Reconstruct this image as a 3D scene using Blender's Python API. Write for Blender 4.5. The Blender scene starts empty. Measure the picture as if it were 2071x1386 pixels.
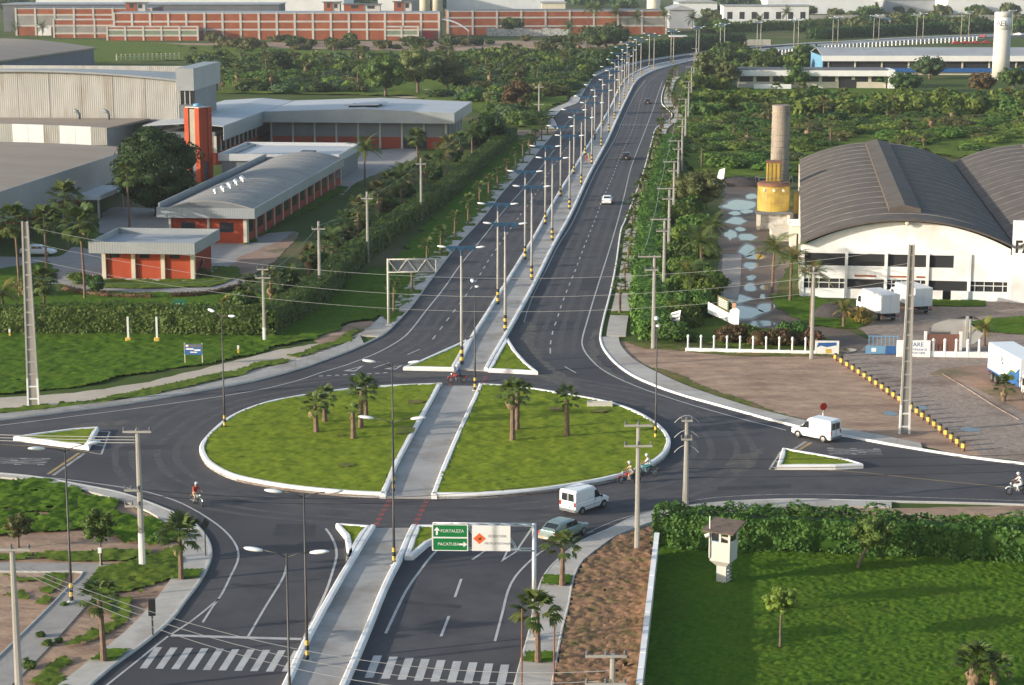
import bpy, math, random
import numpy as np
from mathutils import Vector, Matrix
from mathutils.geometry import tessellate_polygon
R = math.radians
rnd = random.Random(7)
C = bpy.context.scene.collection
scene = bpy.context.scene
# ---------------------------------------------------------------- camera, sky, sun, exposure
FPX, PITCH, HC = 4020.0, .1946, 41.0
cd = bpy.data.cameras.new('camera'); cam = bpy.data.objects.new('camera', cd); C.objects.link(cam)
cd.sensor_width = 36; cd.lens = FPX/2071*36; cd.clip_start = 1; cd.clip_end = 9000
cam.location = (0, 0, HC); cam.rotation_euler = (math.pi/2-PITCH, 0, 0); scene.camera = cam
SUN_EL, SUN_AZ = 12.5, 198.0      # the azimuth (mathematical) from which the light comes
w = bpy.data.worlds.new('World'); scene.world = w; w.use_nodes = True
nt = w.node_tree; nt.nodes.clear()
sky = nt.nodes.new('ShaderNodeTexSky'); sky.sky_type = 'NISHITA'; sky.sun_disc = False
sky.sun_elevation = R(SUN_EL); sky.sun_rotation = R(90-SUN_AZ); sky.air_density = 1.0; sky.dust_density = 1.6; sky.ozone_density = 1.0
bg = nt.nodes.new('ShaderNodeBackground'); bg.inputs[1].default_value = .15
wo = nt.nodes.new('ShaderNodeOutputWorld'); nt.links.new(sky.outputs[0], bg.inputs[0]); nt.links.new(bg.outputs[0], wo.inputs[0])
sl = bpy.data.lights.new('sun', 'SUN'); sl.energy = 3.4; sl.angle = R(.55); sl.color = (1, .92, .80)
sun = bpy.data.objects.new('sun', sl); C.objects.link(sun)
a, e = R(SUN_AZ), R(SUN_EL)
sd = Vector((math.cos(a)*math.cos(e), math.sin(a)*math.cos(e), math.sin(e)))
sun.rotation_euler = sd.to_track_quat('Z', 'Y').to_euler(); sun.location = (0, 0, 300)
scene.view_settings.view_transform = 'Standard'; scene.view_settings.look = 'None'
scene.view_settings.gamma = 1; scene.view_settings.use_curve_mapping = False
scene.view_settings.exposure = 0.88
scene.cycles.max_bounces = 5; scene.cycles.diffuse_bounces = 3; scene.cycles.transparent_max_bounces = 6

# ---------------------------------------------------------------- survey: photo pixel -> point of the terrain
_c, _s = math.cos(PITCH), math.sin(PITCH)
def ray(px, py):
    x = (px-1035.5)/FPX; y = (693-py)/FPX
    return Vector((x, _c+y*_s, -_s+y*_c))
def G(px, py, z=0.0):
    d = ray(px, py); t = (z-HC)/d.z
    return Vector((d.x*t, d.y*t, z))
def ZT(px, py, Y):
    d = ray(px, py); t = Y/d.y
    return HC+d.z*t
def HT(bx, by, ty):                      # height of an upright that stands at (bx,by) and ends at row ty
    return ZT(bx, ty, G(bx, by).y)
def Gs(pts, z=0.0): return [G(p[0], p[1], z) for p in pts]

# ---------------------------------------------------------------- mesh helpers
class MB:
    def __init__(s): s.v = []; s.f = []; s.m = []
    def add(s, vs, fs, mi=0):
        o = len(s.v); s.v += [tuple(p) for p in vs]
        for f in fs: s.f.append(tuple(i+o for i in f)); s.m.append(mi)
        return s
    def box(s, x0, x1, y0, y1, z0, z1, mi=0):
        return s.add([(x0,y0,z0),(x1,y0,z0),(x1,y1,z0),(x0,y1,z0),(x0,y0,z1),(x1,y0,z1),(x1,y1,z1),(x0,y1,z1)],
              [(3,2,1,0),(4,5,6,7),(0,1,5,4),(1,2,6,5),(2,3,7,6),(3,0,4,7)], mi)
    def bbox(s, x0, x1, y0, y1, z0, z1, b=.05, mi=0):     # chamfered box
        xs = (x0, x0+b, x1-b, x1); ys = (y0, y0+b, y1-b, y1)
        ring = lambda d, z: [(x0+d, y0+b, z), (x0+b, y0+d, z), (x1-b, y0+d, z), (x1-d, y0+b, z), (x1-d, y1-b, z), (x1-b, y1-d, z), (x0+b, y1-d, z), (x0+d, y1-b, z)]
        rs = [ring(b*.8, z0), ring(0, z0+b), ring(0, z1-b), ring(b*.8, z1)]
        return s.loft(rs, True, mi)
    def loft(s, rings, caps=True, mi=0, closed=True):
        n = len(rings[0]); vs = [p for r in rings for p in r]; fs = []
        for k in range(len(rings)-1):
            for i in range(n if closed else n-1):
                j = (i+1) % n
                fs.append((k*n+i, k*n+j, (k+1)*n+j, (k+1)*n+i))
        if caps: fs.append(tuple(reversed(range(n)))); fs.append(tuple((len(rings)-1)*n+i for i in range(n)))
        return s.add(vs, fs, mi)
    def cyl(s, x, y, z0, z1, r0, r1=None, n=10, mi=0, caps=True):
        r1 = r0 if r1 is None else r1
        return s.loft([[(x+r*math.cos(2*math.pi*i/n), y+r*math.sin(2*math.pi*i/n), z) for i in range(n)] for z, r in ((z0,r0),(z1,r1))], caps, mi)
    def lathe(s, x, y, prof, n=12, mi=0):
        return s.loft([[(x+r*math.cos(2*math.pi*i/n), y+r*math.sin(2*math.pi*i/n), z) for i in range(n)] for r, z in prof], True, mi)
    def tube(s, pts, r, n=6, mi=0, caps=True):
        pts = [Vector(p) for p in pts]; rs = r if isinstance(r, (list, tuple)) else [r]*len(pts); rings = []
        for i, p in enumerate(pts):
            t = (pts[min(i+1, len(pts)-1)]-pts[max(i-1, 0)]).normalized()
            u = t.cross(Vector((0,0,1)) if abs(t.z) < .9 else Vector((1,0,0))).normalized(); v = u.cross(t)
            rings.append([p+(u*math.cos(2*math.pi*k/n)+v*math.sin(2*math.pi*k/n))*rs[i] for k in range(n)])
        return s.loft(rings, caps, mi)
    def ell(s, c, rx, ry, rz, n=10, m=6, mi=0, rot=None):
        rot = rot or Matrix.Identity(3); c = Vector(c)
        rings = []
        for j in range(m+1):
            th = math.pi*min(max(j/m, .02), .98)
            rings.append([c+rot@Vector((rx*math.sin(th)*math.cos(2*math.pi*i/n), ry*math.sin(th)*math.sin(2*math.pi*i/n), -rz*math.cos(th))) for i in range(n)])
        return s.loft(rings, True, mi)
    def prism(s, poly, z0, z1, mi=0):
        poly = [(p[0], p[1]) for p in poly]
        if sum(poly[i-1][0]*poly[i][1]-poly[i][0]*poly[i-1][1] for i in range(len(poly))) < 0: poly = poly[::-1]
        n = len(poly); tr = tessellate_polygon([[Vector((p[0], p[1], 0)) for p in poly]])
        def up(t):
            A, B, D = (poly[i] for i in t)
            return t if (B[0]-A[0])*(D[1]-A[1])-(B[1]-A[1])*(D[0]-A[0]) > 0 else (t[0], t[2], t[1])
        vs = [(p[0], p[1], z1) for p in poly]; fs = [up(t) for t in tr]
        if z0 is not None:
            vs += [(p[0], p[1], z0) for p in poly]
            fs += [(i+n, (i+1) % n+n, (i+1) % n, i) for i in range(n)]
        return s.add(vs, fs, mi)
    def quad(s, a, b, c, d, mi=0): return s.add([a, b, c, d], [(0,1,2,3)], mi)
    def panel(s, a, b, c, d, t, mi=0):               # a thick plate: quad a,b,c,d pushed back by t along its normal
        a, b, c, d = map(Vector, (a, b, c, d)); n = (b-a).cross(d-a).normalized()*t
        return s.loft([[a-n, b-n, c-n, d-n], [a, b, c, d]], True, mi)
    def build(s, name, mats, parent=None, loc=None, rz=0, smooth=False):
        me = bpy.data.meshes.new(name); me.from_pydata(s.v, [], s.f)
        for m in (mats if isinstance(mats, (list, tuple)) else [mats]): me.materials.append(m)
        me.polygons.foreach_set('material_index', s.m)
        if smooth: me.polygons.foreach_set('use_smooth', [True]*len(s.f))
        me.update(); return link(name, me, parent, loc, rz)
def link(name, me, parent=None, loc=None, rz=0):
    o = bpy.data.objects.new(name, me); C.objects.link(o)
    if parent: o.parent = parent
    if loc is not None: o.location = loc
    if rz: o.rotation_euler = (0, 0, rz)
    return o
def npmesh(name, V, F, mat, smooth=False):            # numpy quads (or tris) -> mesh
    me = bpy.data.meshes.new(name); k = F.shape[1]
    me.vertices.add(len(V)); me.vertices.foreach_set('co', np.asarray(V, dtype=np.float32).ravel())
    me.loops.add(F.size); me.loops.foreach_set('vertex_index', F.astype(np.int32).ravel())
    me.polygons.add(len(F)); me.polygons.foreach_set('loop_start', np.arange(0, F.size, k, dtype=np.int32))
    if smooth: me.polygons.foreach_set('use_smooth', np.ones(len(F), dtype=bool))
    me.materials.append(mat); me.update(calc_edges=True); return me
def thing(name, label, cat, loc=(0,0,0), rz=0, group=None):
    o = bpy.data.objects.new(name, None); C.objects.link(o); o.empty_display_size = .3
    o.location = loc; o.rotation_euler = (0, 0, rz); return tag(o, label, cat, group)
def tag(o, label=None, cat=None, group=None, kind=None):
    if label: o['label'] = label
    if cat: o['category'] = cat
    if group: o['group'] = group
    if kind: o['kind'] = kind
    return o
def struct(o): o['kind'] = 'structure'; return o
def stuff(o, label, cat): return tag(o, label, cat, None, 'stuff')
KIDS = {}
def kids(o): return [c for c in o.children]
def copytree(o, loc=None, rz=None, label=None, group=None, sc=None, parent=None, ch=None):
    c = o.copy(); C.objects.link(c)
    if parent: c.parent = parent
    if loc is not None: c.location = loc
    if rz is not None: c.rotation_euler = (0, 0, rz)
    if sc is not None: c.scale = (sc, sc, sc) if not isinstance(sc, (tuple, list)) else sc
    if label: c['label'] = label
    if group: c['group'] = group
    for k in (ch if ch is not None else KIDS.get(o.name) or o.children):
        copytree(k, parent=c)
    return c
ORD = 'first second third fourth fifth sixth seventh eighth ninth tenth eleventh twelfth thirteenth fourteenth fifteenth sixteenth seventeenth eighteenth nineteenth twentieth'.split()
def nth(i):
    if i < 20: return ORD[i]
    t = {2: 'twenty', 3: 'thirty', 4: 'forty'}[(i+1)//10]
    return t+'-'+ORD[(i+1) % 10-1] if (i+1) % 10 else {2: 'twentieth', 3: 'thirtieth', 4: 'fortieth'}[(i+1)//10]
def smooth_line(pts, step, closed=False):              # Catmull-Rom through the survey points, then even steps
    P = [Vector(p) for p in pts]; n = len(P); out = []
    rng = range(n if closed else n-1)
    for i in rng:
        p0 = P[(i-1) % n] if closed or i > 0 else P[0]; p1 = P[i]; p2 = P[(i+1) % n]
        p3 = P[(i+2) % n] if closed or i+2 < n else P[-1]
        L = (p2-p1).length; k = max(1, int(math.ceil(L/step)))
        for j in range(k):
            t = j/k
            # centripetal-ish: tangents scaled to the segment length
            m1 = (p2-p0)*(L/max(1e-6, (p2-p1).length+(p1-p0).length)); m2 = (p3-p1)*(L/max(1e-6, (p3-p2).length+(p2-p1).length))
            out.append(p1*(2*t**3-3*t**2+1)+m1*(t**3-2*t**2+t)+p2*(-2*t**3+3*t**2)+m2*(t**3-t**2))
    if not closed: out.append(P[-1])
    return out
def normals(L, closed=False):
    N = []; n = len(L)
    for i in range(n):
        a = L[(i-1) % n] if closed or i > 0 else L[0]; b = L[(i+1) % n] if closed or i < n-1 else L[-1]
        t = Vector((b.x-a.x, b.y-a.y, 0)).normalized(); N.append(Vector((-t.y, t.x, 0)))
    return N
def sweep(mb, L, prof, closed=False, mi=0):            # profile (offset to the left, height) along a line
    N = normals(L, closed); rings = [[Vector((p.x, p.y, 0))+n*o+Vector((0,0,z)) for o, z in prof] for p, n in zip(L, N)]
    if closed: rings.append(rings[0])
    return mb.loft(rings, not closed, mi)
def offset(L, d): return [p+n*d for p, n in zip(L, normals(L))]
def along(L, s):                                       # point and heading at arc length s
    for i in range(len(L)-1):
        l = (L[i+1]-L[i]).length
        if s <= l or i == len(L)-2:
            t = L[i+1]-L[i]; return L[i]+t*(s/max(l, 1e-6)), math.atan2(t.y, t.x)
        s -= l
def cut(L, s0, s1, step=1.0):
    n = max(1, int((s1-s0)/step)); return [along(L, s0+(s1-s0)*i/n)[0] for i in range(n+1)]
def length(L): return sum((L[i+1]-L[i]).length for i in range(len(L)-1))
# value noise on arrays
def vn(x, y, sc, seed):
    g = np.random.default_rng(seed).random((256, 256)); x = np.asarray(x)/sc+1000.5; y = np.asarray(y)/sc+1000.5
    i = np.floor(x).astype(int); j = np.floor(y).astype(int); u = x-i; v = y-j; u = u*u*(3-2*u); v = v*v*(3-2*v)
    q = lambda a, b: g[a % 256, b % 256]
    return q(i,j)*(1-u)*(1-v)+q(i+1,j)*u*(1-v)+q(i,j+1)*(1-u)*v+q(i+1,j+1)*u*v
def inside(x, y, poly):
    r = np.zeros(np.shape(x), bool); n = len(poly); k = n-1
    for i in range(n):
        xi, yi, xk, yk = poly[i][0], poly[i][1], poly[k][0], poly[k][1]
        if yi != yk: r ^= ((yi > y) != (yk > y)) & (x < (xk-xi)*(y-yi)/(yk-yi)+xi)
        k = i
    return r

# ---------------------------------------------------------------- materials
M = {}
def mat(name, c1, c2=None, sc=1.0, rough=.85, metal=0.0, bump=0.0, bsc=None, c3=None, sc3=None, f3=.5, objrand=0.0, coord='pos', detail=5, stretch=None, spec=.5, trans=0, wave=None, lo=.35, hi=.65, leaf=False):
    m = bpy.data.materials.new(name); m.use_nodes = True; n = m.node_tree; n.nodes.clear(); L = n.links.new
    out = n.nodes.new('ShaderNodeOutputMaterial'); b = n.nodes.new('ShaderNodeBsdfPrincipled'); L(b.outputs[0], out.inputs[0])
    b.inputs['Roughness'].default_value = rough; b.inputs['Metallic'].default_value = metal; b.inputs['Specular IOR Level'].default_value = spec
    if coord == 'pos': co = n.nodes.new('ShaderNodeNewGeometry').outputs['Position']
    else: co = n.nodes.new('ShaderNodeTexCoord').outputs['Object']
    if stretch:
        mp = n.nodes.new('ShaderNodeMapping'); mp.inputs['Scale'].default_value = stretch; L(co, mp.inputs[0]); co = mp.outputs[0]
    def noise(scale, det=detail):
        t = n.nodes.new('ShaderNodeTexNoise'); t.inputs['Scale'].default_value = 1.0/scale; t.inputs['Detail'].default_value = det; t.inputs['Roughness'].default_value = .62; L(co, t.inputs['Vector']); return t.outputs['Fac']
    def ramp(src, a, d):
        r = n.nodes.new('ShaderNodeMapRange'); r.inputs[1].default_value = a; r.inputs[2].default_value = d; L(src, r.inputs[0]); return r.outputs[0]
    def mix(f, a, d):
        x = n.nodes.new('ShaderNodeMix'); x.data_type = 'RGBA'
        if isinstance(f, float): x.inputs[0].default_value = f
        else: L(f, x.inputs[0])
        for s, i in ((a, 6), (d, 7)):
            if isinstance(s, tuple): x.inputs[i].default_value = (*s, 1)
            else: L(s, x.inputs[i])
        return x.outputs[2]
    col = c1
    if c2: col = mix(ramp(noise(sc), lo, hi), c1, c2)
    if c3: col = mix(ramp(noise(sc3 or sc*8), .5, .5+.3*f3+.01), col, c3)
    if objrand:
        oi = n.nodes.new('ShaderNodeObjectInfo'); h = n.nodes.new('ShaderNodeHueSaturation')
        mr = n.nodes.new('ShaderNodeMapRange'); mr.inputs[3].default_value = 1-objrand; mr.inputs[4].default_value = 1+objrand; L(oi.outputs['Random'], mr.inputs[0]); L(mr.outputs[0], h.inputs['Value'])
        mr2 = n.nodes.new('ShaderNodeMapRange'); mr2.inputs[3].default_value = .5-.045*objrand/.3; mr2.inputs[4].default_value = .5+.012*objrand/.3
        t = n.nodes.new('ShaderNodeMath'); t.operation = 'MULTIPLY'; t.inputs[1].default_value = 7.31; L(oi.outputs['Random'], t.inputs[0]); fr = n.nodes.new('ShaderNodeMath'); fr.operation = 'FRACT'; L(t.outputs[0], fr.inputs[0]); L(fr.outputs[0], mr2.inputs[0]); L(mr2.outputs[0], h.inputs['Hue'])
        if isinstance(col, tuple): h.inputs['Color'].default_value = (*col, 1)
        else: L(col, h.inputs['Color'])
        col = h.outputs[0]
    if isinstance(col, tuple): b.inputs['Base Color'].default_value = (*col, 1)
    else: L(col, b.inputs['Base Color'])
    if bump:
        bp = n.nodes.new('ShaderNodeBump'); bp.inputs['Strength'].default_value = 1; bp.inputs['Distance'].default_value = bump; L(noise(bsc or sc, 3), bp.inputs['Height']); L(bp.outputs[0], b.inputs['Normal'])
    if wave:                                              # corrugation: (axis, period, depth)
        wv = n.nodes.new('ShaderNodeTexWave'); wv.bands_direction = wave[0]; wv.inputs['Scale'].default_value = .314/wave[1]; tc = n.nodes.new('ShaderNodeTexCoord'); L(tc.outputs['Object'], wv.inputs['Vector'])
        bp = n.nodes.new('ShaderNodeBump'); bp.inputs['Strength'].default_value = 1; bp.inputs['Distance'].default_value = wave[2]; L(wv.outputs['Fac'], bp.inputs['Height']); L(bp.outputs[0], b.inputs['Normal'])
    if leaf:
        tr = n.nodes.new('ShaderNodeBsdfTranslucent'); ms = n.nodes.new('ShaderNodeMixShader'); ms.inputs[0].default_value = .28
        if isinstance(col, tuple): tr.inputs[0].default_value = (*col, 1)
        else: L(col, tr.inputs[0])
        L(b.outputs[0], ms.inputs[1]); L(tr.outputs[0], ms.inputs[2]); L(ms.outputs[0], out.inputs[0])
    M[name] = m; return m
mat('asphalt', (.060,.058,.064), (.092,.087,.090), 3.5, .92, bump=.012, bsc=.12, c3=(.050,.049,.055), sc3=14, spec=.25, detail=8)
mat('asphalt_worn', (.068,.065,.069), (.102,.096,.095), .9, .88, spec=.25, detail=8)
mat('asphalt_patch', (.042,.042,.047), (.058,.057,.060), 1.5, .9, spec=.25)
mat('asphalt_dust', (.064,.061,.060), (.135,.112,.092), .9, .95, lo=.42, hi=.72, detail=8)
mat('road_paint', (.34,.33,.32), (.47,.46,.44), 1.2, .8, lo=.3, hi=.55)
mat('road_paint_worn', (.16,.15,.14), (.42,.40,.37), .5, .85)
mat('road_paint_yellow', (.30,.20,.08), (.40,.28,.12), 1.0, .85)
mat('road_paint_red', (.26,.06,.05), (.17,.06,.055), .6, .85)
mat('kerb_white', (.82,.81,.79), (.74,.72,.69), 2.2, .8, c3=(.60,.55,.48), sc3=1.6, f3=1.2)
mat('kerb_grey', (.40,.39,.36), (.52,.50,.46), 1.5, .9, bump=.01, bsc=.2)
mat('paving', (.40,.37,.33), (.48,.45,.40), 1.6, .9, bump=.006, bsc=.3, c3=(.34,.30,.26), sc3=7)
mat('path_concrete', (.30,.285,.265), (.38,.36,.335), 3, .9, bump=.006, bsc=.3, c3=(.24,.215,.19), sc3=5)
mat('dirt', (.29,.18,.115), (.44,.295,.195), 1.6, .97, bump=.14, bsc=.8, c3=(.21,.125,.082), sc3=5, stretch=(.45,1,1), detail=8)
mat('red_dirt', (.27,.155,.10), (.37,.24,.17), 5, .97, bump=.08, bsc=1.2, c3=(.15,.12,.05), sc3=7)
mat('sand', (.42,.35,.27), (.50,.43,.34), 4, .97, bump=.05, bsc=1)
mat('mud', (.10,.07,.05), (.16,.11,.075), 3, .7, bump=.05, bsc=.7)
mat('wet_mud', (.055,.04,.03), (.085,.062,.046), 1, .35)
mat('puddle', (.05,.045,.04), None, 1, .06, spec=.9)
mat('cobble', (.24,.18,.14), (.36,.28,.22), .6, .92, bump=.05, bsc=.35, c3=(.18,.12,.09), sc3=6)
mat('grey_paving', (.27,.25,.23), (.34,.31,.28), 2, .92, bump=.02, bsc=.4)
mat('grass_bright', (.135,.195,.016), (.225,.262,.026), .45, .95, c3=(.090,.140,.014), sc3=1.7, f3=.8, spec=.05, detail=8)
mat('grass_lush', (.050,.115,.010), (.105,.168,.018), .35, .95, c3=(.085,.120,.016), sc3=4.5, f3=1, spec=.05, detail=8)
mat('grass_mid', (.080,.130,.018), (.135,.175,.028), .5, .95, c3=(.055,.10,.014), sc3=1.8, f3=1, spec=.05, detail=8)
mat('grass_dry', (.16,.15,.045), (.10,.13,.03), 1.3, .95, c3=(.22,.14,.08), sc3=4, spec=.05)
mat('terrain', (.060,.095,.024), (.085,.115,.030), 14, .97, c3=(.19,.14,.085), sc3=40, f3=.7, spec=.05)
mat('dead_grass', (.36,.20,.125), (.23,.15,.08), .4, .97, c3=(.085,.115,.035), sc3=1.3, f3=.9, spec=.05)
for k, c1, c2 in (('leaf_dark', (.030,.070,.016), (.050,.098,.022)), ('leaf_mid', (.050,.112,.020), (.078,.148,.028)), ('leaf_light', (.080,.160,.022), (.12,.20,.032)),
                  ('hedge_bright', (.070,.145,.022), (.11,.195,.032)), ('leaf_mango', (.016,.040,.010), (.028,.062,.014)), ('leaf_olive', (.10,.125,.035), (.14,.155,.05)), ('leaf_blue', (.042,.092,.034), (.066,.12,.044)), ('leaf_yellow', (.19,.19,.04), (.28,.22,.05)), ('leaf_rust', (.16,.08,.04), (.09,.09,.03)), ('hedge_leaf', (.050,.112,.018), (.085,.158,.028))):
    mat(k, c1, c2, .9, .6, objrand=.28, leaf=True, spec=.3)
mat('palm_leaf', (.065,.11,.024), (.11,.155,.04), .8, .55, objrand=.2, leaf=True, spec=.35)
mat('palm_dead', (.24,.17,.09), (.19,.14,.075), .8, .8, objrand=.15)
mat('trunk', (.16,.115,.085), (.10,.075,.06), .5, .95, bump=.03, bsc=.15)
mat('palm_trunk', (.20,.13,.09), (.13,.085,.06), .35, .95, bump=.03, bsc=.15)
mat('pole_concrete', (.33,.31,.275), (.40,.375,.335), 1.5, .9)
mat('pole_steel', (.055,.05,.05), (.075,.07,.068), 1, .55, metal=.3)
mat('galvanised', (.50,.52,.53), (.60,.62,.63), 1, .45, metal=.6)
mat('lamp_white', (.80,.80,.78), None, 1, .35)
mat('bracket_blue', (.006,.045,.10), (.009,.06,.125), 2, .45)
mat('yellow', (.66,.43,.06), (.55,.36,.07), .6, .6)
mat('black', (.018,.018,.018), None, 1, .6)
mat('white_paint', (.78,.77,.75), (.72,.70,.66), 3, .6)
mat('white_wall', (.86,.85,.83), (.82,.80,.77), 5, .85, c3=(.58,.52,.45), sc3=6, f3=.9)
mat('cream', (.55,.49,.38), (.62,.56,.45), 2, .85)
mat('orange_wall', (.42,.078,.034), (.35,.065,.03), 2.5, .9, spec=.15)
mat('red_wall', (.35,.065,.034), (.29,.055,.03), 2.5, .9, spec=.15)
mat('metal_grey', (.30,.315,.32), (.35,.365,.37), 5, .5, metal=.25, coord='obj', wave=('X', .34, .012))
mat('metal_dark', (.15,.165,.18), (.19,.205,.22), 5, .55, metal=.2)
mat('metal_roof', (.46,.47,.48), (.52,.53,.54), 8, .55, metal=.15)
mat('cream_sheet', (.35,.335,.30), (.44,.425,.39), 3, .7, coord='obj', stretch=(1,1,.25), c3=(.27,.22,.16), sc3=2.6, f3=.9, wave=('X', .42, .03))
mat('brown_roof', (.28,.22,.165), (.33,.265,.205), 7, .85, coord='obj', stretch=(.3,1,1))
mat('barrel_roof', (.25,.235,.215), (.29,.275,.25), 5, .75, metal=.1)
mat('vault_roof', (.075,.06,.05), (.11,.09,.075), 2.5, .9, coord='obj', stretch=(1,1,1), c3=(.07,.062,.055), sc3=4, f3=.8)
mat('blue_sheet', (.045,.075,.13), (.06,.095,.16), 2, .5, coord='obj', wave=('X', .8, .08))
mat('roof_blue_grey', (.25,.275,.31), (.31,.335,.37), 6, .6)
mat('brick', (.32,.095,.045), (.26,.08,.04), 3, .9, c3=(.38,.13,.065), sc3=9, spec=.1)
mat('brick_dark', (.22,.095,.065), (.17,.08,.06), 3, .9)
mat('block_grey', (.24,.225,.20), (.30,.28,.25), 4, .92)
mat('beam', (.46,.42,.37), (.54,.50,.44), 4, .9)
mat('green_louvre', (.16,.20,.13), (.20,.24,.16), 2, .8)
mat('green_paint', (.02,.15,.07), None, 1, .5)
mat('sign_green', (.0075,.17,.045), None, 1, .4)
mat('red_paint', (.50,.03,.03), None, 1, .5)
mat('orange_paint', (.75,.13,.03), None, 1, .5)
mat('blue_paint', (.02,.09,.28), (.03,.12,.32), 1, .5)
mat('light_blue', (.16,.34,.50), (.12,.28,.44), 1, .5)
mat('glass', (.02,.024,.028), None, 1, .12, spec=.8)
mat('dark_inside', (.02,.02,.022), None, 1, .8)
mat('tyre', (.02,.02,.02), None, 1, .8)
mat('rim', (.35,.35,.36), None, 1, .35, metal=.8)
mat('car_white', (.80,.80,.79), None, 1, .28, spec=.6)
mat('car_silver', (.30,.38,.35), None, 1, .3, metal=.55, spec=.6)
mat('car_black', (.025,.026,.03), None, 1, .25, spec=.6)
mat('car_red', (.45,.03,.025), None, 1, .3)
mat('lamp_red', (.42,.02,.015), None, 1, .3)
mat('lamp_clear', (.7,.7,.68), None, 1, .2)
mat('skin', (.33,.17,.10), None, 1, .6)
mat('cloth_blue', (.03,.09,.22), None, 1, .8)
mat('cloth_dark', (.03,.032,.045), None, 1, .85)
mat('cloth_red', (.42,.06,.035), None, 1, .8)
mat('cloth_white', (.66,.64,.60), None, 1, .8)
mat('cloth_teal', (.03,.16,.17), None, 1, .8)
mat('cloth_tan', (.42,.33,.22), None, 1, .8)
mat('helmet', (.62,.60,.58), None, 1, .25)
mat('tank_yellow', (.44,.31,.04), (.36,.24,.045), 1.2, .6, c3=(.24,.13,.04), sc3=1.4, f3=.9)
mat('rust', (.24,.10,.05), (.15,.075,.045), 1, .85)
mat('chimney', (.34,.28,.22), (.26,.215,.17), 1.5, .9, c3=(.09,.075,.065), sc3=1.6, f3=.9, stretch=(1,1,.35))
mat('tower_grey', (.50,.475,.42), (.56,.53,.47), 4, .85)
mat('cable', (.42,.41,.39), None, 1, .6)
mat('cable_dark', (.03,.03,.03), None, 1, .7)
mat('old_wall', (.55,.52,.48), (.22,.19,.16), 1.0, .95, lo=.45, hi=.7)
mat('dark_gravel', (.055,.05,.05), (.08,.07,.068), .4, .95, spec=.1)
mat('lap', (.28,.26,.235), (.15,.135,.12), 1.2, .9)
mat('tower_strip', (.33,.30,.23), (.28,.25,.20), 2, .9, spec=.1)
mat('far_white', (.70,.70,.69), (.62,.62,.61), 8, .7)
mat('far_grey', (.30,.31,.32), (.36,.37,.38), 9, .7)
mat('slate', (.10,.105,.115), (.14,.145,.155), 6, .8)
mat('tarp_blue', (.03,.07,.30), None, 1, .6)
# ================================================================ the setting
gx = [-2600, -900, -420, -260, -150, -75, 0, 75, 150, 260, 420, 900, 2600]; gy = [-200, 40, 80, 120, 160, 200, 260, 340, 450, 600, 800, 1100, 1600, 2600, 6000]
gb = MB(); gb.add([(x, y, 0) for y in gy for x in gx], [(j*13+i, j*13+i+1, (j+1)*13+i+1, (j+1)*13+i) for j in range(len(gy)-1) for i in range(12)])
struct(gb.build('ground', M['terrain']))

def jag(P, step, amp, seed):
    L = smooth_line(P, step, True); r = random.Random(seed); N = normals(L, True); out = []; ph = 0
    for p, n in zip(L, N):
        ph = ph*.6+r.uniform(-1, 1)*.8; out.append(p+n*amp*ph)
    return out
def patch(name, pts, m, z, amp=.35, step=1.0, zz=0.0, smooth=True):
    P = Gs(pts, zz)
    L = jag(P, step, amp, hash_(name, len(pts))) if smooth else P
    mb = MB(); mb.prism(L, None, z); return struct(mb.build(name, M[m]))
def hash_(*a): return sum((i+1)*sum(map(ord, str(x))) for i, x in enumerate(a)) % 99991
def inset(L, d):
    if sum(L[i-1].x*L[i].y-L[i].x*L[i-1].y for i in range(len(L))) < 0: L = L[::-1]
    return [p+n*d for p, n in zip(L, normals(L, True))]
def turf(label, pts, cell, z0, h, m, zz=0.0, seed=1, poly=None, low=1.0, name='grass', bumpy=.5, jagp=0.0, ins=0.0, hole=0.0):
    P = [(p.x, p.y) for p in (inset(poly, ins) if ins else poly or Gs(pts, zz))]
    xs = [p[0] for p in P]; ys = [p[1] for p in P]
    nx = int((max(xs)-min(xs))/cell)+2; ny = int((max(ys)-min(ys))/cell)+2
    X, Y = np.meshgrid(min(xs)+np.arange(nx+1)*cell, min(ys)+np.arange(ny+1)*cell); rg = np.random.default_rng(seed)
    X = X+(rg.random(X.shape)-.5)*cell*.7; Y = Y+(rg.random(X.shape)-.5)*cell*.7
    Z = z0+h*(rg.random(X.shape)*(1-bumpy)+bumpy*vn(X, Y, cell*4, seed)+.35*vn(X, Y, cell*14, seed+1)-.2)
    cx = (X[:-1,:-1]+X[1:,1:])/2; cy = (Y[:-1,:-1]+Y[1:,1:])/2
    if jagp: cx = cx+(vn(cx, cy, 3, seed+5)-.5)*jagp*2; cy = cy+(vn(cx, cy, 3, seed+6)-.5)*jagp*2
    ok = inside(cx, cy, P)
    if hole: ok &= (.65*vn(cx, cy, 2.6, seed+8)+.35*vn(cx, cy, .8, seed+9)) > hole
    idx = np.arange(X.size).reshape(X.shape)
    F = np.stack([idx[:-1,:-1][ok], idx[:-1,1:][ok], idx[1:,1:][ok], idx[1:,:-1][ok]], 1)
    u, inv = np.unique(F, return_inverse=True); V = np.stack([X.ravel(), Y.ravel(), Z.ravel()], 1)[u]
    return stuff(link(name, npmesh(name, V, inv.reshape(F.shape), M[m])), label, 'grass')

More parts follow.
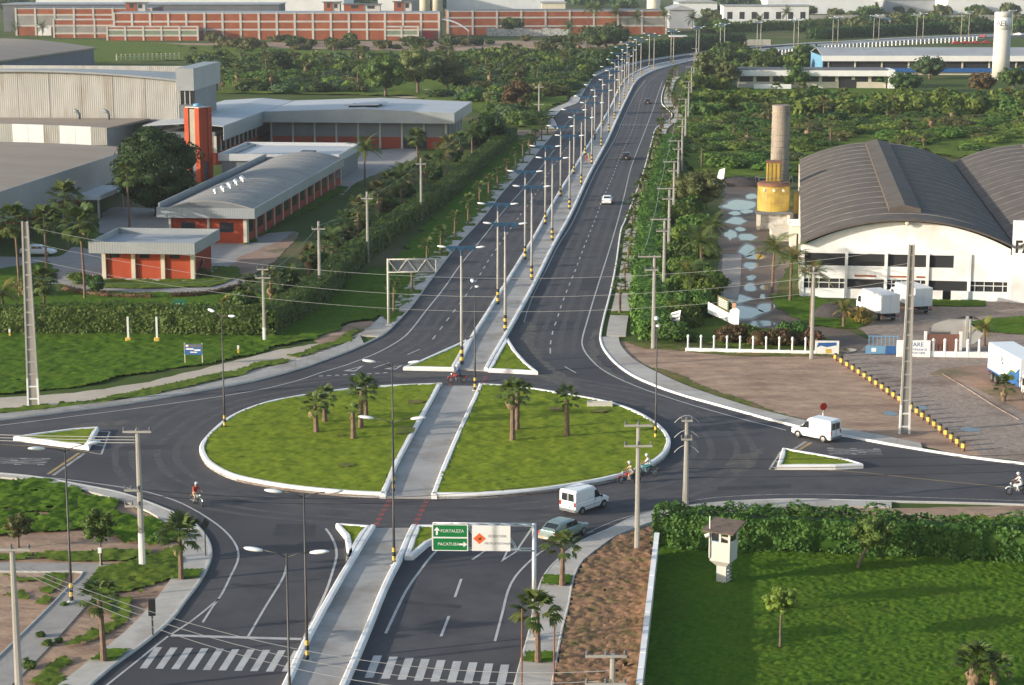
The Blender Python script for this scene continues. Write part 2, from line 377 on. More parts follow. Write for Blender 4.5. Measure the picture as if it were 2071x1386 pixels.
# ---- asphalt: one sheet of the avenue, the ring and the two side arms
W_EDGE = [(-150,865),(0,852),(136,835),(271,817),(407,793),(509,774),(610,747),(650,733),(704,713),(740,697),(777,678),(806,651),(838,615),(867,575),(896,535),(925,499),(958,463),(987,430),(1016,391),(1059,344),(1095,300),(1117,275)]
BAY = [(1129,261),(1123,248),(1119,239),(1128,229),(1141,219),(1167,209),(1174,198),(1181,185),(1190,172),(1203,156)]
W_FAR = [(1229,143),(1266,134),(1302,125),(1360,116),(1402,110),(1454,103),(1489,99.5),(1560,93),(1653,87),(1726,83.5),(1803,78.5),(1900,74),(1977,71),(2071,68.5),(2200,62)]
E_FAR = [(2200,70),(2071,76),(1977,79),(1803,88.5),(1716,94),(1653,98.5),(1594,104.5),(1524,111.5),(1489,115.5),(1454,121),(1420,130),(1395,139),(1380,146)]
E_EDGE = [(1360,155),(1348,165),(1343,177),(1338,192),(1338,210),(1345,218),(1358,232),(1353,243),(1335,253),(1325,262),(1318,285),(1302,344),(1287,387),(1272,425),(1262,450),(1255,466),(1244,539),(1233,593),(1219,647),(1213,676),(1213,691),(1222,712),(1248,741),(1284,765),(1338,788),(1396,807),(1422,814),(1494,834),(1566,854),(1624,868),(1700,883),(1801,902),(1891,917),(1978,930),(2071,941),(2250,962)]
SE_EDGE = [(2250,1032),(2071,1023),(1950,1019),(1803,1016),(1726,1014),(1607,1012),(1527,1014),(1448,1019),(1369,1029),(1290,1045),(1229,1073),(1176,1096),(1138,1124),(1109,1152),(1092,1181),(1078,1233),(1067,1286),(1053,1335),(1039,1386),(1010,1500)]
SW_EDGE = [(60,1500),(189,1386),(228,1352),(281,1314),(316,1286),(351,1254),(379,1216),(403,1184),(421,1152),(430,1124),(426,1100),(410,1075),(386,1054),(351,1037),(298,1016),(245,998),(175,984),(88,968),(0,959),(-150,950)]
mb = MB(); mb.prism(smooth_line(Gs(W_EDGE), 3)+smooth_line(Gs(BAY), 3)+smooth_line(Gs(W_FAR), 12)+smooth_line(Gs(E_FAR), 12)+smooth_line(Gs(E_EDGE), 3)+smooth_line(Gs(SE_EDGE), 3)+smooth_line(Gs(SW_EDGE), 3), None, .02)
road = struct(mb.build('road', M['asphalt']))
# side street west of the avenue
patch('side_street', [(1128,262),(1118,275),(1090,277),(1040,272),(1000,268),(1000,262),(1040,263),(1100,264)], 'red_dirt', .012, .2)

# ---- painted markings, sheets on the asphalt
def paint(name, L, w, m='road_paint', z=.03, parent=None):
    A = offset(L, w/2); B = offset(L, -w/2); mb = MB()
    mb.add([(p.x, p.y, z) for p in A+B], [(i+len(A), i+1+len(A), i+1, i) for i in range(len(A)-1)]); return mb.build(name, M[m], parent or road)
def pl(name, pts, w=.14, m='road_paint', step=2): return paint(name, smooth_line(Gs(pts), step), w, m)
def dashes(pts, on, per, w=.14, s0=0.0, m='road_paint'):
    L = smooth_line(Gs(pts), 1); n = int((length(L)-s0)/per)
    for i in range(n): paint('lane_dash', cut(L, s0+i*per, s0+i*per+on), w, m)
pl('edge_line', [(-100,872),(0,861),(170,840),(339,818),(509,792),(600,771),(650,754),(700,739),(759,716),(800,694),(824,676),(864,626),(896,586),(932,535),(965,495),(994,459),(1016,430),(1062,378),(1098,334),(1121,303)], .16)
pl('edge_line', [(1140,255),(1180,215),(1206,170),(1235,152),(1300,133)], .2, 'road_paint_worn')
dashes([(875,687),(912,638),(943,597),(969,559),(990,524),(1049,440),(1066,418),(1087,387),(1111,349),(1137,312),(1167,269),(1190,236),(1215,200),(1240,165),(1270,147),(1330,128)], 2.2, 5.4)
pl('lane_line', [(824,718),(849,707)]); pl('lane_line', [(755,745),(788,734)])
pl('edge_line', [(1103,549),(1130,495),(1157,452),(1205,348),(1243,282),(1262,238),(1285,190),(1305,163)], .14)
pl('edge_line', [(1103,549),(1082,590),(1067,628),(1060,652)], .14, 'road_paint_worn')
pl('edge_line', [(1340,165),(1331,190),(1322,218),(1309,253),(1298,282),(1277,337),(1262,398),(1251,441),(1230,513),(1208,582),(1186,655),(1177,691),(1180,706),(1191,723),(1215,746),(1250,766),(1300,787),(1350,804),(1400,820),(1500,848),(1590,871)], .16)
dashes([(1113,697),(1119,667),(1127,645),(1134,622),(1142,600),(1150,580),(1164,546),(1182,498),(1209,430),(1215,413),(1237,362),(1258,308),(1277,268),(1287,239),(1296,203),(1309,170),(1338,145)], 2.2, 5.4)
pl('lane_line', [(1113,705),(1113,716)]); pl('lane_line', [(1142,742),(1165,755)])
pl('edge_line', [(0,967),(88,966),(245,986),(298,996),(351,1012),(386,1028),(421,1049),(452,1072),(473,1096),(482,1117),(480,1138),(466,1167),(449,1202),(431,1227),(410,1260)], .15)
pl('edge_line', [(443,1212),(386,1258),(340,1288),(281,1335),(217,1386),(150,1440)], .15)
pl('lane_line', [(580,1144),(574,1166),(562,1188),(540,1223),(502,1288)], .15)
pl('edge_line', [(659,1070),(669,1084),(677,1100),(681,1124),(673,1156),(659,1198),(631,1258),(610,1300)], .17)
paint('stop_line', [G(340,1286), G(617,1294)], .38)
def stripes(n, top, dt, bot, db, w):
    for i in range(n):
        a, b = G(top[0]+dt[0]*i, top[1]+dt[1]*i), G(bot[0]+db[0]*i, bot[1]+db[1]*i)
        mb = MB(); mb.quad((b.x-w/2,b.y,.03), (b.x+w/2,b.y,.03), (a.x+w/2,a.y,.03), (a.x-w/2,a.y,.03)); mb.build('crossing_stripe', M['road_paint'], road)
stripes(10, (321,1310), (31.2,.8), (290,1353), (31.9,.8), .44)
stripes(9, (764,1327), (32.2,2.3), (746,1372), (33.3,1.9), .50)
pl('edge_line', [(912,1087),(874,1124),(846,1160),(822,1195),(801,1237),(780,1282)], .18)
pl('edge_line', [(1200,1075),(1150,1092),(1109,1108),(1078,1130),(1043,1166),(1027,1197),(1018,1233),(1001,1298)], .16)
pl('edge_line', [(1109,1108),(1176,1083),(1250,1052),(1329,1031),(1390,1016),(1448,1007),(1567,1001),(1686,1001),(1805,1005),(2071,1014),(2200,1019)], .12, 'road_paint_worn')
for a, b in (((988,1110),(955,1133)), ((933,1172),(920,1209)), ((908,1247),(892,1288))): pl('lane_dash', [a, b], .17)
def tri(A, B, D, w):
    P = Gs([A, B, D]); c = sum(P, Vector())/3; I = [p+(c-p)*w for p in P]; mb = MB()
    mb.add([(p.x,p.y,.03) for p in P+I], [(i, (i+1) % 3, (i+1) % 3+3, i+3) for i in range(3)]); mb.build('yield_triangle', M['road_paint'], road)
tri((694,751),(718,752),(736,740),.42); tri((777,747),(801,748),(815,739),.42); tri((1013,1138),(1027,1109),(1058,1109),.4)
YL = [G(645,761.5), G(712,758), G(785,754.5)]
for a, b, k in (((1190,253.5),(1224,253),5), ((1252,252.5),(1332,253.5),12)):
    L = [G(*a), G(*b)]; n = length(L)
    for i in range(k): paint('crossing_dash', cut(L, n*i/k, n*i/k+n/k*.5, 5), 1.0)
for i in range(9): paint('yield_dash', cut(YL, i*.8*1.0, i*.8+.42, .42), .28)
for a, b, m in (((97,960),(160,917),'road_paint_yellow'), ((108,962),(170,918),'road_paint_worn'), ((1640,896),(1606,917),'road_paint_yellow'), ((1630,894),(1597,915),'road_paint_worn')): pl('stop_line', [a, b], .3, m)
for a, b in (((788,1012),(753,1076)), ((863,1013),(833,1076)), ((909,783),(917,757)), ((973,783),(985,757))):
    L = [G(*a), G(*b)]; n = length(L)
    for i in range(7): paint('bicycle_crossing_dash', cut(L, n*i/7, n*i/7+n/7*.62, 5), .42, 'road_paint_red')
for pts in ([(205,920),(222,874)], [(192,873),(222,874)], [(182,916),(205,920)], [(196,885),(218,886)], [(190,900),(211,903)], [(1556,950),(1580,914)], [(1568,952),(1588,917)], [(1558,945),(1571,947)], [(1566,934),(1580,936)], [(1573,923),(1588,925)]): pl('hatch_line', pts, .16)
pl('edge_line', [(0,900),(100,905),(180,915),(203,919)], .12, 'road_paint_yellow'); pl('edge_line', [(1556,951),(1700,953),(1850,968),(2071,990)], .12, 'road_paint_yellow')
def text_obj(name, s, size, m, parent=None, loc=(0,0,0), rot=(0,0,0), ext=0.0, align='CENTER', sx=1.0, bold=0.0):
    cu = bpy.data.curves.new(name, 'FONT'); cu.body = s; cu.size = size; cu.extrude = ext; cu.align_x = align; cu.align_y = 'CENTER'; cu.resolution_u = 2; cu.offset = bold
    t = bpy.data.objects.new(name, cu); C.objects.link(t); dg = bpy.context.evaluated_depsgraph_get(); me = bpy.data.meshes.new_from_object(t.evaluated_get(dg)); bpy.data.objects.remove(t)
    me.materials.clear(); me.materials.append(M[m]); o = link(name, me, parent, loc); o.rotation_euler = rot; o.scale = (sx, 1, 1); return o
p = G(35,934); t = text_obj('road_lettering', 'PARE', 1.0, 'road_paint_worn', road, (p.x, p.y, .03), (0,0,R(-92))); t.scale = (1.0, 6.5, 1)
p = G(1735,914); t = text_obj('road_lettering', 'PARE', 1.0, 'road_paint_worn', road, (p.x, p.y, .03), (0,0,R(86))); t.scale = (1.0, 6.5, 1)
# dust washed onto the asphalt
for i, pts in enumerate(([(1100,770),(1130,758),(1170,775),(1175,788),(1140,782)], [(1062,750),(1040,715),(1050,700),(1062,650),(1085,660),(1082,700),(1120,745),(1140,766),(1100,765)], [(1470,935),(1540,905),(1550,910),(1500,960),(1480,955)], [(150,862),(260,850),(250,860),(180,866)], [(790,757),(900,755),(915,762),(800,765)], [(1219,650),(1205,690),(1215,730),(1280,778),(1260,775),(1195,725),(1195,680)])):
    patch('road_dust', pts, 'asphalt_dust', .0245+.0007*i, .35, .7)
# tyre polished lanes, repair seams
def wear(L, off, w=.62, m='asphalt_worn', z=.0232): 
    N = normals(L); A = [p+n*(off+w/2*rnd.uniform(.7, 1.2)) for p, n in zip(L, N)]; B = [p+n*(off-w/2*rnd.uniform(.7, 1.2)) for p, n in zip(L, N)]; mb = MB(); mb.add([(p.x, p.y, z) for p in A+B], [(i+len(A), i+1+len(A), i+1, i) for i in range(len(A)-1)]); mb.build('wheel_track', M[m], road)
LC = smooth_line(Gs([(824,718),(875,687),(912,638),(943,597),(969,559),(990,524),(1049,440),(1087,387),(1111,349),(1137,312),(1167,269),(1190,236),(1215,200),(1240,165)]), 2.5); RC = smooth_line(Gs([(1113,716),(1113,697),(1119,667),(1127,645),(1142,600),(1157,563),(1182,498),(1215,413),(1237,362),(1258,308),(1277,268),(1296,203),(1309,170)]), 2.5)
for L in (LC, RC):
    for o in (-2.5, -1.0, .95, 2.4): wear(L, o)
RG = [(893,783),(795,787),(722,792),(657,800),(593,810),(543,820),(492,837),(458,854),(415,892),(404,910),(421,946),(466,970),(526,984),(596,995),(700,1005),(783,1009),(871,1010),(966,1009),(1071,1002),(1141,993),(1229,977),(1299,956),(1340,932),(1356,907),(1331,865),(1284,838),(1230,820),(1157,806),(1048,789),(970,784)]
RGL = smooth_line(Gs(RG), 2, True); RGL.append(RGL[0])
for o in (-2.0, -3.5, -5.6, -7.0): wear(RGL, o)
for pts in ([(820,1215),(935,1225),(930,1232),(815,1222)], [(470,1180),(560,1187),(556,1194),(466,1186)], [(560,1060),(640,1062),(636,1086),(552,1084)], [(1180,560),(1215,561),(1207,590),(1172,588)], [(240,905),(330,900),(335,908),(240,914)], [(1450,985),(1600,980),(1600,988),(1452,993)], [(905,520),(945,521),(938,530),(898,529)]):
    struct(MB().prism(Gs(pts), None, .0238).build('road_repair', M['asphalt_patch']))

# ---- kerbs and pavements
def kerb(pts, m, w=.18, h=.16, side=1, name='kerb', step=2, line=None):
    L = line or smooth_line(Gs(pts), step); s = side
    prof = [(0,0),(0,h*.75),(s*w*.22,h),(s*w*.8,h),(s*w,h*.75),(s*w,0)]
    if s < 0: prof = prof[::-1]
    mb = MB(); sweep(mb, L, prof); return struct(mb.build(name, M[m]))
def slabs(parent, L, w, side, s0, s1, piece, gap=.03, z=.15, o0=.18, m='paving', w2=None):
    s = s0
    while s < s1-.3:
        e = min(s+piece, s1); A = cut(L, s, e-gap, 1.2); N = normals(A); mb = MB()
        f = (s-s0)/max(1e-6, s1-s0); ww = w if w2 is None else w+(w2-w)*f
        inn = [p+n*side*o0 for p, n in zip(A, N)]; out = [p+n*side*(o0+ww) for p, n in zip(A, N)]
        mb.prism(inn+out[::-1], .0, z+rnd.uniform(-.006, .006)); mb.build('paving_slab', M[m], parent); s += piece
def band(parent, inner, outer, n, z=.15, m='paving', gap=.003):     # paving between two surveyed lines, cut into n slabs
    A = smooth_line(Gs(inner), 1); B = smooth_line(Gs(outer), 1); la, lb = length(A), length(B)
    for i in range(n):
        f0, f1 = i/n, (i+1)/n-gap/n*4; a = cut(A, la*f0, la*f1, 1.5); b = cut(B, lb*f0, lb*f1, 1.5)
        mb = MB(); mb.prism(a+b[::-1], 0, z+rnd.uniform(-.006, .006)); mb.build('paving_slab', M[m], parent)
def pavement(label=None):
    o = thing('pavement', None, None); o['kind'] = 'structure'; return o
def shift(pts, d):
    return offset(smooth_line(Gs(pts), 2), d)
pv = pavement()
WK = smooth_line(Gs(W_EDGE), 1.5)
kerb(None, 'kerb_grey', line=WK, side=1)
NWK = [(-150,863),(0,850),(136,833),(271,815),(407,791),(509,772),(610,745),(650,731),(704,711),(736,697)]
band(pv, NWK, [(-150,852),(0,840),(136,825),(271,808),(407,784),(509,758),(610,729),(650,717),(704,694),(728,680)], 26, m='path_concrete')
# west pavement: slabs with open tree pits between them
iw = min(range(len(WK)), key=lambda i: (WK[i]-G(769,681)).length); SW0 = length(WK[:iw+1]); WLEN = length(WK)
WPIT = []
s = SW0
while s < WLEN-3:
    slabs(pv, WK, 2.3, 1, s, min(s+12.2, WLEN-.5), 2.44, .04, m='paving')
    WPIT.append(along(WK, s+13.7)); s += 15.2
# bay pavement
BK = smooth_line(Gs(BAY+[(1229,143),(1266,134),(1302,125)]), 1.5); kerb(None, 'kerb_white', line=BK, side=1)
slabs(pv, BK, 2.6, 1, .5, length(BK)-1, 3.0, .05)
FK = smooth_line(Gs(W_FAR[2:]), 6); kerb(None, 'kerb_white', line=FK, side=1, w=.3)
slabs(pv, FK, 3, 1, 4, length(FK)-5, 12, .1)
# east side
EK = smooth_line(Gs(E_EDGE), 1.5)
kerb(None, 'kerb_white', line=EK, side=1, w=.22, h=.2)
pe = pavement()
ie = min(range(len(EK)), key=lambda i: (EK[i]-G(1213,682)).length); SE0 = length(EK[:ie+1])
EPIT = []
s = SE0
while s > 14:
    slabs(pe, EK, 2.1, 1, max(2, s-12.2), s, 2.44, .04, o0=.75, m='paving'); EPIT.append(along(EK, s-13.7)); s -= 15.2
band(pe, [(1215,684),(1218,700),(1225,712),(1251,739),(1287,763),(1341,786),(1399,805),(1497,832),(1569,852),(1627,866),(1703,881),(1800,899),(1866,910)], [(1251,684),(1254,697),(1258,705),(1284,731),(1338,760),(1400,787),(1512,824),(1580,842),(1640,856),(1747,877),(1800,887),(1862,899)], 24, m='paving')
ps = pavement(); SK = smooth_line(Gs(SE_EDGE), 1.5); kerb(None, 'kerb_grey', line=SK, side=1)
band(ps, [(1803,1018),(1726,1016),(1607,1014),(1527,1016),(1448,1021),(1369,1031),(1290,1047),(1229,1076),(1178,1099),(1141,1126),(1113,1154),(1096,1182),(1082,1234),(1071,1287),(1057,1336),(1043,1387),(1014,1500)],
     [(1803,1029),(1726,1027),(1646,1027),(1527,1031),(1448,1037),(1389,1042),(1317,1059),(1281,1072),(1246,1086),(1211,1110),(1176,1138),(1159,1170),(1148,1226),(1139,1260),(1131,1296),(1115,1386),(1098,1500)], 34)
kerb([(1317,1059),(1281,1072),(1246,1086),(1211,1110),(1176,1138),(1159,1170),(1148,1226),(1139,1260),(1131,1296),(1115,1386),(1098,1500)], 'kerb_grey', w=.14, h=.2, name='kerb')
pw = pavement(); LK = smooth_line(Gs(SW_EDGE), 1.5); kerb(None, 'kerb_grey', line=LK, side=1, w=.3)
band(pw, [(55,1500),(185,1386),(224,1352),(277,1314),(312,1286),(347,1254),(375,1216),(399,1184),(417,1152),(426,1124),(422,1101),(406,1077),(383,1056),(348,1040),(296,1019),(244,1001),(175,987),(88,971),(0,962)],
     [(-10,1500),(123,1386),(175,1345),(210,1317),(245,1289),(291,1244),(326,1202),(354,1160),(365,1117),(360,1096),(350,1078),(335,1061),(305,1040),(275,1027),(245,1016),(175,996),(84,977),(0,968),(0,968)], 40)
pp = pavement()
band(pp, [(-80,1138),(0,1140),(120,1141),(247,1142)], [(-80,1160),(0,1158),(100,1159),(170,1160)], 8, .08, 'grey_paving')
band(pp, [(249,1142),(200,1198),(151,1254),(100,1310),(60,1352),(-20,1430)], [(170,1160),(140,1190),(116,1216),(46,1286),(0,1331),(-90,1420)], 12, .08, 'grey_paving')
kerb([(-80,1160),(0,1158),(100,1159),(170,1160),(140,1190),(116,1216),(46,1286),(0,1331),(-90,1420)], 'kerb_grey', w=.12, h=.15, side=-1)
# tree pits in the pavements, planted with grass
for i, pts in enumerate(([(349,1178),(356,1158),(411,1157),(403,1175)], [(181,1343),(212,1319),(264,1320),(236,1342)], [(1095,1188),(1101,1169),(1158,1170),(1152,1189)], [(1057,1345),(1063,1325),(1122,1325),(1117,1347)])):
    turf('square of short grass round a palm in the near pavement', pts, .16, .22, .1, 'grass_lush', seed=20+i)
for L in (WPIT, EPIT):
    for i, (p, h) in enumerate(L):
        t = Vector((math.cos(h), math.sin(h), 0)); n = Vector((-t.y, t.x, 0)); o0 = .3 if L is WPIT else .8
        turf('grass in an open tree pit between pavement slabs', None, .35, .1, .12, 'grass_mid', seed=60+i, poly=[p-t*1.25+n*o0, p+t*1.25+n*o0, p+t*1.25+n*(o0+2.1), p-t*1.25+n*(o0+2.1)])

# ---- median with its two white kerb walls
ML = [(918,749),(931,726),(951,686),(976,647),(1012,589),(1048,531),(1085,470),(1106,431),(1146,364),(1175,317),(1215,250),(1237,211),(1251,179),(1268,157),(1302,139),(1338,129),(1392,120),(1454,109.5),(1489,105.5),(1573,98),(1653,91.5),(1803,82),(1977,74),(2200,64)]
MR = [(987,752),(1004,721),(1023,688),(1048,644),(1085,575),(1121,502),(1157,436),(1193,357),(1229,288),(1251,239),(1273,192),(1291,162),(1320,145),(1356,134),(1400,124),(1454,113.5),(1489,109.5),(1573,101.5),(1653,94.5),(1803,84.5),(1977,75.8),(2200,65.8)]
mL = smooth_line(Gs(ML), 2); mR = smooth_line(Gs(MR), 2)
def wallkerb(line, side, w=.42, h=.42, name='kerb'): return kerb(None, 'kerb_white', w, h, side, name, line=line)
wallkerb(mL, -1); wallkerb(mR, 1)
med = pavement(); med.name = 'median_path'
def twoband(parent, A, B, piece, z, m):
    la, lb = length(A), length(B); n = int(la/piece)
    for i in range(n):
        a = cut(A, la*i/n, la*(i+1)/n-.02, 1.5); b = cut(B, lb*i/n, lb*(i+1)/n-.02, 1.5)
        mb = MB(); mb.prism(a+b[::-1], 0, z+rnd.uniform(-.005, .005)); mb.build('paving_slab', M[m], parent)
twoband(med, offset(mL, -.4), offset(mR, .4), 5, .16, 'path_concrete')
ML2 = [(748,1072),(731,1098),(713,1128),(690,1165),(650,1235),(610,1310),(575,1386),(520,1500)]
MR2 = [(843,1072),(831,1097),(818,1128),(787,1190),(752,1277),(706,1386),(655,1500)]
nL = smooth_line(Gs(ML2), 1.5); nR = smooth_line(Gs(MR2), 1.5); wallkerb(nL, 1); wallkerb(nR, -1)
twoband(med, offset(nL, .4), offset(nR, -.4), 4, .16, 'path_concrete')
# ---- the roundabout island: two grass halves and the path between
RING_L = [(893,783),(795,787),(722,792),(657,800),(593,810),(543,820),(492,837),(458,854),(435,872),(415,892),(404,910),(406,925),(421,946),(466,970),(526,984),(596,995),(700,1005),(780,1009)]
RING_R = [(872,1010),(966,1009),(1071,1002),(1141,993),(1229,977),(1299,956),(1340,932),(1356,907),(1352,887),(1331,865),(1284,838),(1230,820),(1157,806),(1048,789),(970,784)]
PL = [(893,783),(878,812),(838,885),(809,940),(780,1009)]; PR = [(970,784),(955,815),(925,880),(895,950),(872,1010)]
rl = smooth_line(Gs(RING_L), 1); rr = smooth_line(Gs(RING_R), 1); pl_ = smooth_line(Gs(PL), 1); pr_ = smooth_line(Gs(PR), 1)
wallkerb(rl, 1, .45, .45); wallkerb(rr, 1, .45, .45)
wallkerb(pl_, -1, .45, .45); wallkerb(pr_, 1, .45, .45)
twoband(med, offset(pl_, .02), offset(pr_, -.02), 4, .16, 'path_concrete')
for nm, L, sd in (('left half of the roundabout', rl+pl_[::-1][1:-1], 3), ('right half of the roundabout', rr+pr_[1:-1], 4)):
    mb = MB(); mb.prism(L, 0, .22); struct(mb.build('island_soil', M['red_dirt']))
    turf('short bright grass covering the '+nm, None, .30, .33, .17, 'grass_bright', seed=sd, poly=L, ins=.36, bumpy=.4)
def island(pts, where, kside=1):
    L = Gs(pts); L = [p for i in range(len(L)) for p in cut([L[i], L[(i+1) % len(L)]], 0, (L[(i+1) % len(L)]-L[i]).length, 1.5)[:-1]]
    if sum(L[i-1].x*L[i].y-L[i].x*L[i-1].y for i in range(len(L))) < 0: L = L[::-1]
    w, h = .42, .42; prof = [(0,0),(0,h*.75),(w*.22,h),(w*.8,h),(w,h*.75),(w,0)]
    mb = MB(); sweep(mb, L, prof, True); struct(mb.build('kerb', M['kerb_white']))
    turf('short grass filling the small triangular island '+where, None, .22, .30, .1, 'grass_bright', seed=hash_(where), poly=L, ins=.36)
island([(815,750),(918,752),(935,722),(953,688),(925,702),(890,718),(850,736)], 'left of the median top')
island([(987,754),(1088,759),(1066,741),(1044,716),(1030,694),(1023,690),(1007,717)], 'right of the median top')
island([(679,1069),(748,1073),(730,1101),(710,1138),(703,1128),(697,1092)], 'left of the lower median')
island([(843,1072),(912,1072),(905,1090),(866,1108),(836,1134),(818,1134),(830,1100)], 'right of the lower median')
island([(27,892),(180,912),(200,872),(150,875),(80,884)], 'in the western arm')
island([(1582,915),(1650,926),(1716,938),(1746,948),(1690,951),(1571,951)], 'in the eastern arm')

# ---- verges, lots and lawns
patch('dirt_lot', [(1256,690),(1320,700),(1390,706),(1500,712),(1650,716),(1700,722),(1800,800),(1990,925),(1940,922),(1862,902),(1740,880),(1640,860),(1580,845),(1512,828),(1400,790),(1338,763),(1284,734)], 'dirt', .03, .3)
patch('driveway', [(1695,722),(1730,705),(1760,680),(1700,655),(1650,640),(1680,628),(1850,615),(2120,600),(2200,640),(2200,1000),(2071,935),(1980,925),(1900,880),(1800,800)], 'cobble', .026, .3)
patch('driveway', [(1590,655),(1690,665),(1760,690),(1720,715),(1690,712),(1640,672)], 'mud', .034, .3)
patch('verge', [(1880,755),(1990,740),(2200,760),(2200,900),(2060,830),(1960,780)], 'red_dirt', .034, .3)
kerb([(1905,757),(1960,790),(2010,822),(2060,850)], 'cobble', w=.14, h=.09)
patch('side_yard', [(1475,372),(1530,380),(1600,420),(1600,520),(1570,600),(1640,650),(1590,668),(1500,655),(1445,620),(1455,520),(1460,430)], 'mud', .022, .4)
r2 = random.Random(5)
for (x, y, sx, sy) in ((1495,415,32,9),(1520,398,14,5),(1488,448,20,7),(1512,480,16,7),(1513,508,18,12),(1478,475,12,9),(1520,538,14,7),(1519,562,9,5),(1516,582,13,8),(1545,582,7,5),(1543,600,5,5),(1490,605,28,8),(1550,622,18,9),(1500,632,40,12),(1540,655,26,6),(1528,520,18,5),(1486,432,10,4),(1498,464,10,4),(1470,556,9,4),(1476,585,8,4),(1510,428,14,4)):
    k = 11; q = [r2.uniform(.78, 1.18) for i in range(k)]; P = [(x+sx*math.cos(2*math.pi*i/k)*q[i], y+sy*math.sin(2*math.pi*i/k)*q[i]) for i in range(k)]; PW_ = [(x+sx*1.22*math.cos(2*math.pi*i/k)*q[i], y+sy*1.3*math.sin(2*math.pi*i/k)*q[i]) for i in range(k)]; struct(MB().prism(smooth_line(Gs(PW_), .3, True), None, .0225+.00022*int(x % 20)).build('wet_mud', M['wet_mud'])); struct(MB().prism(smooth_line(Gs(P), .25, True), None, .028).build('puddle', M['puddle']))
for P in ([(1880,668),(1900,652),(1965,640),(1985,655),(1980,690),(1940,705),(1900,690)], [(1700,704),(1735,708),(1710,714)], [(1785,835),(1800,832),(1816,838),(1800,842)], [(1940,868),(1965,866),(1985,871),(1960,874)], [(1850,823),(1870,822),(1873,828),(1855,828)], [(610,716),(640,700),(652,692),(646,706),(620,720)]): patch('puddle', P, 'puddle', .042, .08, .5)
patch('ramp', [(1455,600),(1462,515),(1500,515),(1497,580),(1492,610)], 'grey_paving', .05, .05, smooth=False)
for sd, (nm, pts, cell, h, m) in enumerate((
    ('bright lawn in front of the white factory', [(1555,600),(1640,595),(1740,632),(1775,650),(1740,664),(1690,665),(1640,660),(1580,630)], .3, .2, 'grass_lush'),
    ('strip of grass along the foot of the white factory wall', [(1800,596),(1990,603),(2000,622),(1900,620),(1830,622)], .35, .2, 'grass_lush'),
    ('grass behind the white post fence', [(1380,690),(1380,650),(1440,640),(1500,660),(1590,672),(1690,690),(1690,712),(1500,708)], .3, .25, 'grass_mid'),
    ('grass beside the parked white truck', [(1960,650),(2090,640),(2200,660),(2200,690),(1985,672)], .35, .2, 'grass_lush'),
    ('thin grass between the post fence and the dirt lot', [(1250,690),(1390,700),(1690,714),(1700,722),(1500,722),(1390,712),(1300,704)], .3, .1, 'grass_dry'),
    ('rough grass between the dirt lot and the pavement', [(1290,738),(1345,765),(1420,795),(1560,838),(1640,858),(1600,846),(1420,780),(1340,748)], .3, .12, 'grass_dry'))):
    turf(nm, pts, cell, .03, h, m, seed=100+sd, jagp=.5)
patch('dry_verge', [(1325,1062),(1322,1100),(1316,1200),(1304,1386),(1290,1500),(1100,1500),(1118,1386),(1133,1296),(1150,1226),(1162,1170),(1178,1140),(1213,1112),(1248,1088),(1283,1074)], 'red_dirt', .03, .2)
turf('low reddish dry plants on the strip beside the boundary wall', [(1318,1070),(1318,1180),(1302,1386),(1290,1500),(1102,1500),(1120,1386),(1136,1296),(1153,1226),(1166,1172),(1181,1142),(1216,1114),(1251,1090),(1286,1077)], .2, .05, .28, 'dead_grass', seed=31, bumpy=.3, hole=.2)
turf('lush dark green lawn behind the guard tower', [(1322,1100),(1500,1110),(2200,1140),(2300,1500),(1290,1500),(1305,1386)], .15, .04, .15, 'grass_lush', seed=32, bumpy=.2)
patch('verge', [(1400,1046),(1527,1033),(1803,1029),(2071,1024),(2250,1033),(2250,1110),(1900,1080),(1600,1060),(1450,1060)], 'dirt', .03, .2)
turf('patchy weeds along the bank south of the eastern arm', [(1450,1050),(1560,1040),(1680,1034),(1780,1040),(1900,1048),(2071,1052),(2250,1070),(2250,1110),(1700,1075),(1450,1064)], .3, .03, .45, 'grass_mid', seed=33, jagp=2.2, hole=.42)
# west side
patch('verge', [(-100,985),(84,979),(175,998),(245,1018),(305,1042),(350,1080),(365,1117),(354,1160),(326,1202),(291,1244),(245,1289),(175,1345),(123,1386),(0,1500),(-200,1500),(-200,1000)], 'dirt', .022, .15)
for sd, (nm, pts, h, m) in enumerate((
    ('green weedy grass in the corner left of the near pavement', [(-100,970),(84,978),(175,998),(250,1022),(300,1042),(345,1085),(350,1110),(250,1105),(120,1085),(0,1090),(-100,1095)], .4, 'grass_lush'),
    ('grass around the white based power pole', [(190,1165),(250,1142),(340,1115),(362,1120),(340,1172),(300,1205),(240,1260),(160,1310),(140,1300),(200,1230)], .3, 'grass_mid'),
    ('grass strip behind the grey footpath', [(-60,1120),(60,1118),(250,1110),(300,1118),(250,1138),(-60,1138)], .25, 'grass_mid'),
    ('patch of grass in the corner of the footpath', [(-60,1164),(160,1163),(140,1186),(80,1225),(40,1225),(-60,1190)], .25, 'grass_mid'),
    ('grass at the near left corner', [(50,1386),(110,1330),(150,1345),(120,1386),(60,1450)], .3, 'grass_mid'))):
    turf(nm, pts, .22, .03, h, m, seed=200+sd, jagp=1.6, hole=(.12, .36, .30, .36, .30)[sd])
patch('verge', [(-200,800),(0,805),(150,795),(300,772),(420,745),(560,710),(660,690),(740,650),(760,655),(775,668),(730,680),(704,692),(650,717),(610,729),(509,757),(407,783),(271,807),(136,824),(0,839),(-200,850)], 'sand', .022, .3)
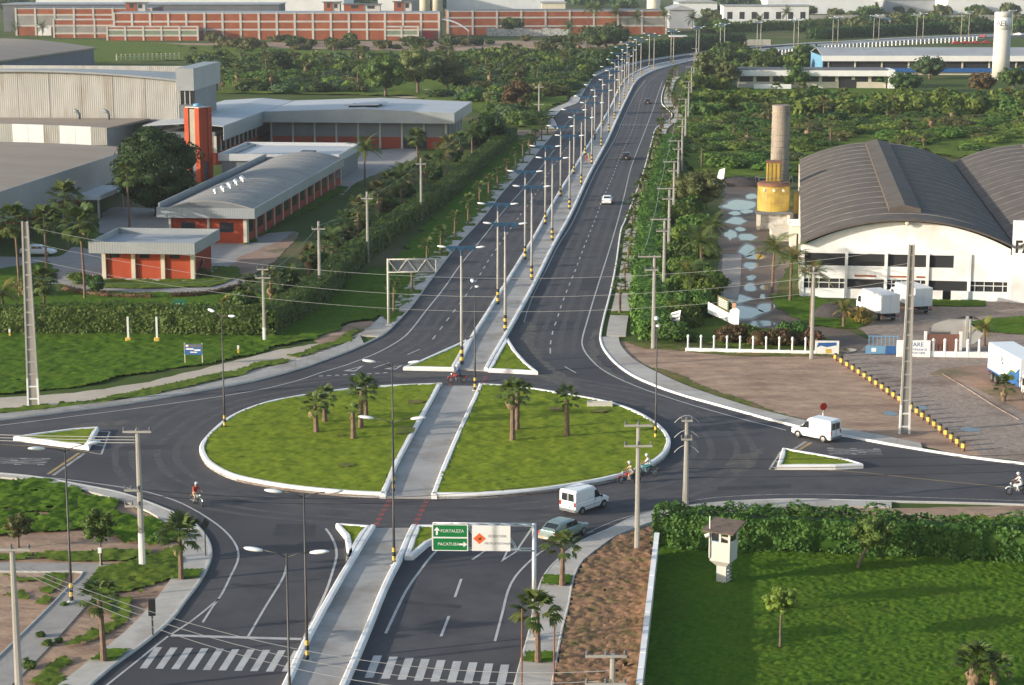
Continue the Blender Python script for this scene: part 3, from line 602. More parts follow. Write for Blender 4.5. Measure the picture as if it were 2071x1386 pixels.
for sd, (nm, pts, h, m, z) in enumerate((
    ('bright grass field in front of the long clipped hedge', [(-150,675),(200,672),(540,668),(600,640),(660,610),(720,560),(760,540),(800,560),(790,620),(760,648),(700,655),(640,690),(560,700),(480,728),(400,738),(250,765),(120,790),(0,800),(-150,800)], .3, 'grass_lush', .03),
    ('narrow grass strip between the dirt track and the pavement', [(-150,838),(0,830),(136,815),(271,795),(407,766),(509,745),(610,715),(700,678),(735,668),(728,679),(704,692),(650,716),(610,728),(509,756),(407,782),(271,806),(136,823),(0,838),(-150,848)], .25, 'grass_mid', .03),
    ('shaded grass along the right foot of the clipped hedge', [(740,580),(800,530),(860,460),(930,390),(1000,320),(1040,285),(1080,285),(1060,320),(1000,400),(950,455),(895,520),(850,580),(812,640),(790,660),(770,640)], .3, 'grass_lush', .03),
    ('mown lawn inside the campus behind the hedge', [(-100,598),(200,590),(520,596),(560,560),(600,540),(560,600),(540,640),(-100,640)], .2, 'grass_lush', .03),
    ('round lawn in front of the orange gatehouse', [(150,570),(170,562),(205,562),(400,566),(430,540),(480,540),(490,560),(430,580),(300,585),(200,582)], .2, 'grass_mid', .06),
    ('lawn beside the long barrel roofed building', [(505,497),(560,455),(640,420),(700,385),(690,375),(520,470),(497,490)], .25, 'grass_lush', .05),
    ('grass beside the drive at the left edge', [(-60,560),(40,540),(110,530),(110,570),(60,590),(-60,600)], .25, 'grass_lush', .04),
    ('grass field below the long brick warehouse', [(0,80),(200,82),(450,95),(640,100),(420,122),(200,128),(60,100),(-60,95)], .4, 'grass_mid', .03))):
    turf(nm, pts, .3 if sd < 7 else 2.0, z, h, m, seed=300+sd, jagp=.9, hole=(.14, .26, .18, 0, 0, 0, 0, .15)[sd])
patch('driveway', [(-80,520),(110,520),(150,500),(190,505),(240,480),(420,480),(600,470),(520,530),(490,575),(420,600),(300,605),(180,595),(120,575),(30,580),(-80,560)], 'grey_paving', .024, .2)
patch('yard', [(230,420),(350,430),(340,490),(230,475),(200,470)], 'grey_paving', .03, .2)
patch('yard', [(560,330),(820,300),(840,320),(720,370),(690,395),(640,360)], 'grey_paving', .03, .2)
patch('red_bank', [(640,690),(690,662),(740,650),(762,655),(720,675),(660,698)], 'red_dirt', .045, .4)
patch('red_bank', [(200,86),(400,88),(640,84),(900,84),(1250,82),(1260,90),(1100,102),(900,104),(700,100),(480,96),(300,94)], 'red_dirt', .04, 2, 8)
patch('red_bank', [(480,525),(560,490),(600,470),(575,510),(500,560),(470,560)], 'red_dirt', .034, .3)
turf('open grass among the scrub right of the avenue', [(1390,195),(1500,190),(1800,186),(2150,205),(2150,300),(1930,322),(1780,285),(1620,335),(1600,370),(1480,372),(1400,350),(1378,300)], 1.6, .03, .9, 'grass_mid', seed=401)
turf('open grass among the scrub left of the avenue', [(380,112),(640,104),(900,106),(1180,104),(1225,120),(1170,190),(1110,220),(1120,258),(1040,258),(960,225),(830,196),(600,192),(440,190),(440,140)], 2.2, .03, .9, 'grass_mid', seed=402)
for i, (x, y, w_, h_) in enumerate(((815,872,26,10),(700,945,16,6),(1130,830,18,5),(690,885,10,4),(1210,832,22,5),(840,815,14,4))):
    turf('thin dry patch in the roundabout grass', [(x-w_,y),(x-w_*.5,y-h_),(x+w_*.6,y-h_*.8),(x+w_,y+h_*.2),(x+w_*.3,y+h_),(x-w_*.6,y+h_*.8)], .3, .40, .13, 'grass_dry', zz=.4, seed=410+i, jagp=.8)
patch('clearing', [(700,165),(780,155),(900,165),(960,190),(880,200),(740,190)], 'sand', .03, 2, 6)
patch('clearing', [(1020,216),(1085,210),(1100,218),(1090,228),(1000,225)], 'sand', .03, 1, 4)
patch('verge', [(1400,182),(1500,174),(1800,176),(1820,186),(1500,190),(1400,192)], 'grass_lush', .035, 1, 5)
# ================================================================ buildings
def bld(name, label, cat, px, py, deg, group=None):
    r = thing(name, label, cat, G(px, py), R(deg), group)
    o = Vector(r.location); c, s = math.cos(R(deg)), math.sin(R(deg))
    def lc(x, y, z=0.0):
        p = G(x, y, z)-o; return (p.x*c+p.y*s, -p.x*s+p.y*c)
    return r, lc
def box(parent, name, m, x0, x1, y0, y1, z0, z1, b=0):
    mb = MB(); (mb.bbox(x0, x1, y0, y1, z0, z1, b) if b else mb.box(x0, x1, y0, y1, z0, z1)); return mb.build(name, M[m], parent)
def bays(parent, ax, a0, a1, c, z0, z1, n, pm, cm, cw=.35, side=-1, pn='wall_panel', cn='column', rec=.14, th=.3, ztop=None, cols=True):
    for i in range(n+1):
        a = a0+(a1-a0)*i/n
        if i < n:
            b0, b1 = a+cw/2, a+(a1-a0)/n-cw/2; m = pm if isinstance(pm, str) else pm[i % len(pm)]
            y0, y1 = sorted((c-side*rec, c-side*(rec+th)))
            box(parent, pn, m, b0, b1, y0, y1, z0, z1) if ax == 'x' else box(parent, pn, m, y0, y1, b0, b1, z0, z1)
        if cols:
            y0, y1 = sorted((c+side*.03, c-side*(rec+th+.02)))
            box(parent, cn, cm, a-cw/2, a+cw/2, y0, y1, z0, ztop or z1) if ax == 'x' else box(parent, cn, cm, y0, y1, a-cw/2, a+cw/2, z0, ztop or z1)
def parapets(parent, x0, x1, y0, y1, z0, z1, t, m, names=('fascia',)*4):
    box(parent, 'fascia', m, x0, x1, y0, y0+t, z0, z1); box(parent, 'fascia', m, x0, x1, y1-t, y1, z0, z1)
    box(parent, 'fascia', m, x0, x0+t, y0+t, y1-t, z0, z1); box(parent, 'fascia', m, x1-t, x1, y0+t, y1-t, z0, z1)

# -- gatehouse
r, lc = bld('gatehouse', 'small orange gatehouse with grey sheet metal parapet on the round lawn', 'building', 208, 565, -5.5)
x1 = lc(390, 568)[0]; fx0, fy0 = lc(178, 490, 5.0); fx1 = lc(397, 491, 5.0)[0]; fy1 = lc(444, 464, 5.0)[1]
box(r, 'base_slab', 'kerb_grey', -.9, x1+.9, -.9, fy1-1, 0, .14)
bays(r, 'x', .2, x1, 0, .14, 3.55, 3, 'orange_wall', 'cream', .5, rec=.3, pn='wall_panel')
box(r, 'wall', 'red_wall', x1-.25, x1-.02, .3, fy1-1.6, .14, 3.55); box(r, 'wall', 'red_wall', .2, .5, .3, fy1-1.6, .14, 3.55); box(r, 'wall', 'red_wall', .5, x1-.3, fy1-1.9, fy1-1.6, .14, 3.55)
for i in range(3): box(r, 'window', 'glass', .9+i*x1/3, .9+i*x1/3+1.3, .27, .31, 2.75, 3.4)
parapets(r, fx0, fx1, fy0, fy1, 3.6, 5.05, .16, 'metal_grey'); box(r, 'roof_deck', 'far_grey', fx0+.17, fx1-.17, fy0+.17, fy1-.17, 3.62, 4.3)
p = G(404, 556); mb = MB(); mb.panel((-.9,-.3,0), (.9,-.3,0), (.9,.5,1.9), (-.9,.5,1.9), .06)
o = tag(mb.build('metal_panel', M['light_blue'], loc=p, rz=R(-80)), 'pale blue metal panel leaning beside the orange gatehouse', 'panel')

# -- long barrel roofed office
r, lc = bld('office_building', 'long low building with barrel metal roof and orange walls', 'building', 345, 491, -5.5)
X1 = lc(497, 495)[0]; D = lc(700, 372)[1]; fx0 = lc(315, 420, 5.2)[0]; fx1, fy0 = lc(515, 422, 5.2); fy1 = lc(700, 319, 5.2)[1]
z0, z1 = 3.7, 5.2
bays(r, 'x', 0, X1, 0, 0, z0, 2, ['red_wall', 'orange_wall'], 'cream', .35)
nb = 12; bays(r, 'y', 0, D, X1, 0, z0, nb, 'red_wall', 'cream', .35, side=1); box(r, 'wall', 'red_wall', 0, .3, .5, D, 0, z0); box(r, 'wall', 'red_wall', 0, X1-.5, D, D+.3, 0, z0)
for i in range(nb): box(r, 'window', 'glass', X1-.12, X1-.09, D*(i+.25)/nb, D*(i+.75)/nb, 1.3, 3.1)
for i in range(2): box(r, 'window', 'glass', 1.6+i*X1*.5, 3.6+i*X1*.5, .10, .13, 1.6, 3.0)
parapets(r, fx0, fx1, fy0, fy1, z0+.02, z1, .18, 'metal_grey')
box(r, 'parapet', 'metal_grey', fx0+.2, fx0+.4, fy0+.3, fy1-.3, z1-.2, z1+.6)
ns = 15; xa, xb = fx0+1.4, fx1-.22; rise = 1.15
def arc(f): return z1-.12+rise*(1-(2*f-1)**2)
box(r, 'gutter', 'metal_dark', fx0+.4, xa, fy0+.2, fy1-.2, z0+.4, z1-.5)
for i in range(ns):
    a, b = fy0+.2+(fy1-fy0-.4)*i/ns, fy0+.2+(fy1-fy0-.4)*(i+1)/ns-.26; k = 12
    prof = [(xa+(xb-xa)*j/k, arc(j/k)) for j in range(k+1)]
    mb = MB(); mb.loft([[(x, y, z-.2) for x, z in prof[::-1]]+[(x, y, z) for x, z in prof] for y in (a, b)], True); mb.build('roof_sheet', M['barrel_roof'], r)
mb = MB(); k = 12; prof = [(xa+(xb-xa)*j/k, arc(j/k)-.06) for j in range(k+1)]
mb.loft([[(x, y, z) for x, z in prof]+[(xb, y, z0+.3), (xa, y, z0+.3)] for y in (fy0+.25, fy1-.25)], True); mb.build('roof_underlay', M['metal_dark'], r)
for i in range(9):
    f = .50+.012*i; y = fy0+9+i*2.1; x = xa+(xb-xa)*(.40+.02*(i % 2)*3)
    mb = MB(); mb.lathe(x, y, [(.22, arc(.42)-.1), (.22, arc(.42)+.25), (.42, arc(.42)+.3), (.42, arc(.42)+.55), (.12, arc(.42)+.75)], 8); mb.build('roof_vent', M['galvanised'], r, smooth=False)
# -- white flat roof between
r, lc = bld('flat_roofed_block', 'white flat roofed block behind the barrel roofed office', 'building', 441, 335, -5.5)
z = 5.0; ax, ay = lc(441, 311, z); bx = lc(690, 311, z)[0]; by = lc(600, 288, z)[1]
box(r, 'wall', 'metal_dark', ax+.5, bx-.5, ay+.5, by-.5, 0, 3.7); parapets(r, ax, bx, ay, by, 3.7, z, .25, 'metal_roof'); box(r, 'roof_deck', 'metal_roof', ax+.26, bx-.26, ay+.26, by-.26, 3.72, 4.4)
box(r, 'roof_hatch', 'slate', bx-8, bx-5.5, ay+4, ay+7, 4.4, 5.1); box(r, 'roof_pipe', 'metal_dark', ax+1.5, ax+2.0, ay+1, by-1, 4.4, 4.75)

# -- L shaped hall with pale gable roof
r, lc = bld('gabled_hall', 'pale metal roofed L shaped hall with deep grey fascia', 'building', 532, 300, -5.5)
ze, zt = 5.6, 7.8
ax, ay = lc(532, 226, zt); bx = lc(925, 225, zt)[0]; by = lc(967, 206, zt)[1]; mx = (ax+bx)/2
n = 12; wq = [bx-ax]
box(r, 'wall', 'metal_dark', ax+1, bx-2.2, ay+3.2, by-2, 0, ze)
bays(r, 'x', ax+1, bx-2.2, ay+3.0, 0, 2.4, 8, ['red_wall']*6+['dark_inside', 'red_wall'], 'beam', .4, ztop=ze); bays(r, 'x', ax+1, bx-2.2, ay+3.0, 2.42, ze, 8, 'metal_dark', 'beam', .4, cols=False, pn='cladding_panel')
bays(r, 'y', ay+3.6, by-2.2, bx-2.0, 0, ze, 5, 'metal_dark', 'beam', .4, side=1, pn='cladding_panel')
box(r, 'loading_bay', 'dark_inside', bx-9.5, bx-6.4, ay+2.9, ay+3.1, 0, 3.6)
zr = 9.6
xl, yl = lc(436, 252, zt); wy = yl-3
for nm, pts in (('fascia', [(ax,ay,ze), (bx,ay,ze), (bx,ay,zt), (mx,ay,zt+.75), (ax,ay,zt)]), ('fascia', [(bx,by,ze), (ax,by,ze), (ax,by,zt), (mx,by,zt+.75), (bx,by,zt)])):
    mb = MB(); mb.loft([[(x, y+(.12 if y == ay else -.12), z) for x, y, z in pts], pts], True); mb.build(nm, M['metal_grey'], r)
box(r, 'fascia', 'metal_grey', bx-.15, bx, ay+.13, by-.13, ze, zt)
for j in range(6):
    for s0, s1 in ((0, .5), (.5, 1)):
        y0, y1 = ay+.13+(by-ay-.26)*j/6, ay+.13+(by-ay-.26)*(j+1)/6-.04
        P = [(ax+(bx-ax)*s0, y0, zt-.1+.75*(1 if s0 else 0)), (ax+(bx-ax)*s1-.02, y0, zt-.1+.75*(1 if s1 == .5 else 0))]; Q = [(p[0], y1, p[2]) for p in P]
        mb = MB(); mb.panel(P[0], P[1], Q[1], Q[0], .15); mb.build('roof_sheet', M['metal_roof'], r)
box(r, 'ceiling', 'metal_dark', ax+.2, bx-.2, ay+.2, by-.2, ze-.06, ze)
mb = MB(); mb.panel((mx-4, ay+6, zt+1.1), (mx+3, ay+6, zt+1.25), (mx+4, ay+14, zt+1.25), (mx-1, ay+14, zt+1.1), .2); mb.build('raised_vent', M['metal_roof'], r)
box(r, 'vent_opening', 'dark_inside', mx-3.2, mx+3, ay+6.5, ay+13, zt+.45, zt+.95)
# wing towards the camera
wx0 = ax-16
mb = MB(); mb.box(ax-.15, ax, wy, ay, ze-.6, zt); mb.build('fascia', M['metal_grey'], r)
for j in range(4):
    y0, y1 = wy+(by-wy)*j/4, wy+(by-wy)*(j+1)/4-.05
    mb = MB(); mb.panel((ax-7,y0,zt+.5), (ax-.16,y0,zt-.05), (ax-.16,y1,zt-.05), (ax-7,y1,zt+.5), .15); mb.panel((wx0,y0,zt-.05), (ax-7.05,y0,zt+.5), (ax-7.05,y1,zt+.5), (wx0,y1,zt-.05), .15); mb.build('roof_sheet', M['metal_roof'], r)
box(r, 'wall', 'red_wall', wx0+1, ax-2.2, wy+2, by-2, 0, 2.3); box(r, 'cladding', 'metal_dark', wx0+1.1, ax-2.3, wy+2.1, by-2.1, 2.3, ze+.8)
nw = 9
bays(r, 'y', wy+2, ay+2, ax-2.0, 2.35, ze, nw, 'glass', 'beam', .4, side=1, pn='window', cn='column')

# -- orange water tower
r, lc = bld('water_tower', 'square orange water tower with cream strips and a blue tank', 'tower', 404, 366, -32)
Ht = 13.3; w = 1.75
box(r, 'core', 'slate', -w+.5, w-.5, -w+.5, w-.5, 0, Ht-1)
for i, (sx, sy) in enumerate(((-1,-1),(1,-1),(1,1),(-1,1))): box(r, 'pillar', 'orange_wall', *sorted((sx*w, sx*(w-1.0))), *sorted((sy*w, sy*(w-1.0))), 0, Ht)
for sy in (-1, 1):
    box(r, 'infill_strip', 'tower_strip', -.74, .74, *sorted((sy*(w-.2), sy*(w-.55))), 5.2, Ht-.2); box(r, 'infill_strip', 'orange_wall', *sorted((sy*(w-.2), sy*(w-.55))), -.74, .74, 3.6, Ht-.2)
box(r, 'cap', 'beam', -w+.15, w-.15, -w+.15, w-.15, Ht, Ht+.15)
mb = MB(); mb.lathe(0, 0, [(.7, Ht+.15), (.8, Ht+.2), (.76, Ht+.6), (.3, Ht+.72)], 14); mb.build('tank', M['light_blue'], r, smooth=True)

# -- tall hall with curved front of pale sheeting
Y0 = 400.0
def hx(px, Y): d = ray(px, 300); return d.x/d.y*Y
r = thing('curved_front_hall', 'tall industrial hall with arched front of stained cream sheeting', 'building', (hx(362, Y0), Y0, 0), R(-4))
Wd = 52; z0 = 7.6
def archz(x):                                # x from -Wd (left) to 0
    f = (x+Wd*.62)/(Wd*.62); return 17.2-1.75*f*f
np_ = 8
edges = [-Wd+i*Wd/np_ for i in range(np_+1)]
for a, b in zip(edges[:-1], edges[1:]):
    mb = MB(); k = 6; bot = [(a+.06+(b-a-.12)*j/k, 0) for j in range(k+1)]
    F = [(x, 0, z0) for x, _ in bot]+[(x, 0, archz(x)-.02) for x, _ in bot[::-1]]
    mb.loft([[(x, .25, z) for x, _, z in F], F], True); mb.build('wall_panel', M['cream_sheet'], r)
    box(r, 'panel_joint', 'metal_dark', b-.07, b+.07, .04, .3, z0, archz(b)-.1)
k = 26; xs = [-Wd+Wd*j/k for j in range(k+1)]
mb = MB(); mb.loft([[(x, -.7, archz(x)+.35) for x in xs]+[(x, -.7, archz(x)-.02) for x in xs[::-1]], [(x, 22, archz(x)*.5+7.9) for x in xs]+[(x, 22, archz(x)*.5+7.5) for x in xs[::-1]]], True); mb.build('roof', M['metal_grey'], r)
box(r, 'roof_parapet', 'cream_sheet', -Wd, 3.5, 22.1, 22.4, 12, ZT(200, 134, Y0+22))
zb = 13.6; bx1 = 3.6
mb = MB(); mb.box(.05, bx1, -.9, 24, zb, 18.0); mb.build('end_box', M['metal_grey'], r)
box(r, 'end_wall', 'cream_sheet', .02, .35, 0, 22, 0, zb)
for i in range(3): box(r, 'end_window', 'glass', .7+i*1.0, 1.55+i*1.0, -.2, 0, 11, zb-.05); box(r, 'window_post', 'beam', .5+i*1.0, .68+i*1.0, -.25, 0, 10.8, zb-.02)
box(r, 'end_block', 'metal_dark', .36, 3.5, .05, 20, 0, zb-.01)
# roof of the lower front part and its white patched parapet
ya = -20.0
def az2(x): f = (x+38)/38; return 8.5-1.25*f*f
xs2 = [-Wd+(Wd-9)*j/24 for j in range(25)]
mb = MB(); mb.loft([[(x, ya, az2(x)) for x in xs2]+[(x, ya, az2(x)-.3) for x in xs2[::-1]], [(x+4*(x+Wd)/Wd, -.3, 8.0) for x in xs2]+[(x+4*(x+Wd)/Wd, -.3, 7.6) for x in xs2[::-1]]], True); mb.build('lower_roof', M['brown_roof'], r)
xs3 = [-Wd+(Wd-9)*j/14 for j in range(15)]
for j in range(14):
    a, b = xs3[j], xs3[j+1]-.05
    mb = MB(); F = [(a, ya-.3, 4.5), (b, ya-.3, 4.5), (b, ya-.3, az2(b)+.05), (a, ya-.3, az2(a)+.05)]; mb.loft([[(x, y+.28, z) for x, y, z in F], F], True); mb.build('parapet_panel', M['cream_sheet' if j % 3 == 1 else 'white_wall'], r)
box(r, 'lower_wall', 'metal_grey', -9.3, -9.0, ya, -.4, 0, 7.4); box(r, 'lower_wall', 'metal_dark', -9, .3, -.6, -.3, 0, 7.7)
for x in (-19, -13):
    mb = MB(); mb.tube([(x,-4,7.9),(x,-4,9.0),(x-.3,-4,9.6),(x-1.0,-4,9.8)], [.3,.3,.32,.36], 8); mb.build('roof_duct', M['metal_dark'], r, smooth=True)
# -- low hall with brown roof and tall grey fascia
a, b = G(250, 307, 8.0), G(0, 388, 8.0); ang = math.atan2((a-b).y, (a-b).x)-math.pi/2
r = thing('brown_roofed_hall', 'wide low hall with brown roof and tall blue grey fascia', 'building', (b.x, b.y, 0), ang)
Lh = (a-b).length
box(r, 'fascia', 'metal_grey', -.2, 0, -30, Lh, 3.7, 8.0); box(r, 'fascia', 'metal_grey', -.2, 0, Lh+.02, Lh+16.5, 3.7, 7.4)
box(r, 'wall', 'red_wall', -6.5, -6.2, -30, Lh-2, 0, 3.7); box(r, 'soffit', 'metal_dark', -60, -.25, -30, Lh-.25, 3.55, 3.7)
for j in range(10):
    y0, y1 = -30+(Lh+46)*j/10, -30+(Lh+46)*(j+1)/10-.05
    mb = MB(); k = 8; pr = [(-.25-60*i/k, 7.0+.9*math.sin(math.pi*min(1, i/k*1.0))*1.0) for i in range(k+1)]
    mb.loft([[(x, y, z) for x, z in pr]+[(x, y, z-.3) for x, z in pr[::-1]] for y in (y0, y1)], True); mb.build('roof_sheet', M['brown_roof'], r)
for i in range(5): box(r, 'column', 'beam', -6.2, -5.8, Lh-4-i*9, Lh-3.6-i*9, 0, 3.6)
p = G(180, 440); r2_ = thing('entrance_canopy', 'pale flat entrance canopy standing beside the brown roofed hall', 'canopy', p, R(-5))
box(r2_, 'canopy_slab', 'far_white', -4, 2.5, -2, 12, 3.0, 3.7)
for x, y in ((-3.6,-1.6), (2.1,-1.6), (2.1,11.5)): box(r2_, 'post', 'beam', x-.15, x+.15, y-.15, y+.15, 0, 3.0)
# -- dark blue shed
A, B = Vector((hx(0, 634), 634, 0)), Vector((hx(198, 724), 724, 0)); d = B-A
r = thing('blue_shed', 'grey roofed shed with dark blue ribbed side wall', 'building', A, math.atan2(d.y, d.x)-math.pi/2); Ls = d.length
for i in range(10): box(r, 'wall_panel', 'blue_sheet', -.3, 0, -14+(Ls+14)*i/10, -14+(Ls+14)*(i+1)/10-.12, 0, 6.7)
for i in range(8):
    y0, y1 = -14+(Ls+14.6)*i/8, -14+(Ls+14.6)*(i+1)/8-.06; k = 12; pr = [(.8-70*q/k, 6.8+3.0*math.sin(math.pi*q/k)) for q in range(k+1)]
    mb = MB(); mb.loft([[(x, y, z) for x, z in pr]+[(x, y, z-.5) for x, z in pr[::-1]] for y in (y0, y1)], True); mb.build('roof_sheet', M['brown_roof'], r)
box(r, 'end_wall', 'blue_sheet', -69, -.35, Ls-.3, Ls, 0, 6.7)

# -- white factory with two dark vaults
r, lc = bld('vaulted_factory', 'white factory with two dark barrel vault roofs and open windows', 'building', 1622, 601, -8)
Wf = 24.3; PXM = 16.8
def zf(py): return ZT(1830, py, G(1830, 603).y)
zs, zc = 6.2, zf(449)
def vz(f): return zs+(zc-zs)*(1-abs(2*f-1)**2.1)
q = 24
Lv = 97.0
def strip(y0, y1, x0, dz, m, nm, over=.35):
    mb = MB(); pr = [(x0-over+(Wf+2*over)*j/q, vz(j/q)+dz+.55) for j in range(q+1)]
    mb.loft([[(x, y, z) for x, z in pr]+[(x, y, z-.22) for x, z in pr[::-1]] for y in (y0, y1)], True); return mb.build(nm, M[m], r)
nS = 17
for v in range(2):
    x0 = v*(Wf+.9)
    for i in range(nS):
        y0 = -1.0+Lv*i/nS; strip(y0, y0+Lv/nS-.2, x0, 0, 'vault_roof', 'roof_strip'); strip(y0+Lv/nS-.2, y0+Lv/nS, x0, .05, 'lap', 'roof_lap')
    for i in range(7):
        y0 = 6+(Lv-10)*i/7; y1 = y0+(Lv-10)/7-.08; xm = x0+Wf/2; zz = zc+.62
        mb = MB(); pr = [(xm-1.9, zz-.2), (xm-1.9, zz+.35), (xm, zz+.8), (xm+1.9, zz+.35), (xm+1.9, zz-.2)]
        mb.loft([[(x, y, z) for x, z in pr] for y in (y0, y1)], True); mb.build('ridge_vent', M['vault_roof'], r)
    # gable wall
    mb = MB(); pr = [(x0+Wf*j/q, vz(j/q)+.12) for j in range(q+1)]; F = [(pr[0][0], zf(510))]+pr+[(pr[-1][0], zf(510))]
    mb.loft([[(x, .35, z) for x, z in F[::-1]], [(x, 0, z) for x, z in F[::-1]]], True); mb.build('gable_wall', M['white_wall'], r)
    mb = MB(); mb.loft([[(x, Lv-2.3, z) for x, z in F[::-1]]+[(x0, Lv-2.3, 0)], [(x, Lv-2.6, z) for x, z in F[::-1]]+[(x0, Lv-2.6, 0)]], True); mb.build('rear_wall', M['white_wall'], r)
xs = [Wf*f for f in (0, .212, .405, .606, .808, 1)]
zA, zB, zC, zD, zE = 0.0, zf(591), zf(564), zf(538), zf(513)
ztop = zf(510)+.02
for i in range(5):
    a, b = xs[i]+.16, xs[i+1]-.16
    box(r, 'spandrel_wall', 'white_wall', a, b, .04, .34, zC, zD); box(r, 'lintel_wall', 'white_wall', a, b, .04, .34, zE, ztop)
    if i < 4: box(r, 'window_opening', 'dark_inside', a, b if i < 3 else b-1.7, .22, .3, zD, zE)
    else: box(r, 'spandrel_wall', 'white_wall', a, b, .04, .34, zD, zE)
    if i == 3: box(r, 'spandrel_wall', 'white_wall', b-1.7, b, .04, .34, zD, zE)
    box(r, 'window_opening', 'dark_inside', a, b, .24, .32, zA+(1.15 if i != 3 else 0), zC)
    if i in (0, 4, 2):
        for k in range(4): box(r, 'window_mullion', 'white_paint', a+(b-a)*(k+.5)/4-.04, a+(b-a)*(k+.5)/4+.04, .12, .22, zB, zC-.02)
        box(r, 'window_transom', 'white_paint', a, b, .1, .12, zC-.55, zC-.45)
    if i != 3: box(r, 'sill_wall', 'white_wall', a, b, -.02, .3, 0, 1.14)
    else: box(r, 'sill_wall', 'white_wall', a-.1, a+1.7, -.3, -.05, 0, 1.2); box(r, 'sill_wall', 'white_wall', b-1.9, b+.1, -.3, -.05, 0, 1.2)
for x in xs: box(r, 'pilaster', 'white_wall', x-.17, x+.17, -.14, .36, 0, ztop-.03)
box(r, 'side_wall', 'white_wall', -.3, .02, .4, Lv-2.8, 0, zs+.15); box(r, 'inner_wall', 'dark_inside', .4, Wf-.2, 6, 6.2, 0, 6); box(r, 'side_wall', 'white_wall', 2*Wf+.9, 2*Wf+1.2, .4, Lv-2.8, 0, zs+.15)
for x, z0_, z1_, y in ((Wf+.95, 0, zs, 0),): box(r, 'front_wall', 'white_wall', x, x+Wf-.1, y, .3, 0, zf(510))
for i in range(9): box(r, 'wall_pier', 'beam', -.45, -.31, 6+i*11, 6.5+i*11, 0, zs)
for t, x, z in (('FABRICADOS', xs[1]+2.4, zC+.35), ('RECEPCAO   MATERIAIS', xs[2]+2.6, zC+.35)): pass
for a, b in ((xs[1]+1.0, xs[1]+3.6), (xs[2]+.4, xs[2]+3.2), (xs[2]+3.6, xs[2]+4.7)): box(r, 'faded_sign_strip', 'brick', a, b, .02, .038, zC+.28, zC+.5)
mb = MB(); mb.lathe(Wf*.5, -.5, [(.12, zc-.25), (.3, zc), (.3, zc+.2), (.1, zc+.3)], 10); mb.build('bell', M['cream'], r)
# sign wall at the right
p = r.matrix_basis@Vector((Wf+.12, -.5, 0)); h = ZT(2060, 446, p.y)
r = thing('sign_wall', 'tall white slab wall with black letters at the right of the factory', 'sign', (p.x, p.y, 0), R(-8))
box(r, 'wall_slab', 'white_wall', 0, 9, -.2, .2, 0, h); t = text_obj('lettering', 'FA', 2.05, 'black', r, (.25, -.215, ZT(2055, 500, p.y)), (R(90),0,0), .01, 'LEFT', .92, .05)
# side annex and ramps left of the vault
p = G(1600, 505); r = thing('loading_annex', 'low cream loading annex at the left side of the vaulted factory', 'building', p, R(-4))
box(r, 'annex_wall', 'cream', 0, 2.6, 0, 5, 0, 3.4); box(r, 'roof_slab', 'white_wall', -.3, 2.7, -.3, 5.2, 3.4, 3.6); box(r, 'doorway', 'dark_inside', .7, 1.7, -.03, 0, 0, 2.2)
box(r, 'platform', 'cream', -2.2, 2.5, 8, 14, 0, 1.2); box(r, 'platform', 'cream', -1.5, 2.5, 15, 20, 0, .8)

# -- yellow tank on concrete legs and the stack behind
p = G(1563, 462); r = thing('yellow_tank', 'rusty yellow cylindrical tank on concrete legs beside the vaulted factory', 'tank', p, R(-6))
px = 4020/300.; z0 = HT(1563, 462, 425)
for x, y in ((-2.2,-1.9), (2.2,-1.9), (2.2,2.0), (-2.2,2.0)): box(r, 'leg', 'cream', x-.25, x+.25, y-.25, y+.25, 0, z0-.35)
box(r, 'bunker_wall', 'old_wall', -1.9, 1.9, -1.6, 1.8, 0, z0-.4); box(r, 'platform', 'slate', -2.7, 2.7, -2.4, 2.5, z0-.35, z0)
z1 = HT(1563, 462, 372)
mb = MB(); R0 = 2.42
mb.lathe(0, 0, [(R0, z0), (R0, z0+(z1-z0)*.33), (R0+.04, z0+(z1-z0)*.34), (R0, z0+(z1-z0)*.36), (R0, z0+(z1-z0)*.66), (R0+.04, z0+(z1-z0)*.67), (R0, z0+(z1-z0)*.69), (R0, z1)], 28); mb.build('tank', M['tank_yellow'], r)
mb = MB(); mb.lathe(0, 0, [(R0+.08, z1-.25), (R0+.08, z1+.1), (R0-.2, z1+.3)], 28); mb.build('rim', M['rust'], r)
for k in range(3):
    a = R(-125+k*35); mb = MB(); mb.ell((R0*math.cos(a), R0*math.sin(a), z1-.75), .25, .25, .25); mb.build('porthole', M['cream'], r)
z2 = HT(1563, 462, 330); mb = MB(); mb.bbox(-1.1, 1.05, .2, 2.4, z1+.3, z2, .08)
mb.build('hopper', M['tank_yellow'], r); box(r, 'hopper_rim', 'rust', -1.2, 1.15, .1, 2.5, z2, z2+.2)
for k in range(4): box(r, 'hopper_rib', 'rust', -1.0+k*.6, -.94+k*.6, .14, .19, z1+.4, z2-.1)
for sg in range(10):
    a0, a1 = 2*math.pi*sg/10, 2*math.pi*(sg+1)/10; c0 = [(2.75*math.cos(a0), 2.75*math.sin(a0)), (2.75*math.cos(a1), 2.75*math.sin(a1))]
    mb = MB(); mb.tube([(*c0[0], z1+.2), (*c0[0], z1+1.1), (*c0[1], z1+1.1)], .04, 5); mb.build('handrail', M['slate'], r)
box(r, 'side_bin', 'tank_yellow', 3.0, 4.6, .5, 2.2, 2.2, 5.4); box(r, 'side_bin_stand', 'slate', 3.1, 4.5, .6, 2.1, 0, 2.2)
Yc = 348.; x = hx(1578, Yc); zt = ZT(1578, 212, Yc)
r = thing('chimney', 'round weathered concrete chimney behind the yellow tank', 'chimney', (x, Yc, 0)); nr = 14; R0 = 1.56
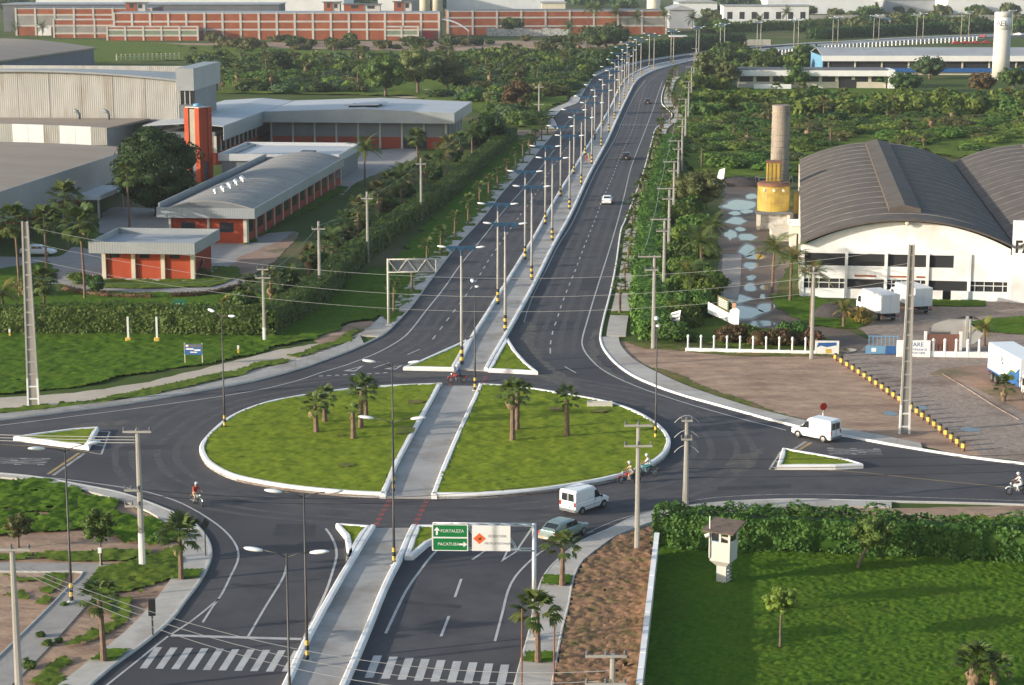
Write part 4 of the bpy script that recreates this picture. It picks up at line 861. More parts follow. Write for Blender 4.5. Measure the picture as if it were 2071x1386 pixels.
for i in range(nr):
    mb = MB(); a, b = zt*i/nr, zt*(i+1)/nr-.06; rr_ = R0+.12*(1-i/nr); mb.lathe(0, 0, [(rr_-.05, a), (rr_, a+.04), (rr_, b-.04), (rr_-.05, b)], 24); mb.build('ring', M['chimney'], r, smooth=False)
mb = MB(); mb.lathe(0, 0, [(R0-.08, 0), (R0-.08, zt-.1), (R0-.5, zt-.08)], 20); mb.build('lining', M['old_wall'], r)
# -- tall water tower cylinder
p = G(2023, 161); h = HT(2023, 161, 24); r = thing('water_tower', 'tall round grey water tower with a white lettered band', 'tower', p); R0 = 2.72
mb = MB(); mb.lathe(0, 0, [(R0+.1, 0), (R0, h*.3), (R0-.05, h*.74)], 28); mb.build('shaft', M['tower_grey'], r, smooth=True)
mb = MB(); mb.lathe(0, 0, [(R0-.02, h*.74), (R0-.02, h*.92)], 28); mb.build('white_band', M['white_paint'], r, smooth=True)
mb = MB(); mb.lathe(0, 0, [(R0-.06, h*.92), (R0+.05, h*.925), (R0+.05, h*.99), (R0-.3, h)], 28); mb.build('crown_ring', M['tower_grey'], r, smooth=True)
for k, ch in enumerate('AEL'):
    a = R(-90-17+(k-1)*27); t = text_obj('lettering', ch, 2.5, 'slate', r, ((R0+.03)*math.cos(a), (R0+.03)*math.sin(a), h*.83), (R(90), 0, a+R(90)), .01)

# -- low white offices on the right
r, lc = bld('low_office', 'low beige office with white roof band facing the scrub', 'building', 1493, 178, -2)
w = lc(1790, 178)[0]; hh = 5.6; ht = HT(1640, 178, 143)
box(r, 'wall', 'cream', 0, w, 0, 10, 0, hh-1.9)
for i in range(9):
    a = w*i/9+.5; box(r, 'window', 'glass', a, a+w/9-1.0, -.03, 0, 1.9, 3.5)
box(r, 'roof_band', 'white_paint', -1.5, w+.5, -1.4, -1.0, hh-1.9, hh-.2); box(r, 'roof', 'slate', -1.5, w+.5, -.98, 11, hh-.5, hh+.1); box(r, 'end_wall', 'white_paint', w+.52, w+2.4, -1.6, 10, 0, hh); box(r, 'door', 'dark_inside', w*.68, w*.8, -.05, -.01, 0, 2.6); box(r, 'low_wall', 'white_paint', w*.1, w*.35, -4, -3.7, 0, 1.4)
r, lc = bld('long_shed', 'very long grey roofed shed with white eaves band and blue base', 'building', 1668, 152, -1)
w = 110; z0 = HT(1700, 152, 124); z1 = HT(1700, 152, 113)
box(r, 'wall', 'cream', 1, w, 1.2, 28, 0, z0*.35); box(r, 'blue_base', 'blue_paint', 8, w, .5, 1.1, z0*.2, z0*.5); box(r, 'window_band', 'dark_inside', 1.2, w-.2, 1.5, 27.5, z0*.5, z0)
for i in range(12): box(r, 'column', 'cream', 1+i*9, 1.5+i*9, 1.15, 1.45, z0*.35, z0)
box(r, 'eaves_band', 'white_paint', -1, w+1, 0, .4, z0, z1)
for i in range(14):
    a, b = -1+(w+2)*i/14, -1+(w+2)*(i+1)/14-.1; mb = MB(); mb.panel((a,.42,z1-.1), (b,.42,z1-.1), (b,16,z1+2.1), (a,16,z1+2.1), .2); mb.panel((a,16.02,z1+2.1), (b,16.02,z1+2.1), (b,31,z1-.1), (a,31,z1-.1), .2); mb.build('roof_sheet', M['far_grey'], r)
box(r, 'end_wall', 'light_blue', -.9, -.6, .5, 30, 0, z1-.2)

# -- brick warehouses far behind
def brickwall(parent, x0, x1, n, z, rows, y=0.0, cw=.9, pm='brick', depth=30, roofm='roof_blue_grey'):
    box(parent, 'core_wall', 'brick_dark', x0+.3, x1-.3, y+.9, y+depth, 0, z-.3)
    zs_ = [0]+list(rows)+[z]
    for i in range(n+1):
        x = x0+(x1-x0)*i/n; box(parent, 'concrete_column', 'beam', x-cw/2, x+cw/2, y-.25, y+.85, 0, z+.25)
    for k in range(len(zs_)-1):
        for i in range(n):
            a, b = x0+(x1-x0)*i/n+cw/2, x0+(x1-x0)*(i+1)/n-cw/2; m = pm(i, k) if callable(pm) else pm
            box(parent, 'brick_panel', m, a, b, y, y+.8, zs_[k]+(.4 if k else 0), zs_[k+1]-.4)
    for k, zz in enumerate(zs_[1:]): box(parent, 'concrete_beam', 'beam', x0, x1, y-.12, y+.82, zz-.4, zz+(.4 if k < len(zs_)-2 else .0))
    box(parent, 'roof', roofm, x0, x1, y+.9, y+depth, z-.2, z+.1)
r, lc = bld('brick_warehouse', 'long brick warehouse with pale concrete frame across the far background', 'building', 232, 81, 1.0)
w = lc(888, 81)[0]; z = HT(560, 80, 26); brickwall(r, 0, w, 18, z, (z*.38, z*.68), cw=1.0)
for a, b in ((.845, .865), (.95, .98)): box(r, 'red_door', 'red_paint', w*a, w*b, -.08, -.02, 0, 4)
ww = w*.06; box(r, 'red_door', 'red_paint', w*.288, w*.305, -.08, -.02, 0, 3.6)
for x0, x1, g in ((-.015*w, w*.262, 5), (w*.835, w*.965*.97, 2)):
    b2 = thing('brick_annex', 'low brick annex with green louvres against the '+('left' if g == 5 else 'right')+' part of the far warehouse', 'building', r.matrix_world@Vector((0,0,0)), 0)
    b2.location = Vector(r.location)+Vector((x0+.3, -7, 0)); hz = z*.52
    brickwall(b2, 0, x1-x0, g, hz, (hz*.36, hz*.76), cw=.8, pm=lambda i, k: 'green_louvre' if k == 1 else 'brick', depth=6.0, roofm='beam')
o2 = G(62, 76); r2_ = thing('brick_warehouse', 'lower brick wing with grey block panels at the left end of the far background', 'building', (o2.x, o2.y+22, 0), R(1))
w2 = G(232, 76).x-o2.x+14; z2 = HT(100, 76, 24)+1; brickwall(r2_, -12, w2, 7, z2, (z2*.36, z2*.76), cw=.9, pm=lambda i, k: 'block_grey' if (k == 1 and i < 3) or (k == 0 and i > 4) else 'brick', depth=40, roofm='slate')
box(r2_, 'white_gate', 'white_paint', -1.5, 5, -.2, -.05, 0, z2*.34)
r3 = thing('brick_wing', 'brick wing with low grey base standing before the left far warehouse', 'building', (G(104, 78).x, G(104, 78).y+6, 0), R(1))
w3 = G(228, 78).x-G(104, 78).x; brickwall(r3, 0, w3, 3, z2*.66, (z2*.16, z2*.44), cw=.8, pm=lambda i, k: 'block_grey' if k == 1 else 'brick', depth=8, roofm='beam')
o4 = G(906, 72); r4 = thing('brick_warehouse', 'orange brick warehouse right of the white arched canopy', 'building', (o4.x, o4.y+6, 0), R(5))
w4 = G(1330, 68).x-o4.x+4; z4 = HT(1100, 70, 22); brickwall(r4, 0, w4, 9, z4, (z4*.36, z4*.72), cw=.9, pm=lambda i, k: 'block_grey' if i > 6 and k == 1 else 'brick', roofm='slate')
box(r, 'side_wall', 'brick_dark', w+.3, w+.6, 1, 38, 0, z); mb = MB()
k = 10; pr = [(13*i/k, 9.5-5.5*(i/k)**2) for i in range(k+1)]
mb.loft([[(x, y, zz) for x, zz in pr]+[(x, y, zz-.4) for x, zz in pr[::-1]] for y in (0, 9)], True)
o5 = thing('arched_canopy', 'white curved canopy at the corner of the brick warehouse', 'canopy', Vector(r.location)+Vector((w+1, 3, 0)), R(1)); mb.build('canopy_shell', M['white_paint'], o5)
for x in (2, 12.6): box(o5, 'canopy_post', 'beam', x-.2, x+.2, 4, 4.4, 0, 9.4-5.5*(x/13)**2-.35)
for (x0, x1, y0, y1, nm) in ((265, 303, 5, 21, 'beside the white depot'), (660, 692, 4, 22, 'left of the tall block'), (700, 772, 8, 30, 'with two dark windows'), (800, 835, 3, 20, 'before the grey towers')):
    Yk = r.location.y+26; xa, xb = hx(x0, Yk), hx(x1, Yk); zt = ZT((x0+x1)/2, y0, Yk); tt = thing('roof_block', 'small brick roof house '+nm+' on the far warehouse roof', 'building', (xa, Yk, 0))
    wq = xb-xa; box(tt, 'wall', 'brick', 0, wq*.55, 0, 7, z, zt-.3); box(tt, 'wall', 'beam', wq*.55, wq, .3, 7, z, zt-.35); box(tt, 'window', 'dark_inside', wq*.2, wq*.4, -.05, 0, z+(zt-z)*.4, zt-.8); box(tt, 'window', 'dark_inside', wq*.65, wq*.85, .25, .3, z+(zt-z)*.35, zt-.9); box(tt, 'roof_slab', 'slate', -.8, wq+.8, -.8, 7.5, zt-.3, zt)
def far(name, label, x0, x1, yt, yb, m, roof='far_grey', depth=40, wins=0, Y=None, gable=0, cat='building'):
    Yk = Y or G((x0+x1)/2, yb).y; xa, xb = hx(x0, Yk), hx(x1, Yk); zt = ZT((x0+x1)/2, yt, Yk); w_ = xb-xa
    t = thing(name, label, cat, (xa, Yk, 0)); box(t, 'wall', m, 0, w_, 0, depth, 0, zt-.4)
    if gable:
        mb = MB(); mb.loft([[(-1,y,zt-.4),(w_+1,y,zt-.4),(w_/2,y,zt+gable)] for y in (-1, depth)], True); mb.build('roof', M[roof], t)
    else: box(t, 'roof', roof, -.6, w_+.6, -.6, depth+.6, zt-.4, zt)
    for i in range(wins): box(t, 'window', 'dark_inside', w_*(i+.3)/wins, w_*(i+.72)/wins, -.06, 0, (zt)*.42, zt*.72)
    return t
far('depot', 'huge white flat depot along the top left of the view', 86, 700, -14, 12, 'far_white', Y=1250, depth=80)
far('grey_roofed_shed', 'long grey roofed shed just behind the left brick warehouse', 20, 570, 8, 24, 'slate', Y=1040, depth=30, roof='roof_blue_grey')
far('tall_block', 'pale tall block with blue stair slot behind the brick warehouse', 768, 815, -30, 24, 'far_white', Y=1190)
far('tall_block', 'grey tall block behind the middle of the brick warehouse', 816, 850, -24, 24, 'far_grey', Y=1200)
for i, x in enumerate((852, 876)):
    Yk = 1180; t = thing('silo', 'cream storage silo '+('left' if i == 0 else 'right')+' of the pair behind the brick warehouse', 'silo', (hx(x+10, Yk), Yk, 0), 0, 'far silos'); mb = MB(); mb.lathe(0, 0, [(3.2, 0), (3.2, 34), (1.5, 36)], 16); mb.build('silo_shell', M['cream'], t, smooth=True)
t = far('office_block', 'white far office with a row of dark windows', 905, 1140, -6, 16, 'far_white', Y=1230, wins=0)
for i in range(18): box(t, 'window', 'slate', 2+i*3.6, 4+i*3.6, -.06, 0, 18, 24)
far('store_building', 'beige store right of the white far office', 1095, 1142, 5, 24, 'cream', Y=1090, depth=20)
t = thing('silo', 'cream tank beside the palms above the orange brick warehouse', 'silo', (hx(1318, 1120), 1120, 0)); mb = MB(); mb.lathe(0, 0, [(3.8, 0), (3.8, ZT(1318, -6, 1120)), (1, ZT(1318, -9, 1120))], 16); mb.build('silo_shell', M['cream'], t, smooth=True)
far('white_store', 'white store with pitched roof behind the palms', 1368, 1445, 4, 18, 'far_white', Y=1250, gable=3)
far('grey_store', 'grey pitched store left of the long white workshop', 1350, 1400, 19, 34, 'far_grey', Y=1080, gable=2)
far('white_workshop', 'long white workshop with square windows beyond the avenue', 1458, 1628, 11, 36, 'far_white', wins=7, Y=1075, depth=18)
far('white_store', 'white roofed store at the top right of the view', 1545, 1760, -6, 10, 'far_white', Y=1330)
far('white_store', 'long white store with pale roof along the top right edge', 1905, 2140, -3, 12, 'far_white', Y=1330, depth=60)
far('grey_store', 'grey store in the distance with a low gable', 1780, 1880, -2, 10, 'far_grey', Y=1370, gable=2)
far('small_house', 'small house with blue roof beyond the far hedge', 1755, 1792, 38, 58, 'cream', roof='blue_paint', Y=1010, depth=8, cat='house')
far('gate_lodge', 'low orange lodge under a pale roof beside the far hedge', 1354, 1384, 73, 90, 'orange_wall', roof='far_white', Y=860, depth=8, cat='house')
t = thing('wall', 'derelict white painted wall with holes before the orange warehouse', 'wall', (hx(985, 985), 985, 0), R(3))
for i in range(9): box(t, 'wall_section', 'old_wall', i*4.5, i*4.5+4.4, 0, .4, 0, 3.9-.7*((i*7) % 3)*.5)
t = thing('wall', 'long grey boundary wall at the far right', 'wall', (hx(1630, 1200), 1200, 0))
for i in range(16): box(t, 'wall_section', 'block_grey', i*9, i*9+8.8, 0, .4, 0, 3.4)
t = thing('wall', 'low pale wall along the far side of the avenue', 'wall', (hx(1330, 880), 880, 0), R(8))
for i in range(14): box(t, 'wall_section', 'cream', i*3.6, i*3.6+3.5, 0, .3, 0, 2.6)
# far railing beside the avenue
t = thing('railing', 'white concrete railing beside the far avenue', 'railing'); FR = smooth_line(Gs([(1575,112.5),(1653,104.5),(1716,99),(1803,93),(1900,87.5),(1990,82.5)]), 3); L_ = length(FR); n = int(L_/3.2)
for i in range(n):
    p, h = along(FR, i*3.2); mb = MB(); mb.box(-.2, .2, -.2, .2, 0, 2.3); mb.build('post', M['white_paint'], t, p, h)
for z in (1.1, 2.2):
    mb = MB(); mb.tube([q+Vector((0,0,z)) for q in FR], .12, 4); mb.build('rail', M['white_paint'], t)

t = thing('post_fence', 'row of pale posts in the grass above the curved hall', 'fence'); A, B = G(236, 124), G(362, 121)
for i in range(15): q = A+(B-A)*i/14; o = box(t, 'post', 'cream', -.22, .22, -.2, .2, 0, 2.6); o.location = q
mb = MB(); mb.tube([A+Vector((0,0,1.6)), B+Vector((0,0,1.6))], .05, 4); mb.build('rail', M['cream'], t)
# -- guard tower
p = G(1462, 1179); r = thing('guard_tower', 'white guard booth raised on a short column above the hedge', 'guard tower', p, R(-28)); hz = lambda y: HT(1462, 1179, y)
zb, zt = hz(1131), hz(1068)
box(r, 'column', 'tower_grey', -.34, .34, -.34, .34, 0, zb-.35)
for i in range(6): box(r, 'rung', 'beam', .35, .5, -.28, .28, .25+i*.25, .3+i*.25)
mb = MB(); mb.loft([[(-.35,-.35,zb-.4),(.35,-.35,zb-.4),(.35,.35,zb-.4),(-.35,.35,zb-.4)], [(-.7,-.68,zb),(.7,-.68,zb),(.7,.68,zb),(-.7,.68,zb)]], True); mb.build('corbel', M['tower_grey'], r)
zw = zb+(zt-zb)*.62
for nm, b in (('front_wall', (-.7,.7,-.68,-.6)), ('back_wall', (-.7,.7,.6,.68)), ('side_wall', (-.7,-.62,-.59,.59)), ('side_wall', (.62,.7,-.59,.59))): box(r, nm, 'tower_grey', *b, zb, zw)
for x, y in ((-.64,-.63), (.64,-.63), (.64,.63), (-.64,.63), (0,-.63)): box(r, 'window_post', 'tower_grey', x-.07, x+.07, y-.06, y+.06, zw, zt)
box(r, 'floor', 'beam', -.61, .61, -.59, .59, zb, zb+.06); box(r, 'window_pane', 'glass', -.56, -.08, -.65, -.62, zw+.02, zt-.1); box(r, 'window_frame', 'light_blue', -.58, -.06, -.672, -.655, zw, zw+.06); box(r, 'window_pane', 'glass', .63, .65, -.52, .52, zw+.02, zt-.1)
mb = MB(); mb.panel((-1.1,-1.15,zt+.0), (1.1,-1.15,zt+.0), (1.1,1.1,zt+.34), (-1.1,1.1,zt+.34), .1); mb.build('roof_slab', M['trunk'], r)
mb = MB(); mb.tube([(-.7,-.75,zb+.2), (-.7,-.75,zt+.9)], .04, 6); mb.tube([(-.7,-.75,zt-.35), (-.98,-.85,zt-.48)], .14, 6); mb.build('mast', M['white_paint'], r)
# -- low boundary wall by the lawn
t = thing('boundary_wall', 'white topped masonry wall between the dry strip and the dark lawn', 'wall')
A, B = G(1328, 1125), G(1292, 1440); hw = 1.6; n = 12; d = (B-A)/n; ang = math.atan2(d.y, d.x)
for i in range(n):
    q = A+d*i; o = box(t, 'wall_section', 'old_wall', 0, d.length-.03, -.12, .12, 0, hw-.02*(i % 3)); o.location = q; o.rotation_euler = (0,0,ang)
    o = box(t, 'coping', 'white_wall', 0, d.length-.03, -.17, .17, hw-.02*(i % 3), hw+.09-.02*(i % 3)); o.location = q; o.rotation_euler = (0,0,ang)
# -- white post fence and gates before the factory
t = thing('post_fence', 'white concrete posts on a low white wall beside the factory entrance', 'fence'); A, B = G(1386, 711), G(1650, 717); n = 10
d = B-A; o = box(t, 'low_wall', 'white_wall', 0, d.length, -.12, .12, 0, .38); o.location = A; o.rotation_euler = (0,0,math.atan2(d.y, d.x))
for i in range(n):
    q = A+d*(i+.2)/n; mb = MB(); mb.lathe(0, 0, [(.1, 0), (.09, 1.5), (.15, 1.56), (.12, 1.7), (.05, 1.8)], 8); mb.build('post', M['white_paint'], t, q)
t = thing('post_fence', 'white posts on a white wall right of the entrance sign', 'fence'); A, B = G(1880, 722), G(1996, 724); d = B-A
o = box(t, 'low_wall', 'white_wall', 0, d.length+2, -.12, .12, 0, .6); o.location = A; o.rotation_euler = (0,0,math.atan2(d.y, d.x))
for i in range(5):
    q = A+d*(i+.3)/5; mb = MB(); mb.lathe(0, 0, [(.15, 0), (.14, 1.7), (.2, 1.76), (.06, 1.95)], 8); mb.build('post', M['white_paint'], t, q)
p = G(1648, 717); t = thing('entrance_sign', 'white sign board with blue picture beside the bollard row', 'sign', p, R(-3)); box(t, 'sign_wall', 'white_paint', 0, 2.45, -.1, .1, 0, 1.45)
mb = MB(); mb.add([(.15,-.106,.75),(.6,-.106,.95),(1.2,-.106,.8),(2.2,-.106,1.0),(2.2,-.106,1.3),(.3,-.106,1.25)], [(0,1,2,3,4,5)]); mb.build('blue_picture', M['blue_paint'], t); box(t, 'yellow_figure', 'yellow', 1.1, 1.7, -.108, -.101, .15, .6)
p = G(1813, 722); t = thing('stop_sign_wall', 'white wall sign with blue lettering at the factory gate', 'sign', p, R(-3)); box(t, 'sign_wall', 'white_wall', 0, 3.4, -.1, .1, 0, 1.75)
text_obj('lettering', 'PARE', .62, 'blue_paint', t, (2.0,-.108,1.32), (R(90),0,0), .004); text_obj('lettering', 'IDENTIFIQUE-SE', .3, 'blue_paint', t, (2.0,-.108,.8), (R(90),0,0), .004); text_obj('lettering', 'NA PORTARIA', .3, 'blue_paint', t, (1.95,-.108,.45), (R(90),0,0), .004)
p = G(1750, 719); t = thing('gate', 'pale blue metal sliding gate left of the lettered wall', 'gate', p, R(-3))
box(t, 'gate_sheet', 'light_blue', 0, 2.0, -.05, .05, .2, 1.0); box(t, 'gate_sheet', 'blue_paint', 2.1, 3.1, -.05, .05, .2, 1.0); box(t, 'white_notice', 'white_paint', .6, 1.1, -.07, -.051, .4, .8)
for k in range(8): box(t, 'bar', 'light_blue', .3+k*.42, .36+k*.42, -.03, .03, 1.0, 2.0)
box(t, 'rail', 'light_blue', .2, 3.4, -.04, .04, 2.0, 2.08)
p = G(1868, 712); t = thing('brick_wall', 'unplastered brick wall between white posts beside the gate', 'wall', p, R(-3)); box(t, 'brick_panel', 'brick_dark', .3, 3.6, -.08, .08, 0, 1.9); box(t, 'post', 'white_paint', 0, .28, -.14, .14, 0, 2.2); box(t, 'post', 'white_paint', 3.62, 3.9, -.14, .14, 0, 2.2)
# ================================================================ vegetation
def leafq(Cn, Nn, size, rg, asp=.6):                   # one quad per leaf clump
    n = len(Cn); r = rg.normal(size=(n, 3)); u = np.cross(Nn, r); u /= np.linalg.norm(u, axis=1)[:, None]+1e-9; v = np.cross(Nn, u)
    s = np.asarray(size)*(.6+.8*rg.random(n)); u = u*s[:, None]*.5; v = v*s[:, None]*.5*asp
    V = np.stack([Cn-u, Cn+v*1.0-u*.1, Cn+u, Cn-v*1.0-u*.1], 1).reshape(-1, 3)
    return V, np.arange(4*n).reshape(n, 4)
def sph(c, r, rg, nu=8, nv=5):
    th = np.linspace(.12, math.pi-.12, nv+1); ph = np.linspace(0, 2*math.pi, nu+1)[:-1]
    T, P = np.meshgrid(th, ph, indexing='ij'); k = (.85+.3*rg.random(T.shape))
    V = np.stack([c[0]+r[0]*np.sin(T)*np.cos(P)*k, c[1]+r[1]*np.sin(T)*np.sin(P)*k, c[2]+r[2]*np.cos(T)*k], -1).reshape(-1, 3)
    F = [(i*nu+j, (i+1)*nu+j, (i+1)*nu+(j+1) % nu, i*nu+(j+1) % nu) for i in range(nv) for j in range(nu)]
    return V, np.array(F)
def joinq(parts):
    Vs, Fs, o = [], [], 0
    for V, F in parts: Vs.append(V); Fs.append(F+o); o += len(V)
    return np.concatenate(Vs), np.concatenate(Fs)
def crown(blobs, n, size, seed, core=.74, shell=.35):
    rg = np.random.default_rng(seed); w = np.array([b[1][0]*b[1][1] for b in blobs]); ch = rg.choice(len(blobs), n, p=w/w.sum())
    c = np.array([b[0] for b in blobs])[ch]; r = np.array([b[1] for b in blobs])[ch]
    d = rg.normal(size=(n, 3)); d /= np.linalg.norm(d, axis=1)[:, None]; d[:, 2] = np.where(d[:, 2] < -.45, -d[:, 2], d[:, 2])
    rad = 1.06-shell*rg.random(n)**1.5; P = c+d*r*rad[:, None]; N = d+.75*rg.normal(size=(n, 3)); N /= np.linalg.norm(N, axis=1)[:, None]
    P[:, 2] = np.maximum(P[:, 2], .05)
    parts = [leafq(P, N, size, rg)]
    if core: parts += [sph(b[0], [q*core for q in b[1]], rg) for b in blobs]
    return joinq(parts)
def bush_blobs(seed, R0=2.4, H=2.2, k=7):
    r = random.Random(seed); B = [((0, 0, H*.45), (R0*.75, R0*.75, H*.55))]
    for i in range(k):
        a = 2*math.pi*i/k+r.uniform(-.4, .4); d = R0*r.uniform(.35, .75); q = R0*r.uniform(.35, .55); B.append(((d*math.cos(a), d*math.sin(a), H*r.uniform(.25, .75)), (q, q, q*r.uniform(.6, .95))))
    return B
def tree_blobs(seed, R0, z0, z1, k=12, q0=.3):
    r = random.Random(seed); zc = (z0+z1)/2; hh = (z1-z0)/2; B = [((0, 0, zc), (R0*.62, R0*.62, hh*.7))]
    for i in range(k):
        a = 2.4*i+r.uniform(-.3, .3); t = (i+.5)/k*2-1; rr_ = R0*math.sqrt(max(0, 1-t*t))*.72; q = R0*r.uniform(q0, q0+.14); B.append(((rr_*math.cos(a), rr_*math.sin(a), zc+t*hh*.72), (q, q, q*.8)))
    return B
def cmesh(name, blobs, n, size, seed, m, core=.74): V, F = crown(blobs, n, size, seed, core); return npmesh(name, V, F, M[m])
BUSH = {}
for m in ('leaf_dark', 'leaf_mid', 'leaf_light', 'leaf_olive', 'leaf_blue', 'leaf_rust', 'hedge_leaf', 'leaf_yellow'):
    BUSH[m] = [cmesh('bush_leaves', bush_blobs(hash_(m)+k, 2.4, 2.3), 900, .46, k+5, m) for k in range(3)]
def trunk_mesh(h, r0, r1, lean, seed, limbs=0, R0=0, z1=0):
    r = random.Random(seed); mb = MB(); k = 5
    pts = [Vector((lean[0]*(i/k)**1.5+r.uniform(-.05, .05)*h*.2*(i > 0), lean[1]*(i/k)**1.5+r.uniform(-.05, .05)*h*.2*(i > 0), h*i/k)) for i in range(k+1)]
    mb.tube(pts, [r0*(1.25 if i == 0 else 1)+(r1-r0)*i/k for i in range(k+1)], 7)
    for i in range(limbs):
        a = 2*math.pi*i/limbs+r.uniform(-.4, .4); e = pts[-1]+Vector((R0*.6*math.cos(a), R0*.6*math.sin(a), (z1-h)*r.uniform(.3, .7))); m_ = (pts[-2]+e)/2+Vector((0, 0, .2*(z1-h)))
        mb.tube([pts[-2], m_, e], [r1*.8, r1*.55, r1*.2], 5)
    return mb
TREE = {}
def tree(name, label, cat, loc, h, R0, m, seed, n=1600, size=.45, group=None, trunk='trunk', zf=.3, sc=1, lean=(0, 0), core=.66, nb=13, q0=.3):
    key = (name, m, seed % 3, round(h/R0, 1), n)
    t = thing(name, label, cat, loc, rnd.uniform(0, 6), group)
    th = h*(zf+.12); o = trunk_mesh(th, max(.09, R0*.075), max(.06, R0*.05), lean, seed, 5, R0, h).build('trunk', M[trunk], t, smooth=True)
    me = cmesh('crown', tree_blobs(seed, R0, h*zf, h, nb, q0), n, size, seed, m, core); link('crown', me, t, (lean[0], lean[1], 0)); return t
# ---- palms
def fan_frond(p=1.1, L=1.0, nb=11, seed=1, droop=.35, spread=2.5):
    r = random.Random(seed); V = []; F = []
    def q(*P): o = len(V); V.extend(P); F.append((o, o+1, o+2, o+3))
    q((0,-.03,0), (p,-.02,-.04*p), (p,.02,-.04*p), (0,.03,0)); z = -.04*p
    for i in range(nb):
        a = -spread/2+spread*i/(nb-1); l = L*(1-.25*abs(a)/1.3)*r.uniform(.85, 1.08); ca, sa = math.cos(a), math.sin(a); wd = .13*L
        dz = -droop*l*r.uniform(.6, 1.3)
        q((p, 0, z), (p+l*.55*ca+wd*sa, l*.55*sa-wd*ca, z+.06*l), (p+l*ca, l*sa, z+dz), (p+l*.55*ca-wd*sa, l*.55*sa+wd*ca, z+.06*l))
    return np.array(V, float), np.array(F)
def coco_frond(L=3.2, seed=1, k=13, w=.85):
    r = random.Random(seed); V = []; F = []; pts = []
    for i in range(k+1):
        t = i/k; pts.append(np.array([L*(t-.12*t*t), 0, L*(.30*t-.72*t*t)]))
    def q(*P): o = len(V); V.extend([tuple(x) for x in P]); F.append((o, o+1, o+2, o+3))
    for i in range(k):
        a, b = pts[i], pts[i+1]; q(a+[0,-.03,0], b+[0,-.02,0], b+[0,.02,0], a+[0,.03,0])
        wl = w*math.sin(math.pi*min(1, (i+1.2)/(k+1)))**.7
        for s in (-1, 1):
            for j in (0, .5):
                c = a+(b-a)*j; e = c+np.array([.28*wl, s*wl*.8, -.42*wl*r.uniform(.5, 1.3)]); d = (b-a)*.40; q(c, c+d, e+d*.4, e)
    return np.array(V, float), np.array(F)
def rot_frond(V, az, el, roll=0):
    ce, se = math.cos(el), math.sin(el); ca, sa = math.cos(az), math.sin(az); x = V[:, 0]*ce-V[:, 2]*se; z = V[:, 0]*se+V[:, 2]*ce; y = V[:, 1]
    return np.stack([x*ca-y*sa, x*sa+y*ca, z], 1)
def crown_angles(n, seed, top=1.35, bot=-.75):
    r = random.Random(seed); return [(2.4*i+r.uniform(-.25, .25), bot+(top-bot)*((i+.5)/n)**.85+r.uniform(-.1, .1)) for i in range(n)]
FANF = [npmesh('frond', *fan_frond(seed=s), M['palm_leaf']) for s in (1, 2)]; FAND = npmesh('frond', *fan_frond(seed=5, droop=.8, spread=1.7), M['palm_dead'])
FANB = [npmesh('frond', *fan_frond(.9, 1.2, 8, seed=s), M['leaf_blue']) for s in (3,)]
COCF = [npmesh('frond', *coco_frond(seed=s), M['palm_leaf']) for s in (1, 2)]; COCY = npmesh('frond', *coco_frond(seed=4), M['leaf_yellow'])
def palm_trunk(h, r0, r1, seed, bend=.15, m='palm_trunk', t=None):
    r = random.Random(seed); a = r.uniform(0, 6); k = 7; b = bend*r.uniform(.3, 1); mb = MB()
    pts = [Vector((b*math.cos(a)*(i/k)**2*h*.3, b*math.sin(a)*(i/k)**2*h*.3, h*i/k)) for i in range(k+1)]
    rs = [(r0+(r1-r0)*i/k)*(1.12 if i % 2 else .94) for i in range(k+1)]; rs[0] *= 1.25; mb.tube(pts, rs, 8); mb.build('trunk', M[m], t); return pts[-1]
def near_palm(label, px, py, ptop, R0=1.25, n=20, dead=3, group=None, seed=1, fr=None, tr=.17, name='fan_palm', cat='palm tree', bend=.15, top=1.35, bot=-.55, zz=.15, loc=None, h=None, fs=None, yel=0):
    loc = loc or G(px, py, zz); h = h or (HT(px, py, ptop)-zz); t = thing(name, label, cat, loc, 0, group); th = max(.4, h-R0*.75)
    tip = palm_trunk(th, tr*1.1, tr*.85, seed, bend, t=t); sc = fs or R0/1.9; rr_ = random.Random(seed)
    for i, (az, el) in enumerate(crown_angles(n, seed, top, bot)):
        me = (fr or FANF)[i % len(fr or FANF)]
        if yel and i % yel == 0: me = COCY
        o = link('frond', me, t, tip); o.rotation_euler = (rr_.uniform(-.3, .3), -el, az); q = sc*rr_.uniform(.85, 1.12); o.scale = (q, q, q)
    for i in range(dead):
        o = link('dead_frond', FAND, t, tip-Vector((0,0,.1))); o.rotation_euler = (0, rr_.uniform(.7, 1.25), rr_.uniform(0, 6)); o.scale = (sc*.65,)*3
    return t
def palm_crown(kind, seed, n, R0, skirt=0):
    r = random.Random(seed); P = []
    for i, (az, el) in enumerate(crown_angles(n, seed, 1.4, -.5)):
        V, F = fan_frond(seed=i % 4) if kind == 'fan' else coco_frond(seed=i % 4, k=8)
        P.append((rot_frond(V*(R0/(1.9 if kind == 'fan' else 3.2))*r.uniform(.85, 1.1), az, el), F))
    return joinq(P)
def skirt_mesh(seed, R0):
    r = random.Random(seed); P = []
    for i in range(11):
        V, F = fan_frond(seed=i, droop=.9, spread=1.5); P.append((rot_frond(V*R0/1.9*r.uniform(.7, .95), 2.4*i, -1.0-r.uniform(0, .4)), F))
    return joinq(P)
FARP = {k: [npmesh('crown', *palm_crown(k, 10+s, 20 if k == 'fan' else 15, 1.9 if k == 'fan' else 3.2), M[mm]) for s, mm in ((0, 'palm_leaf'), (1, 'leaf_olive' if k == 'fan' else 'palm_leaf'))] for k in ('fan', 'coco')}
SKIRT = [npmesh('skirt', *skirt_mesh(3, 1.9), M['palm_dead'])]
